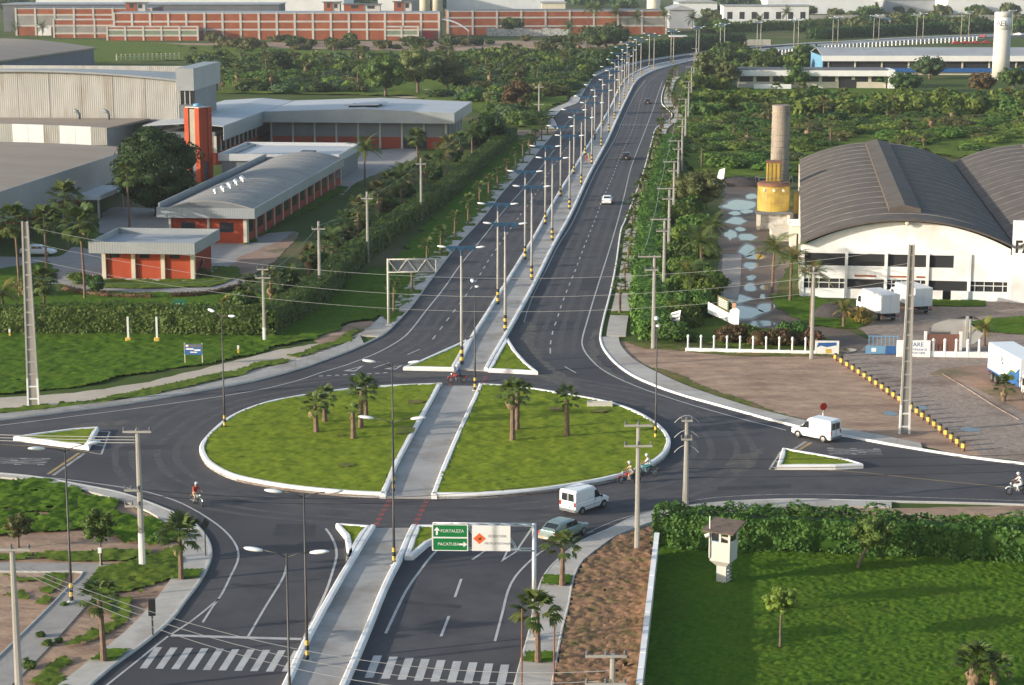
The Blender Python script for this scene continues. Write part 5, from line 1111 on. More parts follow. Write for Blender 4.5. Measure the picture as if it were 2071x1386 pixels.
_mb = MB(); _mb.tube([(0,0,i/5) for i in range(6)], [.16,.13,.14,.12,.13,.11], 6); _tr = _mb.build('trunk', M['palm_trunk']); TRK = _tr.data; bpy.data.objects.remove(_tr)
def far_palm(label, loc, h, R0, kind='fan', group=None, skirt=False, seed=0, name=None, tint=0):
    t = thing(name or ('fan_palm' if kind == 'fan' else 'coconut_palm'), label, 'palm tree', loc, seed*1.7, group); c = h-R0*.7
    o = link('trunk', TRK, t); o.scale = (1.2, 1.2, c)
    o = link('crown', FARP[kind][seed % 2], t, (0, 0, c)); s = R0/(1.9 if kind == 'fan' else 3.2); o.scale = (s, s, s)
    if skirt: o = link('skirt', SKIRT[0], t, (0, 0, c-.05)); o.scale = (s, s, s*1.2)
    return t
# roundabout palms
for i, (x, y, yt, R0, n, dead, lab) in enumerate(((640,876,793,1.1,17,4,'fan palm at the front left of the roundabout, shorter of the left pair'), (657,855,783,1.0,15,2,'slim fan palm standing behind the front left palm of the roundabout'), (715,888,812,.75,6,3,'stunted fan palm with a few wilted leaves on the left half of the roundabout'), (730,867,762,1.15,18,3,'tall fan palm near the middle of the left grass half'),
        (741,845,757,1.0,15,1,'dark fan palm at the back of the left grass half'), (1037,893,772,1.15,15,7,'fan palm with orange dead leaves at the front of the right grass half'), (1046,872,766,1.1,15,2,'leaning fan palm behind the palm with dead leaves'), (1147,884,782,1.05,12,3,'lone fan palm on the right of the right grass half'))):
    near_palm(lab, x, y, yt-3, R0*1.3, int(n*1.3), dead if dead > 5 else min(1, dead), 'fan palms on the roundabout', seed=40+i, zz=.3, tr=.2 if i != 4 else .16)
for i, (x, y, yt, R0, n, lab) in enumerate(((367,1170,1045,1.35,24,'fan palm in a grass square on the lower left pavement'), (210,1335,1172,1.2,18,'fan palm in the grass square nearest the lower left corner'), (1137,1183,1072,1.15,14,'fan palm in front of the silver car on the lower right pavement'), (1088,1338,1196,1.3,22,'fan palm held between two stakes by the road sign post'))):
    near_palm(lab, x, y, yt, R0*1.2, int(n*1.2), 1, 'fan palms on the near pavements', seed=60+i, zz=.2, tr=.16)
for x, yb, yt, lab in ((1055, 1400, 1232, 'left'), (1120, 1390, 1264, 'right')):
    p = G(x, yb); mb = MB(); mb.tube([p, p+Vector((.02, 0, HT(x, yb, yt)))], [.06, .05], 6); tag(mb.build('stake', M['rust']), f'brown wooden stake on the {lab} side of the propped palm', 'stake', 'palm stakes')
for L, side in ((WPIT, 'west'), (EPIT, 'east')):
    o0 = 1.3 if side == 'west' else 1.8
    for i, (p, h) in enumerate(L):
        q = p+Vector((-math.sin(h), math.cos(h), 0))*o0; r = random.Random(i*3+len(side)); hh = r.uniform(3.6, 4.9)
        lab = f'young fan palm in a tree pit of the {side} pavement, {nth(i)} pit from the roundabout'
        if i < 7: near_palm(lab, 0, 0, 0, r.uniform(1.1, 1.45), 18, 1, f'palms in the pits of the {side} pavement', seed=100+i, loc=Vector((q.x, q.y, .1)), h=hh, tr=.14)
        else: far_palm(lab, Vector((q.x, q.y, .1)), hh, r.uniform(1.0, 1.35), 'fan', f'palms in the pits of the {side} pavement', i % 3 == 0, i)
# palms inside the campus
for i, (x, y, yt, R0, lab) in enumerate(((40,600,418,2.0,'tall fan palm behind the big latticed pole at the left'), (95,560,420,1.7,'fan palm left of the white pickup in the campus'), (138,505,373,2.1,'dark fan palm before the brown roofed hall'), (172,605,422,2.1,'fan palm with a thin trunk beside the orange gatehouse'), (262,460,328,1.9,'tall fan palm standing against the round mango tree'), (92,650,545,1.6,'small dark fan palm on the campus lawn'), (845,345,262,1.7,'fan palm before the open bay of the gabled hall'))):
    near_palm(lab, x, y, yt, R0*1.25, 34, 2, None, seed=130+i, zz=0, tr=.15, bot=-.95)
for i, (x, y, yt, R0, lab, ye) in enumerate(((738,378,272,3.4,'big coconut palm at the end of the barrel roofed office',0), (8,650,562,2.6,'coconut palm cut by the left edge of the view',4), (1562,592,468,3.0,'coconut palm left of the factory facade, nearest the yellow tank',5), (1598,610,488,2.9,'coconut palm at the left corner of the factory facade',5), (1640,662,520,2.6,'yellowing coconut palm standing by the power pole before the factory',3), (1418,560,455,3.0,'coconut palm on the left bank of the flooded yard',0), (1398,612,515,2.9,'coconut palm left of the tilted billboard',6), (1440,500,430,2.6,'coconut palm above the flooded yard',0), (1706,662,606,1.6,'small yellow palm on the lawn before the white trucks',2), (1990,700,640,1.7,'yellowish palm behind the fence at the right edge',2))):
    near_palm(lab, x, y, yt, R0, 17, 0, None, seed=150+i, zz=0, tr=.16, fr=COCF, name='coconut_palm', fs=R0/3.0, yel=ye, top=1.25, bot=-.35)
near_palm('small palm with drooping leaves before the logo truck', 2030, 812, 765, 1.0, 12, 3, None, seed=171, zz=0, fs=.7)
# shaggy palms and trees between the offices and the long hedge
ROW = [(505,628,560),(548,612,548),(590,590,530),(625,556,500),(655,545,478),(672,520,455),(700,500,430),(725,480,405),(742,470,395),(765,440,372),(790,425,350),(812,420,330),(830,395,330),(862,370,318),(890,362,295),(905,350,280),(930,325,270),(955,310,250),(985,290,240),(1005,275,232)]
for i, (x, y, yt) in enumerate(ROW):
    lab = f'shaggy palm in the row behind the long hedge, {nth(i)} from the near end'
    h = HT(x, y, yt)
    if i % 3 == 2: near_palm(lab, x, y, yt, min(2.6, h*.5), 17, 0, 'palms behind the long hedge', seed=180+i, zz=0, fr=COCF, name='coconut_palm', fs=min(3.0, h*.5)/3.0)
    else: far_palm(lab, G(x, y), h, min(2.4, h*.42), 'fan', 'palms behind the long hedge', True, i)
    if i % 2 == 0:
        o = link('bush', BUSH['leaf_dark' if i % 4 else 'leaf_mid'][i % 3], None, G(x-14, y+3)); o.scale = (.9, .9, 1.1); tag(o, 'dark bush filling the gaps between the palms behind the long hedge', 'bush', 'bushes behind the long hedge')
# broadleaf trees
tree('mango_tree', 'huge round dark mango tree beside the orange water tower', 'tree', G(318, 436), HT(318, 436, 256), 6.7, 'leaf_mango', 5, 14000, .44, zf=.04, core=.72, nb=24, q0=.32)
tree('shade_tree', 'dark tree at the far end of the long hedge', 'tree', G(990, 300), HT(990, 300, 232), 4.2, 'leaf_dark', 6, 1600, .5)
tree('shade_tree', 'olive green tree between the power poles and the flooded yard', 'tree', G(1415, 432), HT(1415, 432, 345), 4.3, 'leaf_olive', 7, 2200, .42, zf=.2)
tree('shade_tree', 'small tree with leaning trunk in the clipped hedge by the guard tower', 'tree', G(1735, 1152), 3.6, 1.6, 'leaf_mid', 8, 900, .22, zf=.45, lean=(-.9, 0))
t = tree('sapling', 'thin sapling with three leafy tufts on the dark lawn', 'tree', G(1578, 1312), HT(1578, 1312, 1190), 1.2, 'leaf_light', 9, 420, .22, zf=.58)
tree('sapling', 'leafy young tree with pale stem beside the footpath', 'tree', G(205, 1145), HT(205, 1145, 1030), 1.25, 'leaf_mid', 10, 620, .24, zf=.4)
tree('sapling', 'yellow green young tree at the left edge beyond the footpath', 'tree', G(38, 1108), HT(38, 1108, 1040), 1.1, 'leaf_olive', 11, 520, .24, zf=.3)
tree('shade_tree', 'wide spreading tree before the orange brick warehouse', 'tree', G(1225, 98), HT(1225, 98, 58), 11, 'leaf_dark', 12, 1500, 1.3, zf=.25)
tree('shade_tree', 'round green tree in front of the derelict white wall', 'tree', G(1035, 72), HT(1035, 72, 38), 6, 'leaf_mid', 13, 900, 1.1, zf=.2)
for i, (x, y, yt, m, R0, lab) in enumerate(((1605,178,138,'leaf_mid',5.5,'spreading tree before the middle of the low beige office'), (1515,176,150,'leaf_dark',4,'dark low tree at the left end of the low beige office'), (1783,178,142,'leaf_mid',3.2,'narrow tree at the white end of the low beige office'), (1636,138,94,'leaf_dark',6,'dark tree at the corner of the long grey shed'), (1735,138,108,'leaf_blue',5,'bluish tree before the eaves of the long shed'), (1880,160,116,'leaf_blue',6,'large bluish tree left of the round water tower'), (1425,178,100,'leaf_olive',3.6,'tall brownish tree by the curve of the avenue'), (1470,180,126,'leaf_olive',4.5,'shaggy brownish tree left of the low office'), (1510,128,104,'leaf_light',5,'light green tree below the far avenue'), (2050,180,140,'leaf_mid',5,'tree right of the round water tower'), (1830,186,150,'leaf_dark',5,'dark bushy tree right of the low office'), (1985,190,150,'leaf_rust',4,'reddish tree at the foot of the round water tower'))):
    tree('shade_tree', lab, 'tree', G(x, y), HT(x, y, yt), R0, m, 30+i, 700, .9, zf=.2)
FARL = [(1190,75,2),(1207,72,4),(1245,70,12),(1288,72,20),(1343,72,14),(1300,68,30),(1400,66,22),(1590,62,12),(1150,78,40),(1420,62,30),(1535,60,26),(1660,70,40),(1690,64,44)]
for i, (x, y, yt) in enumerate(FARL):
    far_palm(f'far palm above the avenue bend, {nth(i)} counted from the left' if False else 'tall coconut palm on the skyline by the orange warehouse' if x < 1320 else 'coconut palm beyond the far avenue', G(x, y), HT(x, y, yt), 5.2, 'coco', 'skyline palms', False, i)
for i, (x, y, yt) in enumerate(((32,72,42),(86,74,42),(136,76,44),(186,76,42))): far_palm(f'palm before the left brick wing, {nth(i)} from the left edge', G(x, y), HT(x, y, yt), 4.4, 'coco', 'palms before the brick wing', False, i)
# ---- hedges: clipped core plus leaves over it
def hedge(label, line, w, h, m, size=.3, dens=9, seed=1, wav=.25, name='hedge', group=None, nz=.55):
    rg = np.random.default_rng(seed); L = line; N = normals(L); mb = MB()
    prof = [(-w/2*.66,0),(-w/2*.72,h*.7),(-w/2*.5,h*.87),(w/2*.5,h*.87),(w/2*.72,h*.7),(w/2*.66,0)]; sweep(mb, cut(L, w*.3, length(L)-w*.3, 1.5), prof[::-1])
    coreV = np.array(mb.v)
    coreF = np.array([f for f in mb.f if len(f) == 4])
    tot = length(L); n = int(tot*(2*h+w)*dens); s = rg.random(n)*tot; cum = np.array([0]+list(np.cumsum([(L[i+1]-L[i]).length for i in range(len(L)-1)]))); pts = np.array([tuple(p) for p in L]); nn = np.array([tuple(q) for q in N])
    X = np.stack([np.interp(s, cum, pts[:, k]) for k in range(3)], 1); NX = np.stack([np.interp(s, cum, nn[:, k]) for k in range(3)], 1)
    u = rg.random(n)*(2*h+w); side = np.where(u < h, -1, np.where(u < 2*h, 1, 0)); z = np.where(side == 0, h, np.where(u < h, u, u-h)); off = np.where(side == 0, (u-2*h)-w/2, side*w/2)
    b = (vn(s, z+off*2+40*side, .9, seed)-.5)*2*wav+(vn(s, z+off+30, 3.5, seed+1)-.5)*wav
    P = X+NX*(off+side*b)[:, None]; P[:, 2] = np.maximum(.03, z+np.where(side == 0, b, 0)+rg.normal(size=n)*.05)
    ND = NX*side[:, None]; ND[:, 2] += (side == 0)*1.0+.25; ND = ND+rg.normal(size=(n, 3))*nz; ND /= np.linalg.norm(ND, axis=1)[:, None]
    ne = int(w*h*dens*1.3)
    for e, sg in ((0, -1), (-1, 1)):
        tq = np.array([N[e].y, -N[e].x, 0]); o_ = (rg.random(ne)-.5)*w; PE = pts[e]+nn[e]*o_[:, None]+tq*(sg*rg.random(ne)*.3)[:, None]; PE[:, 2] = rg.random(ne)*h
        NE = tq*sg+rg.normal(size=(ne, 3))*.6; P = np.concatenate([P, PE]); ND = np.concatenate([ND, NE/np.linalg.norm(NE, axis=1)[:, None]])
    V, F = joinq([leafq(P, ND, size, rg, .7), (coreV, coreF)])
    return tag(link(name, npmesh(name, V, F, M[m])), label, 'hedge', group)
hedge('long clipped green hedge along the front of the campus', smooth_line([G(-170,668), G(0,674), G(270,674), G(510,677), G(538,674)], 1), 2.2, 3.1, 'hedge_leaf', .32, 30, 1, .3, nz=.4)
hz = 3.1
hedge('clipped green hedge climbing away beside the avenue', smooth_line([G(534,680), G(640,560,hz)-Vector((0,0,hz)), G(701,502,hz)-Vector((0,0,hz)), G(824,414,hz)-Vector((0,0,hz)), G(911,356,hz)-Vector((0,0,hz)), G(958,315,hz)-Vector((0,0,hz)), G(1034,256,hz)-Vector((0,0,hz))], 2), 2.6, 2.8, 'hedge_bright', .34, 30, 2, .16, nz=.32)
hedge('thick leafy hedge running right from the boundary wall past the guard tower', smooth_line([G(1330,1098), G(1500,1106), G(1700,1114), G(1900,1122), G(2071,1130), G(2300,1142)], 1), 2.6, 2.5, 'hedge_leaf', .27, 62, 3, .6)
hedge('bushy green hedge on the bank right of the avenue', smooth_line([G(1325,688), G(1318,620), G(1312,560), G(1316,500), G(1320,440), G(1332,380), G(1345,320), G(1352,290)], 2), 3.6, 2.0, 'hedge_bright', .5, 14, 4, .9, nz=.4)
hedge('low reddish border hedge along the campus drive', smooth_line([G(130,588), G(200,600), G(310,604)], 1), .8, .6, 'leaf_rust', .22, 20, 5, .12); hedge('low reddish border hedge right of the campus drive', smooth_line([G(345,602), G(420,598), G(490,582)], 1), .8, .6, 'leaf_rust', .22, 20, 6, .12)
hedge('dark far hedge along the outside of the avenue bend', smooth_line([G(1225,136), G(1262,124), G(1330,113), G(1420,101), G(1500,94)], 6), 5, 5.5, 'leaf_dark', 1.0, 2.2, 7, .6)
hedge('far hedge beyond the avenue at the upper right', smooth_line([G(1640,80), G(1760,74), G(1900,68), G(2071,61), G(2200,56)], 8), 6, 5, 'leaf_dark', 1.3, 1.4, 8, .6)
hedge('second far hedge behind the first one at the upper right', smooth_line([G(1420,66), G(1560,62), G(1760,56), G(1950,52)], 8), 7, 4.5, 'leaf_mid', 1.4, 1.2, 9, .8)
# shrubs by hand: (x, y, scale, height scale, material)
def shrubs(L, label, group, cat='bush', name='bush'):
    for i, (x, y, s, sz, m) in enumerate(L):
        o = link(name, BUSH[m][i % 3], None, G(x, y)); o.scale = (s, s, sz); o.rotation_euler = (0, 0, i*1.3); tag(o, label, cat, group)
shrubs([(1478,692,.8,.8,'leaf_rust'),(1510,690,.6,.8,'leaf_light'),(1545,700,.7,.7,'leaf_rust'),(1580,700,.8,.8,'leaf_rust'),(1610,692,.8,.9,'leaf_mid'),(1640,700,.6,.7,'leaf_rust'),(1740,655,.6,.7,'leaf_yellow')], 'reddish flowering shrub behind the white post fence', 'shrubs behind the post fence')
shrubs([(1385,660,1.0,1.1,'leaf_light'),(1400,640,1.1,1.3,'leaf_mid'),(1420,610,1.0,1.3,'leaf_light'),(1376,600,1.1,1.2,'leaf_light'),(1390,570,1.1,1.4,'leaf_light'),(1370,540,1.2,1.2,'leaf_mid'),(1384,500,1.2,1.3,'leaf_light'),(1405,470,1.2,1.2,'leaf_light'),(1372,450,1.2,1.2,'leaf_mid'),(1440,585,.9,1.0,'leaf_light'),(1360,400,1.3,1.2,'leaf_light'),(1440,640,.9,.9,'leaf_mid'),(1368,690,.9,.9,'leaf_mid'),(1356,640,1.2,1.0,'leaf_light'),(1392,440,1.2,1.3,'leaf_mid'),(1420,520,1.0,1.1,'leaf_mid')], 'bright green bush between the power poles and the flooded yard', 'bank bushes')
shrubs([(30,672,.5,.7,'leaf_light'),(410,560,.5,.5,'leaf_olive'),(160,575,.6,.6,'leaf_light'),(330,640,.35,.5,'leaf_yellow'),(195,592,.5,.9,'leaf_mid'),(470,628,.7,.8,'leaf_yellow'),(60,600,.8,.9,'leaf_olive')], 'ornamental shrub on the campus lawn', 'campus shrubs')
shrubs([(130,1226,.12,.12,'leaf_mid'),(82,1290,.14,.16,'leaf_mid'),(96,1306,.16,.16,'hedge_leaf'),(60,1352,.2,.2,'hedge_leaf'),(120,1300,.12,.12,'leaf_mid'),(322,1098,.3,.3,'hedge_leaf')], 'small weed clump beside the grey footpath', 'weed clumps')
t = near_palm('bushy low fan palm clump with brown skirt at the lower right', 1968, 1392, 1300, 1.7, 34, 12, None, seed=190, zz=0, fs=.72, tr=.3, top=1.4, bot=-.2); near_palm('second stem of the low palm clump at the lower right corner', 2010, 1400, 1318, 1.4, 20, 6, None, seed=191, zz=0, fs=.6, tr=.25)
# ---- scrub woods: the nearest few hundred as individuals, the rest as one mass
def scatter(polys, sp, seed, holes=()):
    rg = np.random.default_rng(seed); out = []
    for pts in polys:
        P = [(p.x, p.y) for p in Gs(pts)]; xs = [p[0] for p in P]; ys = [p[1] for p in P]
        X, Y = np.meshgrid(np.arange(min(xs), max(xs), sp), np.arange(min(ys), max(ys), sp)); X = X+(rg.random(X.shape)-.5)*sp*.95; Y = Y+(rg.random(X.shape)-.5)*sp*.95
        ok = inside(X, Y, P)
        for h in holes: ok &= ~inside(X, Y, [(p.x, p.y) for p in Gs(h)])
        out += list(zip(X[ok], Y[ok]))
    return sorted(out, key=lambda p: p[1])
def mass(label, pts, mats, seed, s0, name='scrub'):
    r = random.Random(seed); by = {}
    for (x, y) in pts: by.setdefault(r.choice(mats), []).append((x, y, r.uniform(*s0), r.uniform(0, 6)))
    for k, (m, L) in enumerate(by.items()):
        V0, F0 = crown(bush_blobs(hash_(m)+9, 2.4, 2.3), 230, .95, 3); parts = []
        for x, y, s, a in L:
            c, q = math.cos(a), math.sin(a); parts.append((np.stack([x+s*(V0[:, 0]*c-V0[:, 1]*q), y+s*(V0[:, 0]*q+V0[:, 1]*c), V0[:, 2]*s*r.uniform(.8, 1.2)], 1), F0))
        stuff(link(name, npmesh(name, *joinq(parts), M[m])), label, 'bushes')
WL = [[(450,122),(560,126),(640,128),(720,124),(800,126),(900,122),(1000,118),(1100,118),(1180,112),(1225,122),(1222,134),(1195,150),(1172,185),(1150,200),(1100,212),(1000,215),(940,205),(830,198),(740,188),(600,190),(450,190)], [(1000,218),(1100,222),(1115,252),(1060,258),(1010,240)], [(380,128),(450,124),(450,140),(400,138)]]
HL = [[(700,165),(780,157),(900,165),(950,188),(860,197),(740,190)], [(1110,205),(1160,190),(1150,215),(1100,230),(1020,224)], [(560,150),(640,146),(700,152),(600,158)]]
WR = [[(1395,205),(1500,210),(1650,208),(1800,208),(1950,206),(2120,212),(2120,290),(2071,288),(1930,318),(1880,305),(1780,283),(1700,288),(1625,320),(1606,352),(1500,352),(1400,345),(1378,300),(1384,240)], [(1402,160),(1470,162),(1465,182),(1392,186)]]
PW = {'left': (WL, HL, ['leaf_dark','leaf_mid','leaf_mid','leaf_light','leaf_blue','leaf_olive'], 51), 'right': (WR, [[(1860,290),(1960,285),(1930,318)]], ['leaf_mid','leaf_light','leaf_light','leaf_light','leaf_mid','leaf_olive'], 52)}
TONE = {'leaf_dark': 'dark green', 'leaf_mid': 'mid green', 'leaf_light': 'light green', 'leaf_blue': 'bluish green', 'leaf_olive': 'olive green'}
for side, (W_, H_, ms, sd) in PW.items():
    pts = scatter(W_, 7.4 if side == 'left' else 7.0, sd, H_); r = random.Random(sd)
    near_, rest = pts[:148], pts[148:]
    for i, (x, y) in enumerate(near_):
        m = r.choice(ms); s = r.uniform(1.15, 2.0)*(1 if side == 'left' else .92); o = link('bush', BUSH[m][i % 3], None, (x, y, -.1)); o.scale = (s, s, s*r.uniform(.75, 1.25)*(.74 if side == 'left' else .52)); o.rotation_euler = (0, 0, r.uniform(0, 6))
        qx = 1035.5+FPX*x/(y*_c+HC*_s); z_ = ('above the left wing of the gabled hall' if qx < 640 else 'above the right wing of the gabled hall' if qx < 900 else 'between the sandy clearing and the avenue' if qx < 1060 else 'along the left edge of the avenue') if side == 'left' else ('beside the pole line right of the avenue' if qx < 1480 else 'left of the round chimney' if qx < 1560 else 'between the chimney and the vault ridge' if qx < 1760 else 'above the gap between the two vaults' if qx < 1960 else 'at the right edge above the second vault')
        tag(o, f'{TONE[m]} scrub bush {z_}', 'bush', f'{TONE[m]} bushes {z_}')
    mass(f'dense farther scrub {side} of the avenue', rest, ms[:5], sd+3, (1.1, 1.8))
    pp_ = scatter(W_, 24 if side == 'left' else 20, sd+7, H_)[:46]
    for i, (x, y) in enumerate(pp_):
        qx = 1035.5+FPX*x/(y*_c+HC*_s); z_ = ('above the gabled hall' if qx < 900 else 'beside the avenue') if side == 'left' else ('left of the chimney' if qx < 1570 else 'right of the chimney' if qx < 1800 else 'above the second vault')
        far_palm(f'wild fan palm {"with dry skirt " if i % 3 else ""}rising from the {side} scrub {z_}', Vector((x, y, 0)), r.uniform(5.5, 8.5) if side == 'left' else r.uniform(4.2, 6.2), r.uniform(1.8, 2.5), 'fan', f'wild palms of the {side} scrub {z_} {i % 3 != 0}', i % 3 != 0, i)
for i, (x, y, yt, R0, m, lab) in enumerate(((845,190,95,7,'leaf_olive','tall olive tree rising in the scrub above the gabled hall'), (780,195,118,6,'leaf_mid','round tree left of the tall olive tree'), (905,188,112,6,'leaf_olive','broad olive tree right of the sandy clearing'), (560,150,108,6,'leaf_dark','dark dome tree in the left scrub'), (1045,235,165,4,'leaf_rust','brownish tree at the end of the left scrub'))):
    tree('scrub_tree', lab, 'tree', G(x, y), min(13, HT(x, y, yt)), R0, m, 70+i, 1500, .8, zf=.18)
# shrubs far behind, along the walls of the warehouses and in the right distance
mass('far shrubs along the foot of the brick warehouses', [(hx(x, Y), Y) for x, Y in [(random.Random(k).uniform(430, 1180), random.Random(k+900).uniform(830, 930)) for k in range(60)]], ['leaf_mid', 'leaf_olive', 'leaf_dark'], 61, (.9, 1.8), 'far_shrubs')
mass('far trees and shrubs in the distance at the upper right', [(hx(x, Y), Y) for x, Y in [(random.Random(k+50).uniform(1400, 2100), random.Random(k+1900).uniform(1000, 1500)) for k in range(110)]], ['leaf_mid', 'leaf_dark', 'leaf_olive'], 62, (1.2, 3.0), 'far_shrubs')
mass('far trees along the horizon behind the warehouses', [(hx(x, Y), Y) for x, Y in [(random.Random(k+70).uniform(-60, 2100), random.Random(k+2900).uniform(1420, 1700)) for k in range(120)]], ['leaf_mid', 'leaf_dark', 'leaf_blue'], 63, (3, 5.5), 'far_shrubs')
mass('shrubs between the far avenue and the long shed', [(hx(x, Y), Y) for x, Y in [(random.Random(k+90).uniform(1440, 1640), random.Random(k+3900).uniform(690, 800)) for k in range(40)]], ['leaf_mid', 'leaf_light', 'leaf_dark'], 64, (1.2, 2.0), 'far_shrubs')
# ================================================================ street lamps
def dupe(parts, root, loc, rz, label, cat, group, name):   # instantiate a list of (part name, mesh, [sub-parts]) under a new thing
    t = thing(name, label, cat, loc, rz, group)
    for nm, me, subs in parts:
        o = link(nm, me, t)
        for n2, m2 in subs: link(n2, m2, o)
    return t
def mesh_of(mb, name, mats, smooth=False):
    o = mb.build(name, mats, None, smooth=smooth); me = o.data; bpy.data.objects.remove(o); return me
HB = .2925*41
mb = MB(); mb.tube([(0,0,0),(0,0,HB-.9)], [.175,.10], 8); POLE = mesh_of(mb, 'pole', M['pole_concrete'], True)
mb = MB()
for i in range(5): mb.cyl(0, 0, .12+i*.36, .48+i*.36, (.205-.006*i), (.202-.006*i), 10, i % 2)
PBAND = mesh_of(mb, 'painted_base', [M['black'], M['yellow']])
mb = MB(); top = HB+.06; P = [(-1.55,top),(-1.55,top-.16)]
for c in (-.95, 0, .95):
    d = .42 if c else .52
    for k in range(-4, 5): P.append((c+k*.115, top-.16-d*(1-abs(k)/4)**1.3))
P += [(1.55,top-.16),(1.55,top)]
Q = [(x, z) for i, (x, z) in enumerate(P) if i == 0 or (x, z) != P[i-1]]
n = len(Q); tri_ = tessellate_polygon([[Vector((x, z, 0)) for x, z in Q]])
mb.add([(x, -.06, z) for x, z in Q]+[(x, .06, z) for x, z in Q], [tuple(t) for t in tri_]+[tuple(i+n for i in reversed(t)) for t in tri_]+[(i, (i+1) % n, (i+1) % n+n, i+n) for i in range(n)]); mb.cyl(0, 0, HB-1.0, HB-.3, .1, .1, 8)
BRACK = mesh_of(mb, 'bracket', M['bracket_blue'])
def head(x, s, L=.52, z=HB, w=.17):
    mb = MB(); mb.ell((x+s*.0, 0, z), L, w, .11, 10, 6, 0, Matrix.Rotation(R(-6*s), 3, 'Y')); return mb
HEADS = [mesh_of(head(s*1.92, s), 'lamp_head', M['lamp_white'], True) for s in (-1, 1)]
mb = MB(); mb.tube([(-1.6,0,HB),(-1.45,0,HB)], .05, 5); 
def blue_lamp(p, rz, label, group): return dupe([('pole', POLE, []), ('painted_base', PBAND, []), ('bracket', BRACK, []), ('lamp_head', HEADS[0], []), ('lamp_head', HEADS[1], [])], None, p, rz, label, 'street lamp', group, 'street_lamp')
for side, L, pts, off in (('left', mL, (934, 740), -.78), ('right', mR, (1021.8, 674), .78)):
    g0 = G(*pts); i0 = min(range(len(L)), key=lambda i: (L[i]-g0).length); s = length(L[:i0+1]); k = 0
    while s < length(L)-40:
        p, h = along(L, s); q = p+Vector((-math.sin(h), math.cos(h), 0))*off
        if k == 0: q = g0
        blue_lamp(Vector((q.x, q.y, .1)), h-math.pi/2, f'blue bracket street lamp on the {side} median kerb, {nth(k)} from the roundabout', 'blue bracket lamps on the median'); k += 1; s += 35.0
HD = .2481*41
mb = MB(); mb.tube([(0,0,0),(0,0,3.4),(0,0,3.45),(0,0,HD)], [.1,.085,.07,.05], 7); DPOLE = mesh_of(mb, 'pole', M['pole_steel'], True)
mb = MB()
for i in range(4): mb.cyl(0, 0, .1+i*.3, .4+i*.3, .125, .122, 8, i % 2)
DBAND = mesh_of(mb, 'painted_base', [M['black'], M['yellow']]); mb = MB(); mb.cyl(0, 0, 0, .12, .3, .26, 8); DFOOT = mesh_of(mb, 'foot', M['kerb_grey'])
mb = MB()
for s in (-1, 1): mb.tube([(0,0,HD-.25), (s*.55,0,HD-.02), (s*1.3,0,HD+.12)], .03, 5)
DARM = mesh_of(mb, 'arm', M['pole_steel'], True); DH = [mesh_of(head(s*1.75, s, .56, HD+.14, .2), 'lamp_head', M['lamp_white'], True) for s in (-1, 1)]
for x, y, az, lab in ((454.7,869.5,-52,'at the left rim of the roundabout'), (796,997,-6,'at the front end of the roundabout path'), (797,1144.7,-4,'on the lower median behind the road sign'), (621.6,1337.3,-2,'at the lower left kerb beside the crossing'), (588,1492,-8,'nearest the camera at the lower edge'), (960.7,791,98,'at the back end of the roundabout path'), (1325.8,892.7,88,'at the right rim of the roundabout'), (145,1218,24,'standing on the grey footpath at the left')):
    p = G(x, y, .1); dupe([('pole', DPOLE, []), ('painted_base', DBAND, []), ('foot', DFOOT, []), ('arm', DARM, []), ('lamp_head', DH[0], []), ('lamp_head', DH[1], [])], None, p, R(az), 'slim dark steel lamp with two white heads '+lab, 'street lamp', 'dark twin lamps round the roundabout', 'street_lamp')
# ================================================================ power poles and wires
def insul(mb, x, y, z, mi=0, s=1.0): mb.lathe(x, y, [(.03*s, z), (.09*s, z+.06*s), (.05*s, z+.12*s), (.09*s, z+.17*s), (.03*s, z+.27*s)], 7, mi)
def power_pole(bx, by, ty, label, kind='cross', w0=.34, w1=.2, arms=((.25, 2.0),), white=0.0, rz=0, group=None):
    p = G(bx, by); h = HT(bx, by, ty); t = thing('power_pole', label, 'power pole', p, R(rz), group)
    if kind == 'ladder':
        def wd(z): return w0+(w1-w0)*z/h
        for s in (-1, 1):
            mb = MB(); a = .16; ring = lambda z: [(s*wd(z)/2-a/2, -.11, z), (s*wd(z)/2+a/2, -.11, z), (s*wd(z)/2+a/2, .11, z), (s*wd(z)/2-a/2, .11, z)]
            mb.loft([ring(2.6 if white else 0), ring(h)], True); mb.build('pole_leg', M['pole_concrete'], t)
            if white: mb = MB(); mb.loft([ring(0), ring(2.59)], True); mb.build('white_leg_base', M['white_paint'], t)
        k = int(h/1.15)
        for i in range(k):
            z = .6+i*1.15; ww = wd(z)/2-.07; box(t, 'rung', 'white_paint' if z < 2.4 else 'pole_concrete', -ww, ww, -.08, .08, z, z+.14)
        mb = MB(); mb.loft([[(-wd(z)/2+.09, -.03, z), (wd(z)/2-.09, -.03, z), (wd(z)/2-.09, .03, z), (-wd(z)/2+.09, .03, z)] for z in (.1, h-.05)], True); mb.build('web', M['block_grey'], t)
    else:
        zt = h; zb = white; mb = MB()
        def ring(z): w = w0+(w1-w0)*z/h; return [(-w/2,-w*.32,z),(-w*.2,-w*.42,z),(w*.2,-w*.42,z),(w/2,-w*.32,z),(w/2,w*.32,z),(w*.2,w*.42,z),(-w*.2,w*.42,z),(-w/2,w*.32,z)]
        mb.loft([ring(zb), ring(h)], True); mb.build('pole', M['pole_concrete'], t)
        if white: mb = MB(); mb.loft([ring(0), ring(white-.01)], True); mb.build('white_base', M['white_paint'], t)
    for dz, al in arms:
        a = (al if isinstance(al, tuple) else (-al/2, al/2)); z = h-dz; o = box(t, 'crossarm', 'pole_concrete', a[0], a[1], -.22, -.12, z-.07, z+.07)
        for f in (.04, .5, .96):
            mb = MB(); insul(mb, a[0]+(a[1]-a[0])*f, -.17, z+.07); mb.build('insulator', M['slate'], o)
    return t
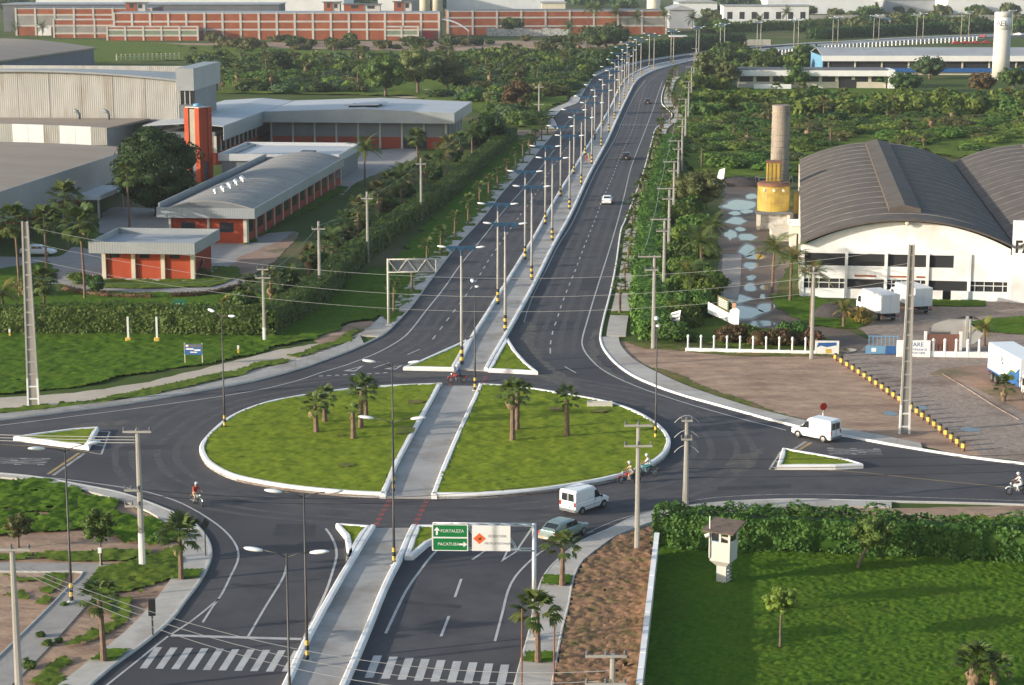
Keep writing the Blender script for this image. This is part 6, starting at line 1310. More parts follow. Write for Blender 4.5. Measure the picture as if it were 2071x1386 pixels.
power_pole(68, 821, 448, 'tall concrete ladder pole with white foot beside the grass field at the left', 'ladder', .98, .46, (), 2.6)
power_pole(1829, 878, 495, 'tall concrete ladder pole with white foot in the dirt lot at the right', 'ladder', .82, .36, (), 2.6)
power_pole(288, 1146, 868, 'white based power pole with double crossarm in the lower left grass', 'cross', .42, .26, ((.15, 1.9), (4.2, (-1.0, 0)), (5.3, (-1.0, 0))), 2.4)
power_pole(1386, 1040, 845, 'power pole with curved jumper wires behind the clipped hedge', 'cross', .46, .24, ((.2, .8), (1.6, .8)))
power_pole(1288, 1113, 857, 'power pole with two crossarms on the dry verge right of the roundabout', 'cross', .36, .24, ((.1, 1.95), (1.55, 1.95)))
power_pole(40, 1420, 1107, 'near power pole with grey insulators cut by the left lower edge', 'cross', .42, .24, ((.1, 2.1),))
power_pole(1238, 1440, 1322, 'nearest power pole with two crossarms at the lower edge', 'cross', .36, .26, ((.1, (-1.5, .75)), (1.7, (-1.5, .75))))
power_pole(535, 690, 543, 'power pole with pale foot at the corner of the clipped hedge', 'cross', .36, .22, ((.1, 1.2), (1.0, 1.6)), 1.5)
for i, (bx, by, ty) in enumerate(((647,603,448),(744,531,388),(852,446,320))): power_pole(bx, by, ty, f'concrete power pole standing beside the climbing hedge, {nth(i)} from the hedge corner', 'cross', .42, .26, ((.9, 1.6),), 0, 0, 'poles beside the climbing hedge')
power_pole(598, 408, 350, 'thin pole beside the long barrel roofed office', 'cross', .22, .16, ())
power_pole(1090, 246, 170, 'lone power pole with crossarm in the scrub left of the avenue', 'cross', .5, .3, ((.8, 2.2), (5, 2.4)))
for i, (bx, by, ty) in enumerate(((1321,705,517),(1342,608,442),(1352,525,380),(1362,450,326),(1371,400,284),(1379,345,240),(1386,295,200),(1392,245,165),(1398,205,135),(1403,175,110),(1408,150,98))): power_pole(bx, by, ty, f'concrete power pole in the line right of the avenue, {nth(i)} from the roundabout', 'cross', .44, .26, ((.1, (-1.7, .7)), (1.5, (-1.0, .4))), 0, 0, 'pole line right of the avenue')
power_pole(1641, 726, 540, 'plain power pole at the left end of the white entrance sign', 'cross', .4, .24, ((.6, 1.0),))
power_pole(1960, 712, 646, 'short pale pole behind the fence beside the logo truck', 'cross', .26, .2, ())
def wire(name, label, a, b, sag, m='cable', r=.022, group=None, n=22):
    pts = [a+(b-a)*(i/n)-Vector((0, 0, 4*sag*(i/n)*(1-i/n))) for i in range(n+1)]; mb = MB(); mb.tube(pts, r, 4); return tag(mb.build(name, M[m]), label, 'cable', group)
def PT(bx, by, ty, tx=None): q = G(bx, by); return Vector((q.x, q.y, HT(bx, by, ty)))
for i, (a, b, s) in enumerate(((460, 501, 3.6), (491, 532, 3.9), (525, 563, 3.8))): wire('power_line', 'pale wire spanning the avenue between the two ladder poles, '+('top', 'middle', 'lowest')[i]+' of three', PT(68,821,a)+Vector((.4,0,0)), PT(1829,878,b), s, 'cable', .013, 'wires across the avenue')
for i in range(3): wire('power_line', 'pale wire running from the near left pole across the lower crossing, '+('left', 'middle', 'right')[i]+' of three', PT(40,1420,1150)+Vector((.1+.35*i, .15*i, -.02*i)), PT(1238,1440,1400)+Vector((-1.4+.7*i, .9*i, .28*i)), 2.3-.15*i, 'cable', .019, 'wires across the lower crossing')
for i in range(3): wire('power_line', 'white wire leading left from the double crossarm pole, '+('upper', 'middle', 'lower')[i]+' of three', PT(288,1146,884+i*6)+Vector((-.2, 0, 0)), G(288,1146)+Vector((-45, 6+i, 10.8-.45*i)), .8, 'cable', .024, 'wires left of the double crossarm pole')
for i in range(3): wire('power_line', 'dark wire leading right from the jumper pole over the eastern arm, '+('upper', 'middle', 'lower')[i]+' of three', PT(1386,1040,930+i*18), G(1386,1040)+Vector((60, 4, 5.2-.6*i)), .5, 'cable_dark', .02, 'wires over the eastern arm')
for i in range(2): wire('power_line', 'dark wire between the double crossarm pole and the jumper pole, '+('upper', 'lower')[i], PT(288,1146,990+i*10), PT(1386,1040,930+i*12), 1.6, 'cable_dark', .016, 'wires over the lower ring')
wire('power_line', 'wire from the hedge corner pole to the big ladder pole', PT(535,690,556), PT(68,821,560), .8, 'cable', .016)
for i in range(3): wire('power_line', 'drooping jumper wire at the jumper pole, '+nth(i)+' from the top', PT(1386,1040,850+i*30)+Vector((-.9, 0, -.2)), PT(1386,1040,850+i*30)+Vector((.9, 0, -.2)), -.55, 'cable', .025, 'jumper wires')
POS = [(1321,705,519),(1342,608,444),(1352,525,382),(1362,450,328),(1371,400,286),(1379,345,242),(1386,295,202),(1392,245,167),(1398,205,137)]
for i in range(len(POS)-1): wire('power_line', f'wire along the pole line right of the avenue, {nth(i)} span from the roundabout', PT(*POS[i])+Vector((-1.4,0,.2)), PT(*POS[i+1])+Vector((-1.4,0,.2)), .7, 'cable', .018, 'wires of the right pole line')
PH = [(535,690,558),(647,603,456),(744,531,396),(852,446,328)]
for i in range(3): wire('power_line', f'wire along the climbing hedge, {nth(i)} span from the hedge corner', PT(*PH[i]), PT(*PH[i+1]), .6, 'cable', .018, 'wires along the climbing hedge')
# ================================================================ signs
def gantry(label, bx, by, ty, wid, hgt, side, rz=0, m='galvanised'):
    p = G(bx, by, .15); h = HT(bx, by, ty); t = thing('sign_gantry', label, 'road sign', p, R(rz))
    mb = MB(); mb.tube([(0,0,0),(0,0,h)], [.15,.13], 10); mb.build('post', M[m], t, smooth=True); box(t, 'foot', 'kerb_grey', -.35, .35, -.35, .35, 0, .12)
    z0, z1 = h-hgt, h-.08
    for z in (z0, z1):
        for y in (-.22, .22): mb = MB(); mb.tube([(0,y,z),(side*wid,y,z)], .045, 6); mb.build('chord', M[m], t, smooth=True)
    k = max(4, int(wid/.9))
    for i in range(k):
        a, b = side*wid*i/k, side*wid*(i+1)/k
        for y in (-.22, .22): mb = MB(); mb.tube([(a,y,z0 if i % 2 else z1),(b,y,z1 if i % 2 else z0)], .032, 5); mb.build('brace', M[m], t)
        mb = MB(); mb.tube([(a,-.22,z1),(b,.22,z1)], .025, 5); mb.build('brace', M[m], t)
    mb = MB(); mb.tube([(side*wid,-.22,z0),(side*wid,-.22,z1)], .04, 5); mb.tube([(side*wid,.22,z0),(side*wid,.22,z1)], .04, 5); mb.build('end_frame', M[m], t)
    return t, h, z0, z1
t, h, z0, z1 = gantry('overhead direction sign with green and white boards over the lower right lanes', 1080, 1291, 1060, 6.1, 1.62, -1, -2)
sc_ = 28.9; gx0, gx1 = -6.1, -3.95
for k in range(2):
    a = z0-.03+k*.82; o = box(t, 'green_board', 'sign_green', gx0+.05, gx1-.05, -.33, -.29, a+.04, a+.78)
    for bb in ((gx0, gx0+.06, a, a+.82), (gx1-.06, gx1, a, a+.82), (gx0+.06, gx1-.06, a, a+.045), (gx0+.06, gx1-.06, a+.775, a+.82)): box(o, 'board_border', 'white_paint', bb[0], bb[1], -.345, -.285, bb[2], bb[3])
def arrow(o, x, z, ang, s, m='white_paint'):
    P = [(-.06,-.25),(.06,-.25),(.06,.02),(.19,.02),(0,.25),(-.19,.02),(-.06,.02)]; c, q = math.cos(R(ang)), math.sin(R(ang)); mb = MB(); mb.add([(x+s*(a*c-b*q), -.336, z+s*(a*q+b*c)) for a, b in P], [(0,1,2,6),(3,4,5)]); mb.build('arrow', M[m], o)
arrow(t, gx0+.28, z0+1.2, 0, 1.0); arrow(t, gx1-.3, z0+.38, -90, .95)
text_obj('lettering', 'FORTALEZA', .27, 'white_paint', t, (gx0+.5,-.336,z0+1.2), (R(90),0,0), 0, 'LEFT', .95); text_obj('lettering', 'PACATUBA', .27, 'white_paint', t, (gx1-.52,-.336,z0+.38), (R(90),0,0), 0, 'RIGHT', .95)
wx0, wx1 = -3.72, -1.42; box(t, 'white_board', 'white_paint', wx0, wx1, -.33, -.29, z0-.02, z1+.02)
mb = MB(); cx, cz = wx0+.45, (z0+z1)/2-.02; mb.add([(cx-.38,-.336,cz),(cx,-.336,cz-.34),(cx+.38,-.336,cz),(cx,-.336,cz+.34)], [(0,1,2,3)]); mb.build('orange_diamond', M['orange_paint'], t)
mb = MB(); mb.add([(cx-.12,-.341,cz),(cx+.06,-.341,cz-.12),(cx+.12,-.341,cz+.1),(cx-.02,-.341,cz+.02)], [(0,1,2,3)]); mb.build('black_emblem', M['black'], t)
text_obj('lettering', 'RODOVIA', .24, 'slate', t, ((wx0+wx1)/2+.38,-.336,cz+.15), (R(90),0,0)); text_obj('lettering', 'METROPOLITANA', .19, 'slate', t, ((wx0+wx1)/2+.38,-.336,cz-.3), (R(90),0,0))
t, h, z0, z1 = gantry('overhead sign frame seen from behind over the upper left lanes', 786, 658, 524, 5.3, 1.5, 1, 4, 'tower_grey'); box(t, 'sign_back', 'metal_dark', .5, 5.2, .27, .31, z0-.05, z1+.05)
p = G(392, 738); t = thing('banner', 'blue banner with white marks on two thin posts in the grass field', 'sign', p, R(-6))
for x in (-.9, .9): box(t, 'post', 'cream', x-.04, x+.04, -.03, .03, 0, 2.25)
box(t, 'banner_cloth', 'blue_paint', -.9, .9, -.06, -.035, 1.05, 2.15); box(t, 'dark_strip', 'slate', -.9, .9, -.068, -.061, 1.8, 2.12)
for q in ((-.75,.05,1.55,1.7),(.1,.75,1.45,1.6),(-.3,.4,1.25,1.36),(-.75,-.5,1.85,2.05)): box(t, 'white_mark', 'white_paint', q[0], q[1], -.076, -.07, q[2], q[3])
for i, x in enumerate((260, 318)):
    p = G(x, 692); t = thing('gate_post', ('left' if i == 0 else 'right')+' white post with striped yellow foot against the front hedge', 'post', p, 0, 'white posts before the hedge'); box(t, 'post', 'white_paint', -.1, .1, -.1, .1, .5, HT(x, 692, 641)); box(t, 'striped_foot', 'yellow', -.3, .3, -.22, .22, 0, .5, .06)
for i, (x, y) in enumerate(((482, 717), (20, 683))):
    p = G(x, y); t = thing('marker_post', 'small white and yellow marker post '+('in the grass field' if i == 0 else 'beside the front hedge at the left edge'), 'post', p); box(t, 'shaft', 'yellow', -.1, .1, -.08, .08, 0, .6); box(t, 'cap', 'white_paint', -.1, .1, -.08, .08, .6, .95)
p = G(364, 628); t = thing('notice_board', 'small green notice board on the campus lawn', 'sign', p); box(t, 'board', 'green_paint', -.75, .75, -.04, .04, .35, 1.3); box(t, 'post', 'beam', -.7, -.62, -.03, .03, 0, .35); box(t, 'post', 'beam', .62, .7, -.03, .03, 0, .35); text_obj('lettering', 'ATENCAO', .0001, 'white_paint', t, (0,-.05,.9), (R(90),0,0)) if False else None
box(t, 'white_line', 'white_paint', -.5, .4, -.05, -.041, .75, .82)
p = G(1664, 858); t = thing('stop_sign', 'dark red octagonal stop sign on a white foot post behind the white van', 'road sign', p, R(20))
mb = MB(); mb.tube([(0,0,0),(0,0,1.0)], .06, 6); mb.build('white_post_foot', M['white_paint'], t); mb = MB(); mb.tube([(0,0,1.0),(0,0,1.95)], .035, 6); mb.build('post', M['galvanised'], t)
mb = MB(); mb.loft([[(.36*math.cos(R(22.5+45*i)), y, 1.6+.36*math.sin(R(22.5+45*i))) for i in range(8)] for y in (-.05, -.03)], True); mb.build('plate', M['lamp_red'], t)
p = G(309, 1284, .15); t = thing('traffic_light', 'black traffic light seen from behind at the crossing kerb', 'traffic light', p, R(8)); z = HT(309, 1284, 1245); z2 = HT(309, 1284, 1212)
mb = MB(); mb.tube([(0,0,0),(0,0,z2-.1)], .06, 7); mb.build('post', M['pole_steel'], t); box(t, 'housing', 'black', -.22, .22, -.16, .14, z, z2, .03)
for k in range(3): mb = MB(); mb.tube([(0,.14,z+.2+k*.32),(0,.4,z+.17+k*.32)], .12, 8); mb.build('visor', M['black'], t)
p = G(416, 1124, .15); t = thing('warning_sign', 'dark diamond sign seen from behind beside the pavement palm', 'road sign', p, R(55)); z = HT(416, 1124, 1062)
mb = MB(); mb.tube([(0,0,0),(0,0,z)], .04, 6); mb.build('post', M['pole_steel'], t); mb = MB(); mb.loft([[(.45*math.cos(R(90*i)), y, z+.05+.45*math.sin(R(90*i))) for i in range(4)] for y in (-.02, .02)], True); mb.build('plate', M['black'], t)
p = G(203, 1146); t = thing('plant_label', 'small white plate on a stick beside the footpath sapling', 'sign', p); box(t, 'stick', 'cream', -.03, .03, -.02, .02, 0, 1.1); box(t, 'plate', 'lamp_white', -.12, .12, -.03, -.015, .95, 1.35)
p = G(1213, 829); t = thing('planter', 'low open concrete box on the right grass half', 'planter', (p.x, p.y, .25), R(-2))
for b in ((-1.15,1.15,-.4,-.28),(-1.15,1.15,.28,.4),(-1.15,-1.03,-.27,.27),(1.03,1.15,-.27,.27)): box(t, 'side', 'tower_grey', *b, 0, .5)
box(t, 'soil', 'mud', -1.02, 1.02, -.27, .27, 0, .3)
# tilted billboards on the right bank
p = G(1468, 664); t = thing('billboard', 'tilted white campaign board with a portrait above the flooded yard', 'billboard', p, R(-34))
for x in (-1.6, 1.2): mb = MB(); mb.tube([(x,.15,0),(x,.15,1.6)], .06, 6); mb.build('prop', M['rust'], t)
for nm, m, P in (('white_panel', 'white_paint', [(-2.3,1.5),(1.6,.35),(1.6,1.3),(-2.3,2.75)]), ('text_panel', 'leaf_olive', [(-1.1,2.3),(.3,1.75),(.3,3.3),(-1.1,3.6)]), ('shirt', 'lamp_clear', [(.35,.7),(1.6,.33),(1.65,2.2),(1.1,2.5),(.5,2.1)]), ('face', 'skin', [(.75,2.35),(1.2,2.3),(1.25,3.0),(.75,3.05)]), ('hair', 'black', [(.7,2.95),(1.3,2.9),(1.2,3.3),(.8,3.3)])):
    d = {'white_panel': 0, 'text_panel': -.03, 'shirt': -.05, 'face': -.06, 'hair': -.075}[nm]; k = len(P); mb = MB(); mb.loft([[(x, d+.02, z) for x, z in P], [(x, d, z) for x, z in P]], True); mb.build(nm, M[m], t)
for i in range(5): mb = MB(); mb.panel((-.95,-.04,2.5+i*.2), (.15,-.04,2.1+i*.2), (.15,-.04,2.2+i*.2), (-.95,-.04,2.6+i*.2), .01); mb.build('text_line', M['white_paint'], t)
p = G(1362, 678); t = thing('billboard', 'narrow white board with dark lettering leaning among the bank bushes', 'billboard', p, R(-60)); mb = MB(); mb.panel((-.9,0,.4), (.9,0,.9), (1.0,.2,2.9), (-.8,.2,2.3), .05); mb.build('white_panel', M['white_paint'], t)
for i in range(4): mb = MB(); mb.panel((-.7,-.02+.05*i,.75+i*.42), (.75,-.02+.05*i,1.15+i*.42), (.75,0+.05*i,1.32+i*.42), (-.7,0+.05*i,.92+i*.42), .01); mb.build('text_line', M['slate'], t)
for x in (-.6, .7): mb = MB(); mb.tube([(x,.1,0),(x,.1,1.2)], .05, 5); mb.build('prop', M['rust'], t)
p = G(1456, 366); t = thing('board', 'upright white board leaning beyond the olive tree', 'board', p, R(-50)); mb = MB(); mb.panel((-.9,0,0), (.9,0,.3), (.9,.3,2.4), (-.5,.3,1.9), .08); mb.build('panel', M['white_paint'], t)
# bollards
mb = MB(); mb.bbox(-.17,.17,-.17,.17,.28,.68,.04); BB = mesh_of(mb, 'yellow_block', M['yellow']); mb = MB(); mb.cyl(0,0,0,.28,.16,.14,8); BF = mesh_of(mb, 'stub', M['rust']); mb = MB(); mb.lathe(0,0,[(.19,.72),(.16,.8),(.06,.86)],8); BC = mesh_of(mb, 'cap', M['black'])
for i in range(23):
    f = i/22; x = 1690+(1948-1690)*f; y = 731+(913-731)*f+6*math.sin(math.pi*f)*-1
    dupe([('stub', BF, []), ('yellow_block', BB, []), ('cap', BC, [])], None, G(x, y), R(35+i*7 % 20), f'yellow and black bollard, {nth(i)} in the row counted from the entrance sign', 'bollard', 'bollards along the factory drive', 'bollard')
mb = MB(); g_ = G(1690, 640); rg = np.random.default_rng(3)
V, F = sph((g_.x, g_.y, 0), (2.6, 1.8, 1.5), rg, 14, 8); stuff(link('gravel_heap', npmesh('gravel_heap', V, F, M['dark_gravel'], False)), 'dark heap of gravel on the factory lawn', 'gravel')
V, F = sph((G(1505, 375).x, G(1505, 375).y, 0), (5, 2.6, 1.5), rg, 14, 8); stuff(link('soil_heap', npmesh('soil_heap', V, F, M['dark_gravel'], False)), 'dark heap of soil behind the yellow tank', 'soil')
# ================================================================ vehicles and people
def shell(mb, st, mi=0):                              # stations (x, half width, z bottom, z top, round)
    rings = []
    for x, hw, z0, z1, r in st:
        rings.append([(x,-hw*.9,z0),(x,-hw,z0+min(.2,(z1-z0)*.3)),(x,-hw*(1-.3*r*.1),z1-r*1.1),(x,-hw+r,z1-r*.25),(x,-hw+2.2*r,z1),(x,hw-2.2*r,z1),(x,hw-r,z1-r*.25),(x,hw*(1-.3*r*.1),z1-r*1.1),(x,hw,z0+min(.2,(z1-z0)*.3)),(x,hw*.9,z0)])
    return mb.loft(rings, True, mi)
def wheel(t, x, y, r=.29, w=.19):
    mb = MB(); s = 1 if y > 0 else -1
    mb.loft([[(x+q*math.cos(2*math.pi*i/16), y+dy, r+q*math.sin(2*math.pi*i/16)) for i in range(16)] for q, dy in ((r*.8,-w/2),(r,-w/2+.03),(r,w/2-.03),(r*.8,w/2))], True); o = mb.build('wheel', M['tyre'], t)
    mb = MB(); mb.loft([[(x+q*math.cos(2*math.pi*i/12), y+s*(w/2+dy), r+q*math.sin(2*math.pi*i/12)) for i in range(12)] for q, dy in ((r*.62,-.02),(r*.62,.008),(r*.2,.02))][::s], True); mb.build('rim', M['rim'], o); return o
def gl(t, name, pts, m='glass', th=.012):
    P = [Vector(p) for p in pts]; n = (P[1]-P[0]).cross(P[2]-P[0]).normalized(); mb = MB(); mb.loft([[p-n*.02 for p in P], [p+n*th for p in P]], True); return mb.build(name, M[m], t)
def lights(t, x0, x1, hw, zf, zr, lz=.12):
    for s in (-1, 1):
        box(t, 'headlight', 'lamp_clear', x1-.06, x1+.015, *sorted((s*hw*.55, s*hw*.92)), zf-lz/2, zf+lz/2); box(t, 'tail_light', 'lamp_red', x0-.015, x0+.05, *sorted((s*hw*.78, s*hw*.97)), zr-.16, zr+.16)
def van(label, p, rz):
    t = thing('van', label, 'van', p, rz, None); mb = MB(); c = 'car_white'
    shell(mb, [(-2.02,.76,.36,.93,.03),(-1.95,.80,.28,.97,.03),(1.2,.80,.26,.98,.05),(1.75,.78,.27,.88,.06),(2.02,.70,.32,.74,.08),(2.1,.60,.38,.62,.06)])
    shell(mb, [(-2.0,.77,.9,1.84,.06),(-1.9,.79,.9,1.93,.07),(.15,.79,.9,1.95,.09),(.38,.77,.9,1.82,.1),(.72,.74,.9,1.45,.1),(1.18,.70,.9,.99,.03)]); mb.build('body', M[c], t, smooth=False)
    gl(t, 'windscreen', [(1.13,-.62,1.04),(1.13,.62,1.04),(.50,.58,1.72),(.50,-.58,1.72)])
    for s in (-1, 1):
        q = [(.98,s*.755,1.03),(.22,s*.80,1.03),(.22,s*.795,1.62),(.48,s*.785,1.60)]; gl(t, 'side_window', q if s < 0 else q[::-1])
        q = [(-2.012,s*.07,1.12),(-2.012,s*.58,1.12),(-2.012,s*.54,1.68),(-2.012,s*.07,1.68)]; gl(t, 'rear_window', q if s < 0 else q[::-1]); box(t, 'mirror', 'black', .85, .98, *sorted((s*.82, s*.98)), 1.0, 1.14)
        box(t, 'door_handle', 'black', .25, .38, *sorted((s*.80, s*.815)), .86, .9); box(t, 'side_strip', 'metal_dark', -1.1, .9, *sorted((s*.80, s*.812)), .55, .60)
    for s in (-1, 1):
        for xx in (.18, 1.02): box(t, 'door_seam', 'slate', xx, xx+.015, *sorted((s*.79, s*.806)), .34, .9)
    box(t, 'rear_seam', 'slate', -2.045, -2.02, -.008, .008, .55, 1.85); box(t, 'bonnet_seam', 'slate', 1.17, 1.185, -.68, .68, .93, 1.0)
    for x in (-1.28, 1.32):
        for s in (-1, 1):
            mb = MB(); mb.loft([[(x+.38*math.cos(math.pi*i/8), s*dy, .28+.38*math.sin(math.pi*i/8)) for i in range(9)] for dy in (.70, .806)][::s], True); mb.build('wheel_arch', M['black'], t); wheel(t, x, s*.74)
    box(t, 'bumper', 'metal_dark', -2.1, -2.02, -.74, .74, .34, .52, .03); box(t, 'bumper', 'car_white', 2.06, 2.14, -.62, .62, .32, .5, .03); box(t, 'number_plate', 'cloth_white', -2.115, -2.1, -.2, .2, .6, .72); lights(t, -2.03, 2.06, .76, .66, .9); return t
def heading(a, b): d = G(*b)-G(*a); return math.atan2(d.y, d.x)
van('small white van seen from behind, entering the ring right of the path', G(1182, 1031, .02), heading((1157, 1040), (1216, 1020)))
van('small white van driving left past the stop sign on the eastern arm', G(1650, 887, .02), heading((1672, 893), (1612, 881)))
def sedan(label, p, rz, c='car_silver', L=4.2, name='car', cat='car', load=False, far_=False):
    t = thing(name, label, cat, p, rz); k = L/4.2; mb = MB(); hw = .83
    shell(mb, [(-2.1*k,.70,.40,.78,.08),(-2.0*k,.80,.30,.92,.08),(-1.3*k,hw,.26,.94,.06),(.9*k,hw,.26,.93,.06),(1.6*k,.82,.27,.84,.08),(2.0*k,.76,.32,.70,.1),(2.1*k,.64,.38,.58,.06)]); shell(mb, [(-1.95*k,.62,.86,.95,.03),(-1.25*k,.66,.86,1.36,.1),(-.7*k,.68,.86,1.42,.1),(.2*k,.68,.86,1.41,.1),(.55*k,.66,.86,1.30,.1),(1.15*k,.62,.86,.92,.03)]); mb.build('body', M[c], t)
    gl(t, 'windscreen', [(1.08*k,-.56,.98),(1.08*k,.56,.98),(.58*k,.52,1.30),(.58*k,-.52,1.30)]); gl(t, 'rear_window', [(-1.85*k,.54,.99),(-1.85*k,-.54,.99),(-1.30*k,-.5,1.33),(-1.30*k,.5,1.33)])
    for s in (-1, 1):
        for a, b in ((-.62, .05), (.12, .78)):
            q = [(b*k,s*.69,.97),(a*k,s*.69,.97),(a*k,s*.665,1.30),((b-.22 if b > .5 else b)*k,s*.665,1.30)]; gl(t, 'side_window', q if s < 0 else q[::-1])
        box(t, 'mirror', c, .72*k, .86*k, *sorted((s*.80, s*.95)), .93, 1.05)
    for x in (-1.3*k, 1.3*k):
        for s in (-1, 1): wheel(t, x, s*.76, .3, .2)
    lights(t, -2.08*k, 2.04*k, .78, .66, .72); box(t, 'bumper', c if not load else 'cloth_tan', -2.16*k, -2.06*k, -.72, .72, .34, .55, .03); box(t, 'number_plate', 'cloth_white', -2.175*k, -2.16*k, -.2, .2, .42, .52); return t
sedan('silver car with reflecting rear window waiting behind the pavement palm', G(1140, 1087, .02), heading((1108, 1098), (1172, 1072)), load=True)
rd = along(mR, length(mR)*.12)[1]
def hd(x, y): i = min(range(len(mR)-1), key=lambda i: (mR[i]-G(x, y)).length); d = mR[i+1]-mR[i]; return math.atan2(d.y, d.x)
sedan('white car driving away on the right carriageway', G(1228, 412, .02), hd(1228, 412), 'car_white'); sedan('dark car in the middle of the right carriageway beyond the white car', G(1267, 322, .02), hd(1267, 322), 'car_black'); sedan('farthest dark car on the right carriageway near the bend', G(1310, 210, .02), hd(1310, 210), 'car_black')
sedan('tiny red car on the far avenue beside the water tower', G(1986, 76, .02), R(150), 'car_red'); sedan('tiny white car on the far avenue at the right edge', G(2058, 72, .02), R(150), 'car_white')
for i, x in enumerate((1935, 1955, 1975, 1996)): sedan('red vehicle parked beyond the roof of the long shed' , G(x, 90-.3*i), R(5), 'car_red')['group'] = 'parked red vehicles'
sedan('white pickup parked under palms in the campus', G(78, 516), R(-8), 'car_white', 4.9, 'pickup', 'pickup')
def box_truck(label, p, rz, L=5.2, name='box_truck', cat='truck', cab=True, H=3.1, W=2.3, logo=False, zb=.95):
    t = thing(name, label, cat, p, rz); hw = W/2; o = box(t, 'cargo_box', 'car_white' if logo else 'far_white', -L, 0, -hw, hw, zb, H, .04)
    box(t, 'chassis', 'black', -L+.1, 2.0 if cab else .2, -.45, .45, .55, zb-.02)
    for s in (-1, 1): box(t, 'rear_door', 'far_white', -L-.04, -L-.005, *sorted((s*.02, s*(hw-.06))), zb+.08, H-.1); box(t, 'tail_light', 'lamp_red', -L-.03, -L, *sorted((s*(hw-.4), s*(hw-.1))), zb-.3, zb-.15)
    box(t, 'bumper', 'slate', -L-.08, -L+.04, -hw+.1, hw-.1, .45, .6)
    for s in (-1, 1): box(t, 'top_rail', 'galvanised', -L+.05, -.05, *sorted((s*(hw-.04), s*(hw+.02))), H-.1, H-.02); box(t, 'bottom_rail', 'blue_paint' if logo else 'galvanised', -L+.05, -.05, *sorted((s*(hw-.03), s*(hw+.025))), zb, zb+.16)
    for x in ((-L+.9, -L+2.0, 1.2) if logo else (-L+1.2, 1.1)):
        for s in (-1, 1): wheel(t, x, s*(hw-.2), .46, .28)
    if cab:
        mb = MB(); shell(mb, [(.15,hw-.12,.6,2.35,.1),(1.2,hw-.12,.55,2.3,.12),(1.6,hw-.14,.5,1.5,.1),(1.75,hw-.2,.5,1.35,.1)]); mb.build('cab', M['car_white'], t); gl(t, 'windscreen', [(1.66,-.8,1.5),(1.66,.8,1.5),(1.28,.75,2.2),(1.28,-.75,2.2)])
        for s in (-1, 1): q = [(1.2,s*(hw-.11),1.4),(.4,s*(hw-.11),1.4),(.4,s*(hw-.14),2.1),(1.1,s*(hw-.14),2.1)]; gl(t, 'side_window', q if s < 0 else q[::-1])
    return t
box_truck('white box truck nearer the left, rear doors facing the drive', G(1760, 636), R(106), 5.0); box_truck('white box truck half hidden behind the ladder pole', G(1826, 622), R(106), 5.0)
hh = heading((1995, 766), (2060, 805)); t = box_truck('long white truck trailer with green and blue logo at the right edge', G(2052, 790), hh+math.pi, 8.5, H=3.75, W=2.5, logo=True, zb=1.05)
t.rotation_euler = (0, 0, hh); t.location = G(1996, 768)+Vector((math.cos(hh)*8.5-math.sin(hh)*1.25, math.sin(hh)*8.5+math.cos(hh)*1.25, 0))
def decal(t, name, P, m, y):
    mb = MB(); mb.add([(x, y, z) for x, z in P], [tuple(range(len(P)))]); me = mb; 
    n = len(P); return mb.build(name, M[m], t)
ys = -1.25-.03
decal(t, 'blue_wave', [(-4.6,1.22),(-.1,1.22),(-.1,2.9),(-1.2,2.2),(-2.2,2.15),(-3.2,1.5)], 'blue_paint', ys); decal(t, 'green_wave', [(-4.9,1.23),(-3.2,1.51),(-2.2,2.16),(-1.2,2.21),(-1.3,2.34),(-2.35,2.3),(-3.3,1.63),(-4.9,1.33)], 'leaf_light', ys-.004)
for i, P in enumerate(([(-5.2,2.65),(-4.6,2.6),(-4.5,2.9),(-4.9,3.1),(-5.0,2.95),(-4.75,2.8)], [(-4.9,2.35),(-4.2,2.4),(-4.3,2.6),(-4.7,2.55)], [(-5.1,2.12),(-4.1,2.14),(-4.1,2.2),(-5.1,2.18)])): decal(t, 'logo_mark', P, 'slate', ys-.004)
# ---- people: one skinned body each
def body(name, J, E, rad, mats, fmat, parent):
    me = bpy.data.meshes.new(name); me.from_pydata([J[k] for k in J], [(list(J).index(a), list(J).index(b)) for a, b in E], []); o = bpy.data.objects.new('tmp', me); C.objects.link(o)
    sk = o.modifiers.new('s', 'SKIN'); sk.use_smooth_shade = True
    for i, k in enumerate(J): v = me.skin_vertices[0].data[i]; v.radius = (rad[k], rad[k]); v.use_root = k == 'pelvis'
    sb = o.modifiers.new('b', 'SUBSURF'); sb.levels = 1
    dg = bpy.context.evaluated_depsgraph_get(); m2 = bpy.data.meshes.new_from_object(o.evaluated_get(dg)); bpy.data.objects.remove(o)
    m2.materials.clear()
    for m in mats: m2.materials.append(M[m])
    segs = [(Vector(J[a]), Vector(J[b]), fmat(a, b)) for a, b in E]
    for p in m2.polygons:
        c = p.center; best = min(segs, key=lambda s: ((c-s[0])-(s[1]-s[0])*max(0, min(1, (c-s[0]).dot(s[1]-s[0])/max(1e-6, (s[1]-s[0]).length_squared)))).length); p.material_index = best[2]; p.use_smooth = True
    return link(name, m2, parent)
RAD = dict(pelvis=.15, waist=.135, chest=.165, neck=.062, head0=.09, head1=.105, head2=.08)
E0 = [('pelvis','waist'),('waist','chest'),('chest','neck'),('neck','head0'),('head0','head1'),('head1','head2')]
def limbs():
    E = list(E0); R_ = dict(RAD)
    for s in 'lr':
        E += [('chest',s+'sh'),(s+'sh',s+'el'),(s+'el',s+'wr'),(s+'wr',s+'hand'),('pelvis',s+'hip'),(s+'hip',s+'kn'),(s+'kn',s+'an'),(s+'an',s+'toe')]
        R_.update({s+'sh':.075, s+'el':.05, s+'wr':.035, s+'hand':.035, s+'hip':.10, s+'kn':.065, s+'an':.045, s+'toe':.04})
    return E, R_
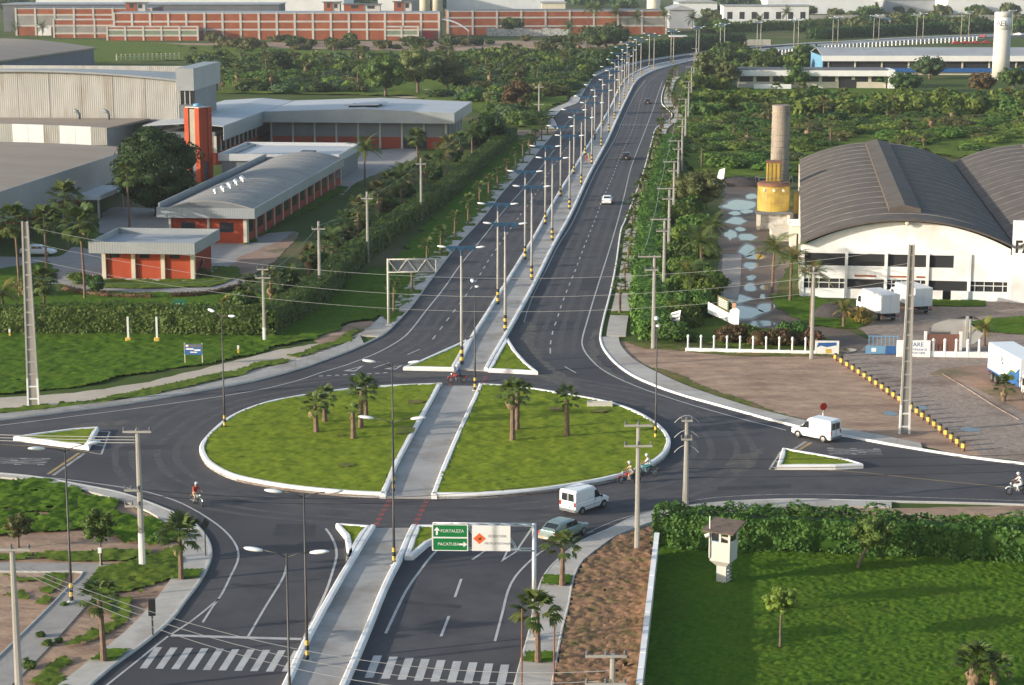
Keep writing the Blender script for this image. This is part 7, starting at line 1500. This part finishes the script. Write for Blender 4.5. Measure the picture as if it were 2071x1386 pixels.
def person(label, p, rz, pose, top, legs, helmet=None, cat='person', group=None, hair=True):
    t = thing('person', label, cat, p, rz, group); E, R_ = limbs(); J = {}
    if pose == 'ride':
        J = dict(pelvis=(-.32,0,.86), waist=(-.26,0,1.06), chest=(-.12,0,1.30), neck=(-.04,0,1.47), head0=(0,0,1.57), head1=(.03,0,1.66), head2=(.03,0,1.74))
        for s, q in (('l', 1), ('r', -1)): J.update({s+'sh':(-.1,q*.19,1.38), s+'el':(.12,q*.29,1.16), s+'wr':(.36,q*.30,1.06), s+'hand':(.44,q*.29,1.06), s+'hip':(-.28,q*.1,.85), s+'kn':(.12,q*.2,.74), s+'an':(-.05,q*.2,.34), s+'toe':(.12,q*.2,.29)})
    else:
        J = dict(pelvis=(0,0,.92), waist=(0,0,1.08), chest=(.02,0,1.34), neck=(.03,0,1.50), head0=(.05,0,1.58), head1=(.06,0,1.66), head2=(.05,0,1.73))
        for s, q, f in (('l', 1, 1), ('r', -1, -1)): J.update({s+'sh':(.02,q*.19,1.42), s+'el':(-.1*f,q*.24,1.16), s+'wr':(.06-.12*f,q*.25,.94), s+'hand':(.08-.12*f,q*.25,.85), s+'hip':(0,q*.1,.9), s+'kn':(.18*f+.05,q*.11,.5), s+'an':(.25*f-.08,q*.11,.09), s+'toe':(.25*f+.06,q*.12,.04)})
    def fm(a, b):
        if a in ('neck', 'head0', 'head1') or b.endswith('wr') or b.endswith('hand'): return 2
        if b.endswith(('hip', 'kn', 'an')): return 1
        return 3 if b.endswith('toe') else 0
    body('body', J, E, R_, [top, legs, 'skin', 'black'], fm, t); hd_ = Vector(J['head1'])
    mb = MB()
    if helmet: mb.ell(hd_+Vector((-.01,0,.03)), .15, .135, .145, 12, 8); o = mb.build('helmet', M[helmet], t, smooth=True); mb = MB(); mb.ell(hd_+Vector((.09,0,.0)), .065, .1, .06, 8, 5); mb.build('visor', M['glass'], o, smooth=True)
    else: mb.ell(hd_+Vector((-.025,0,.045)), .115, .105, .09, 10, 6); mb.build('hair', M['black'], t, smooth=True)
    return t
def moto(label, p, rz, c, group=None):
    t = thing('motorcycle', label, 'motorcycle', p, rz, group)
    for x, nm in ((-.62, 'wheel'), (.66, 'wheel')):
        mb = MB(); n = 16; k = 6; rings = [[(x+(.27+.045*math.cos(2*math.pi*j/k))*math.cos(2*math.pi*i/n), .05*math.sin(2*math.pi*j/k), .31+(.27+.045*math.cos(2*math.pi*j/k))*math.sin(2*math.pi*i/n)) for j in range(k)] for i in range(n+1)]; mb.loft(rings, False); o = mb.build(nm, M['tyre'], t)
        mb = MB(); mb.tube([(x,-.05,.31),(x,.05,.31)], .05, 8)
        for i in range(8): a = math.pi*i/4; mb.tube([(x,0,.31),(x+.25*math.cos(a),0,.31+.25*math.sin(a))], .008, 4)
        mb.build('hub', M['rim'], o)
    mb = MB(); mb.tube([(-.62,.08,.31),(-.1,.08,.42),(.2,.06,.75),(.42,0,.92)], .028, 6); mb.tube([(-.62,-.08,.31),(-.1,-.08,.42),(.2,-.06,.75),(.42,0,.92)], .028, 6); mb.tube([(.66,.07,.31),(.46,.05,.95)], .025, 6); mb.tube([(.66,-.07,.31),(.46,-.05,.95)], .025, 6); mb.build('frame', M['slate'], t)
    mb = MB(); mb.bbox(-.15,.15,-.11,.11,.30,.58,.04); mb.tube([(-.1,-.13,.32),(-.75,-.15,.36)], .045, 7); mb.build('engine', M['rim'], t)
    mb = MB(); shell(mb, [(-.12,.10,.66,.80,.03),(.05,.13,.64,.88,.04),(.28,.12,.66,.90,.04),(.38,.07,.70,.84,.03)]); mb.build('fuel_tank', M[c], t); mb = MB(); shell(mb, [(-.82,.08,.70,.78,.02),(-.6,.11,.68,.79,.02),(-.12,.11,.66,.77,.02)]); mb.build('seat', M['black'], t)
    mb = MB(); mb.tube([(.36,-.33,1.04),(.44,-.12,1.0),(.44,.12,1.0),(.36,.33,1.04)], .018, 5); mb.build('handlebar', M['black'], t); mb = MB(); mb.ell((.55,0,.9), .09, .09, .09); mb.build('headlight', M['lamp_clear'], t)
    mb = MB(); mb.tube([(.45,0,.55),(.66,0,.66),(.86,0,.60),(.95,0,.48)], .045, 6); mb.build('mudguard', M[c], t); mb = MB(); mb.tube([(-.85,0,.60),(-.7,0,.68),(-.5,0,.66)], .05, 6); mb.build('tail', M[c], t); box(t, 'tail_light', 'lamp_red', -.92, -.87, -.06, .06, .62, .7); return t
for i, (x, y, a, c, top, legs, hel, lb, lm) in enumerate((
    (925,775,178,'car_red','cloth_blue','cloth_dark','helmet','rider in blue jacket crossing at the back of the roundabout','red motorcycle passing the top of the roundabout path'),
    (398,1022,-52,'car_silver','cloth_red','cloth_tan','helmet','rider in red shirt turning down toward the lower left lanes','grey motorcycle carrying the rider in red'),
    (1273,978,188,'car_red','cloth_tan','cloth_tan','helmet','rider in pale clothes half hidden by the double crossarm pole','red motorcycle at the right front of the ring'),
    (1308,962,170,'cloth_teal','cloth_white','cloth_teal','helmet','rider in white shirt following by the right kerb of the ring','teal motorcycle near the right kerb of the ring'),
    (2058,1001,182,'car_white','cloth_white','cloth_white','helmet','rider in white at the right edge of the eastern arm','white scooter at the right edge of the eastern arm'))):
    p = G(x, y, .02); moto(lm, p, R(a), c); person(lb, p, R(a), 'ride', top, legs, hel)
person('person in red walking up the median beside a lamp', G(1186, 330, .16), hd(1186, 330), 'walk', 'cloth_red', 'cloth_red'); person('person in pale yellow walking beside the person in red', G(1190, 326, .16), hd(1186, 330), 'walk', 'cloth_tan', 'cloth_tan'); person('dark clothed person farther up the median', G(1203, 284, .16), hd(1203, 284)+math.pi, 'walk', 'cloth_dark', 'cloth_dark')
# ================================================================ thin evening haze over the whole plain
hm = bpy.data.materials.new('haze'); hm.use_nodes = True; n_ = hm.node_tree; n_.nodes.clear()
pv_ = n_.nodes.new('ShaderNodeVolumePrincipled'); pv_.inputs['Color'].default_value = (.86, .91, 1, 1); pv_.inputs['Density'].default_value = .00008; pv_.inputs['Anisotropy'].default_value = .2
ho = n_.nodes.new('ShaderNodeOutputMaterial'); n_.links.new(pv_.outputs[0], ho.inputs['Volume'])
mb = MB(); mb.box(-2800, 2800, -400, 6200, -1, 62); M['haze'] = hm; stuff(mb.build('haze', hm), 'thin pale haze in the air over the plain', 'haze')
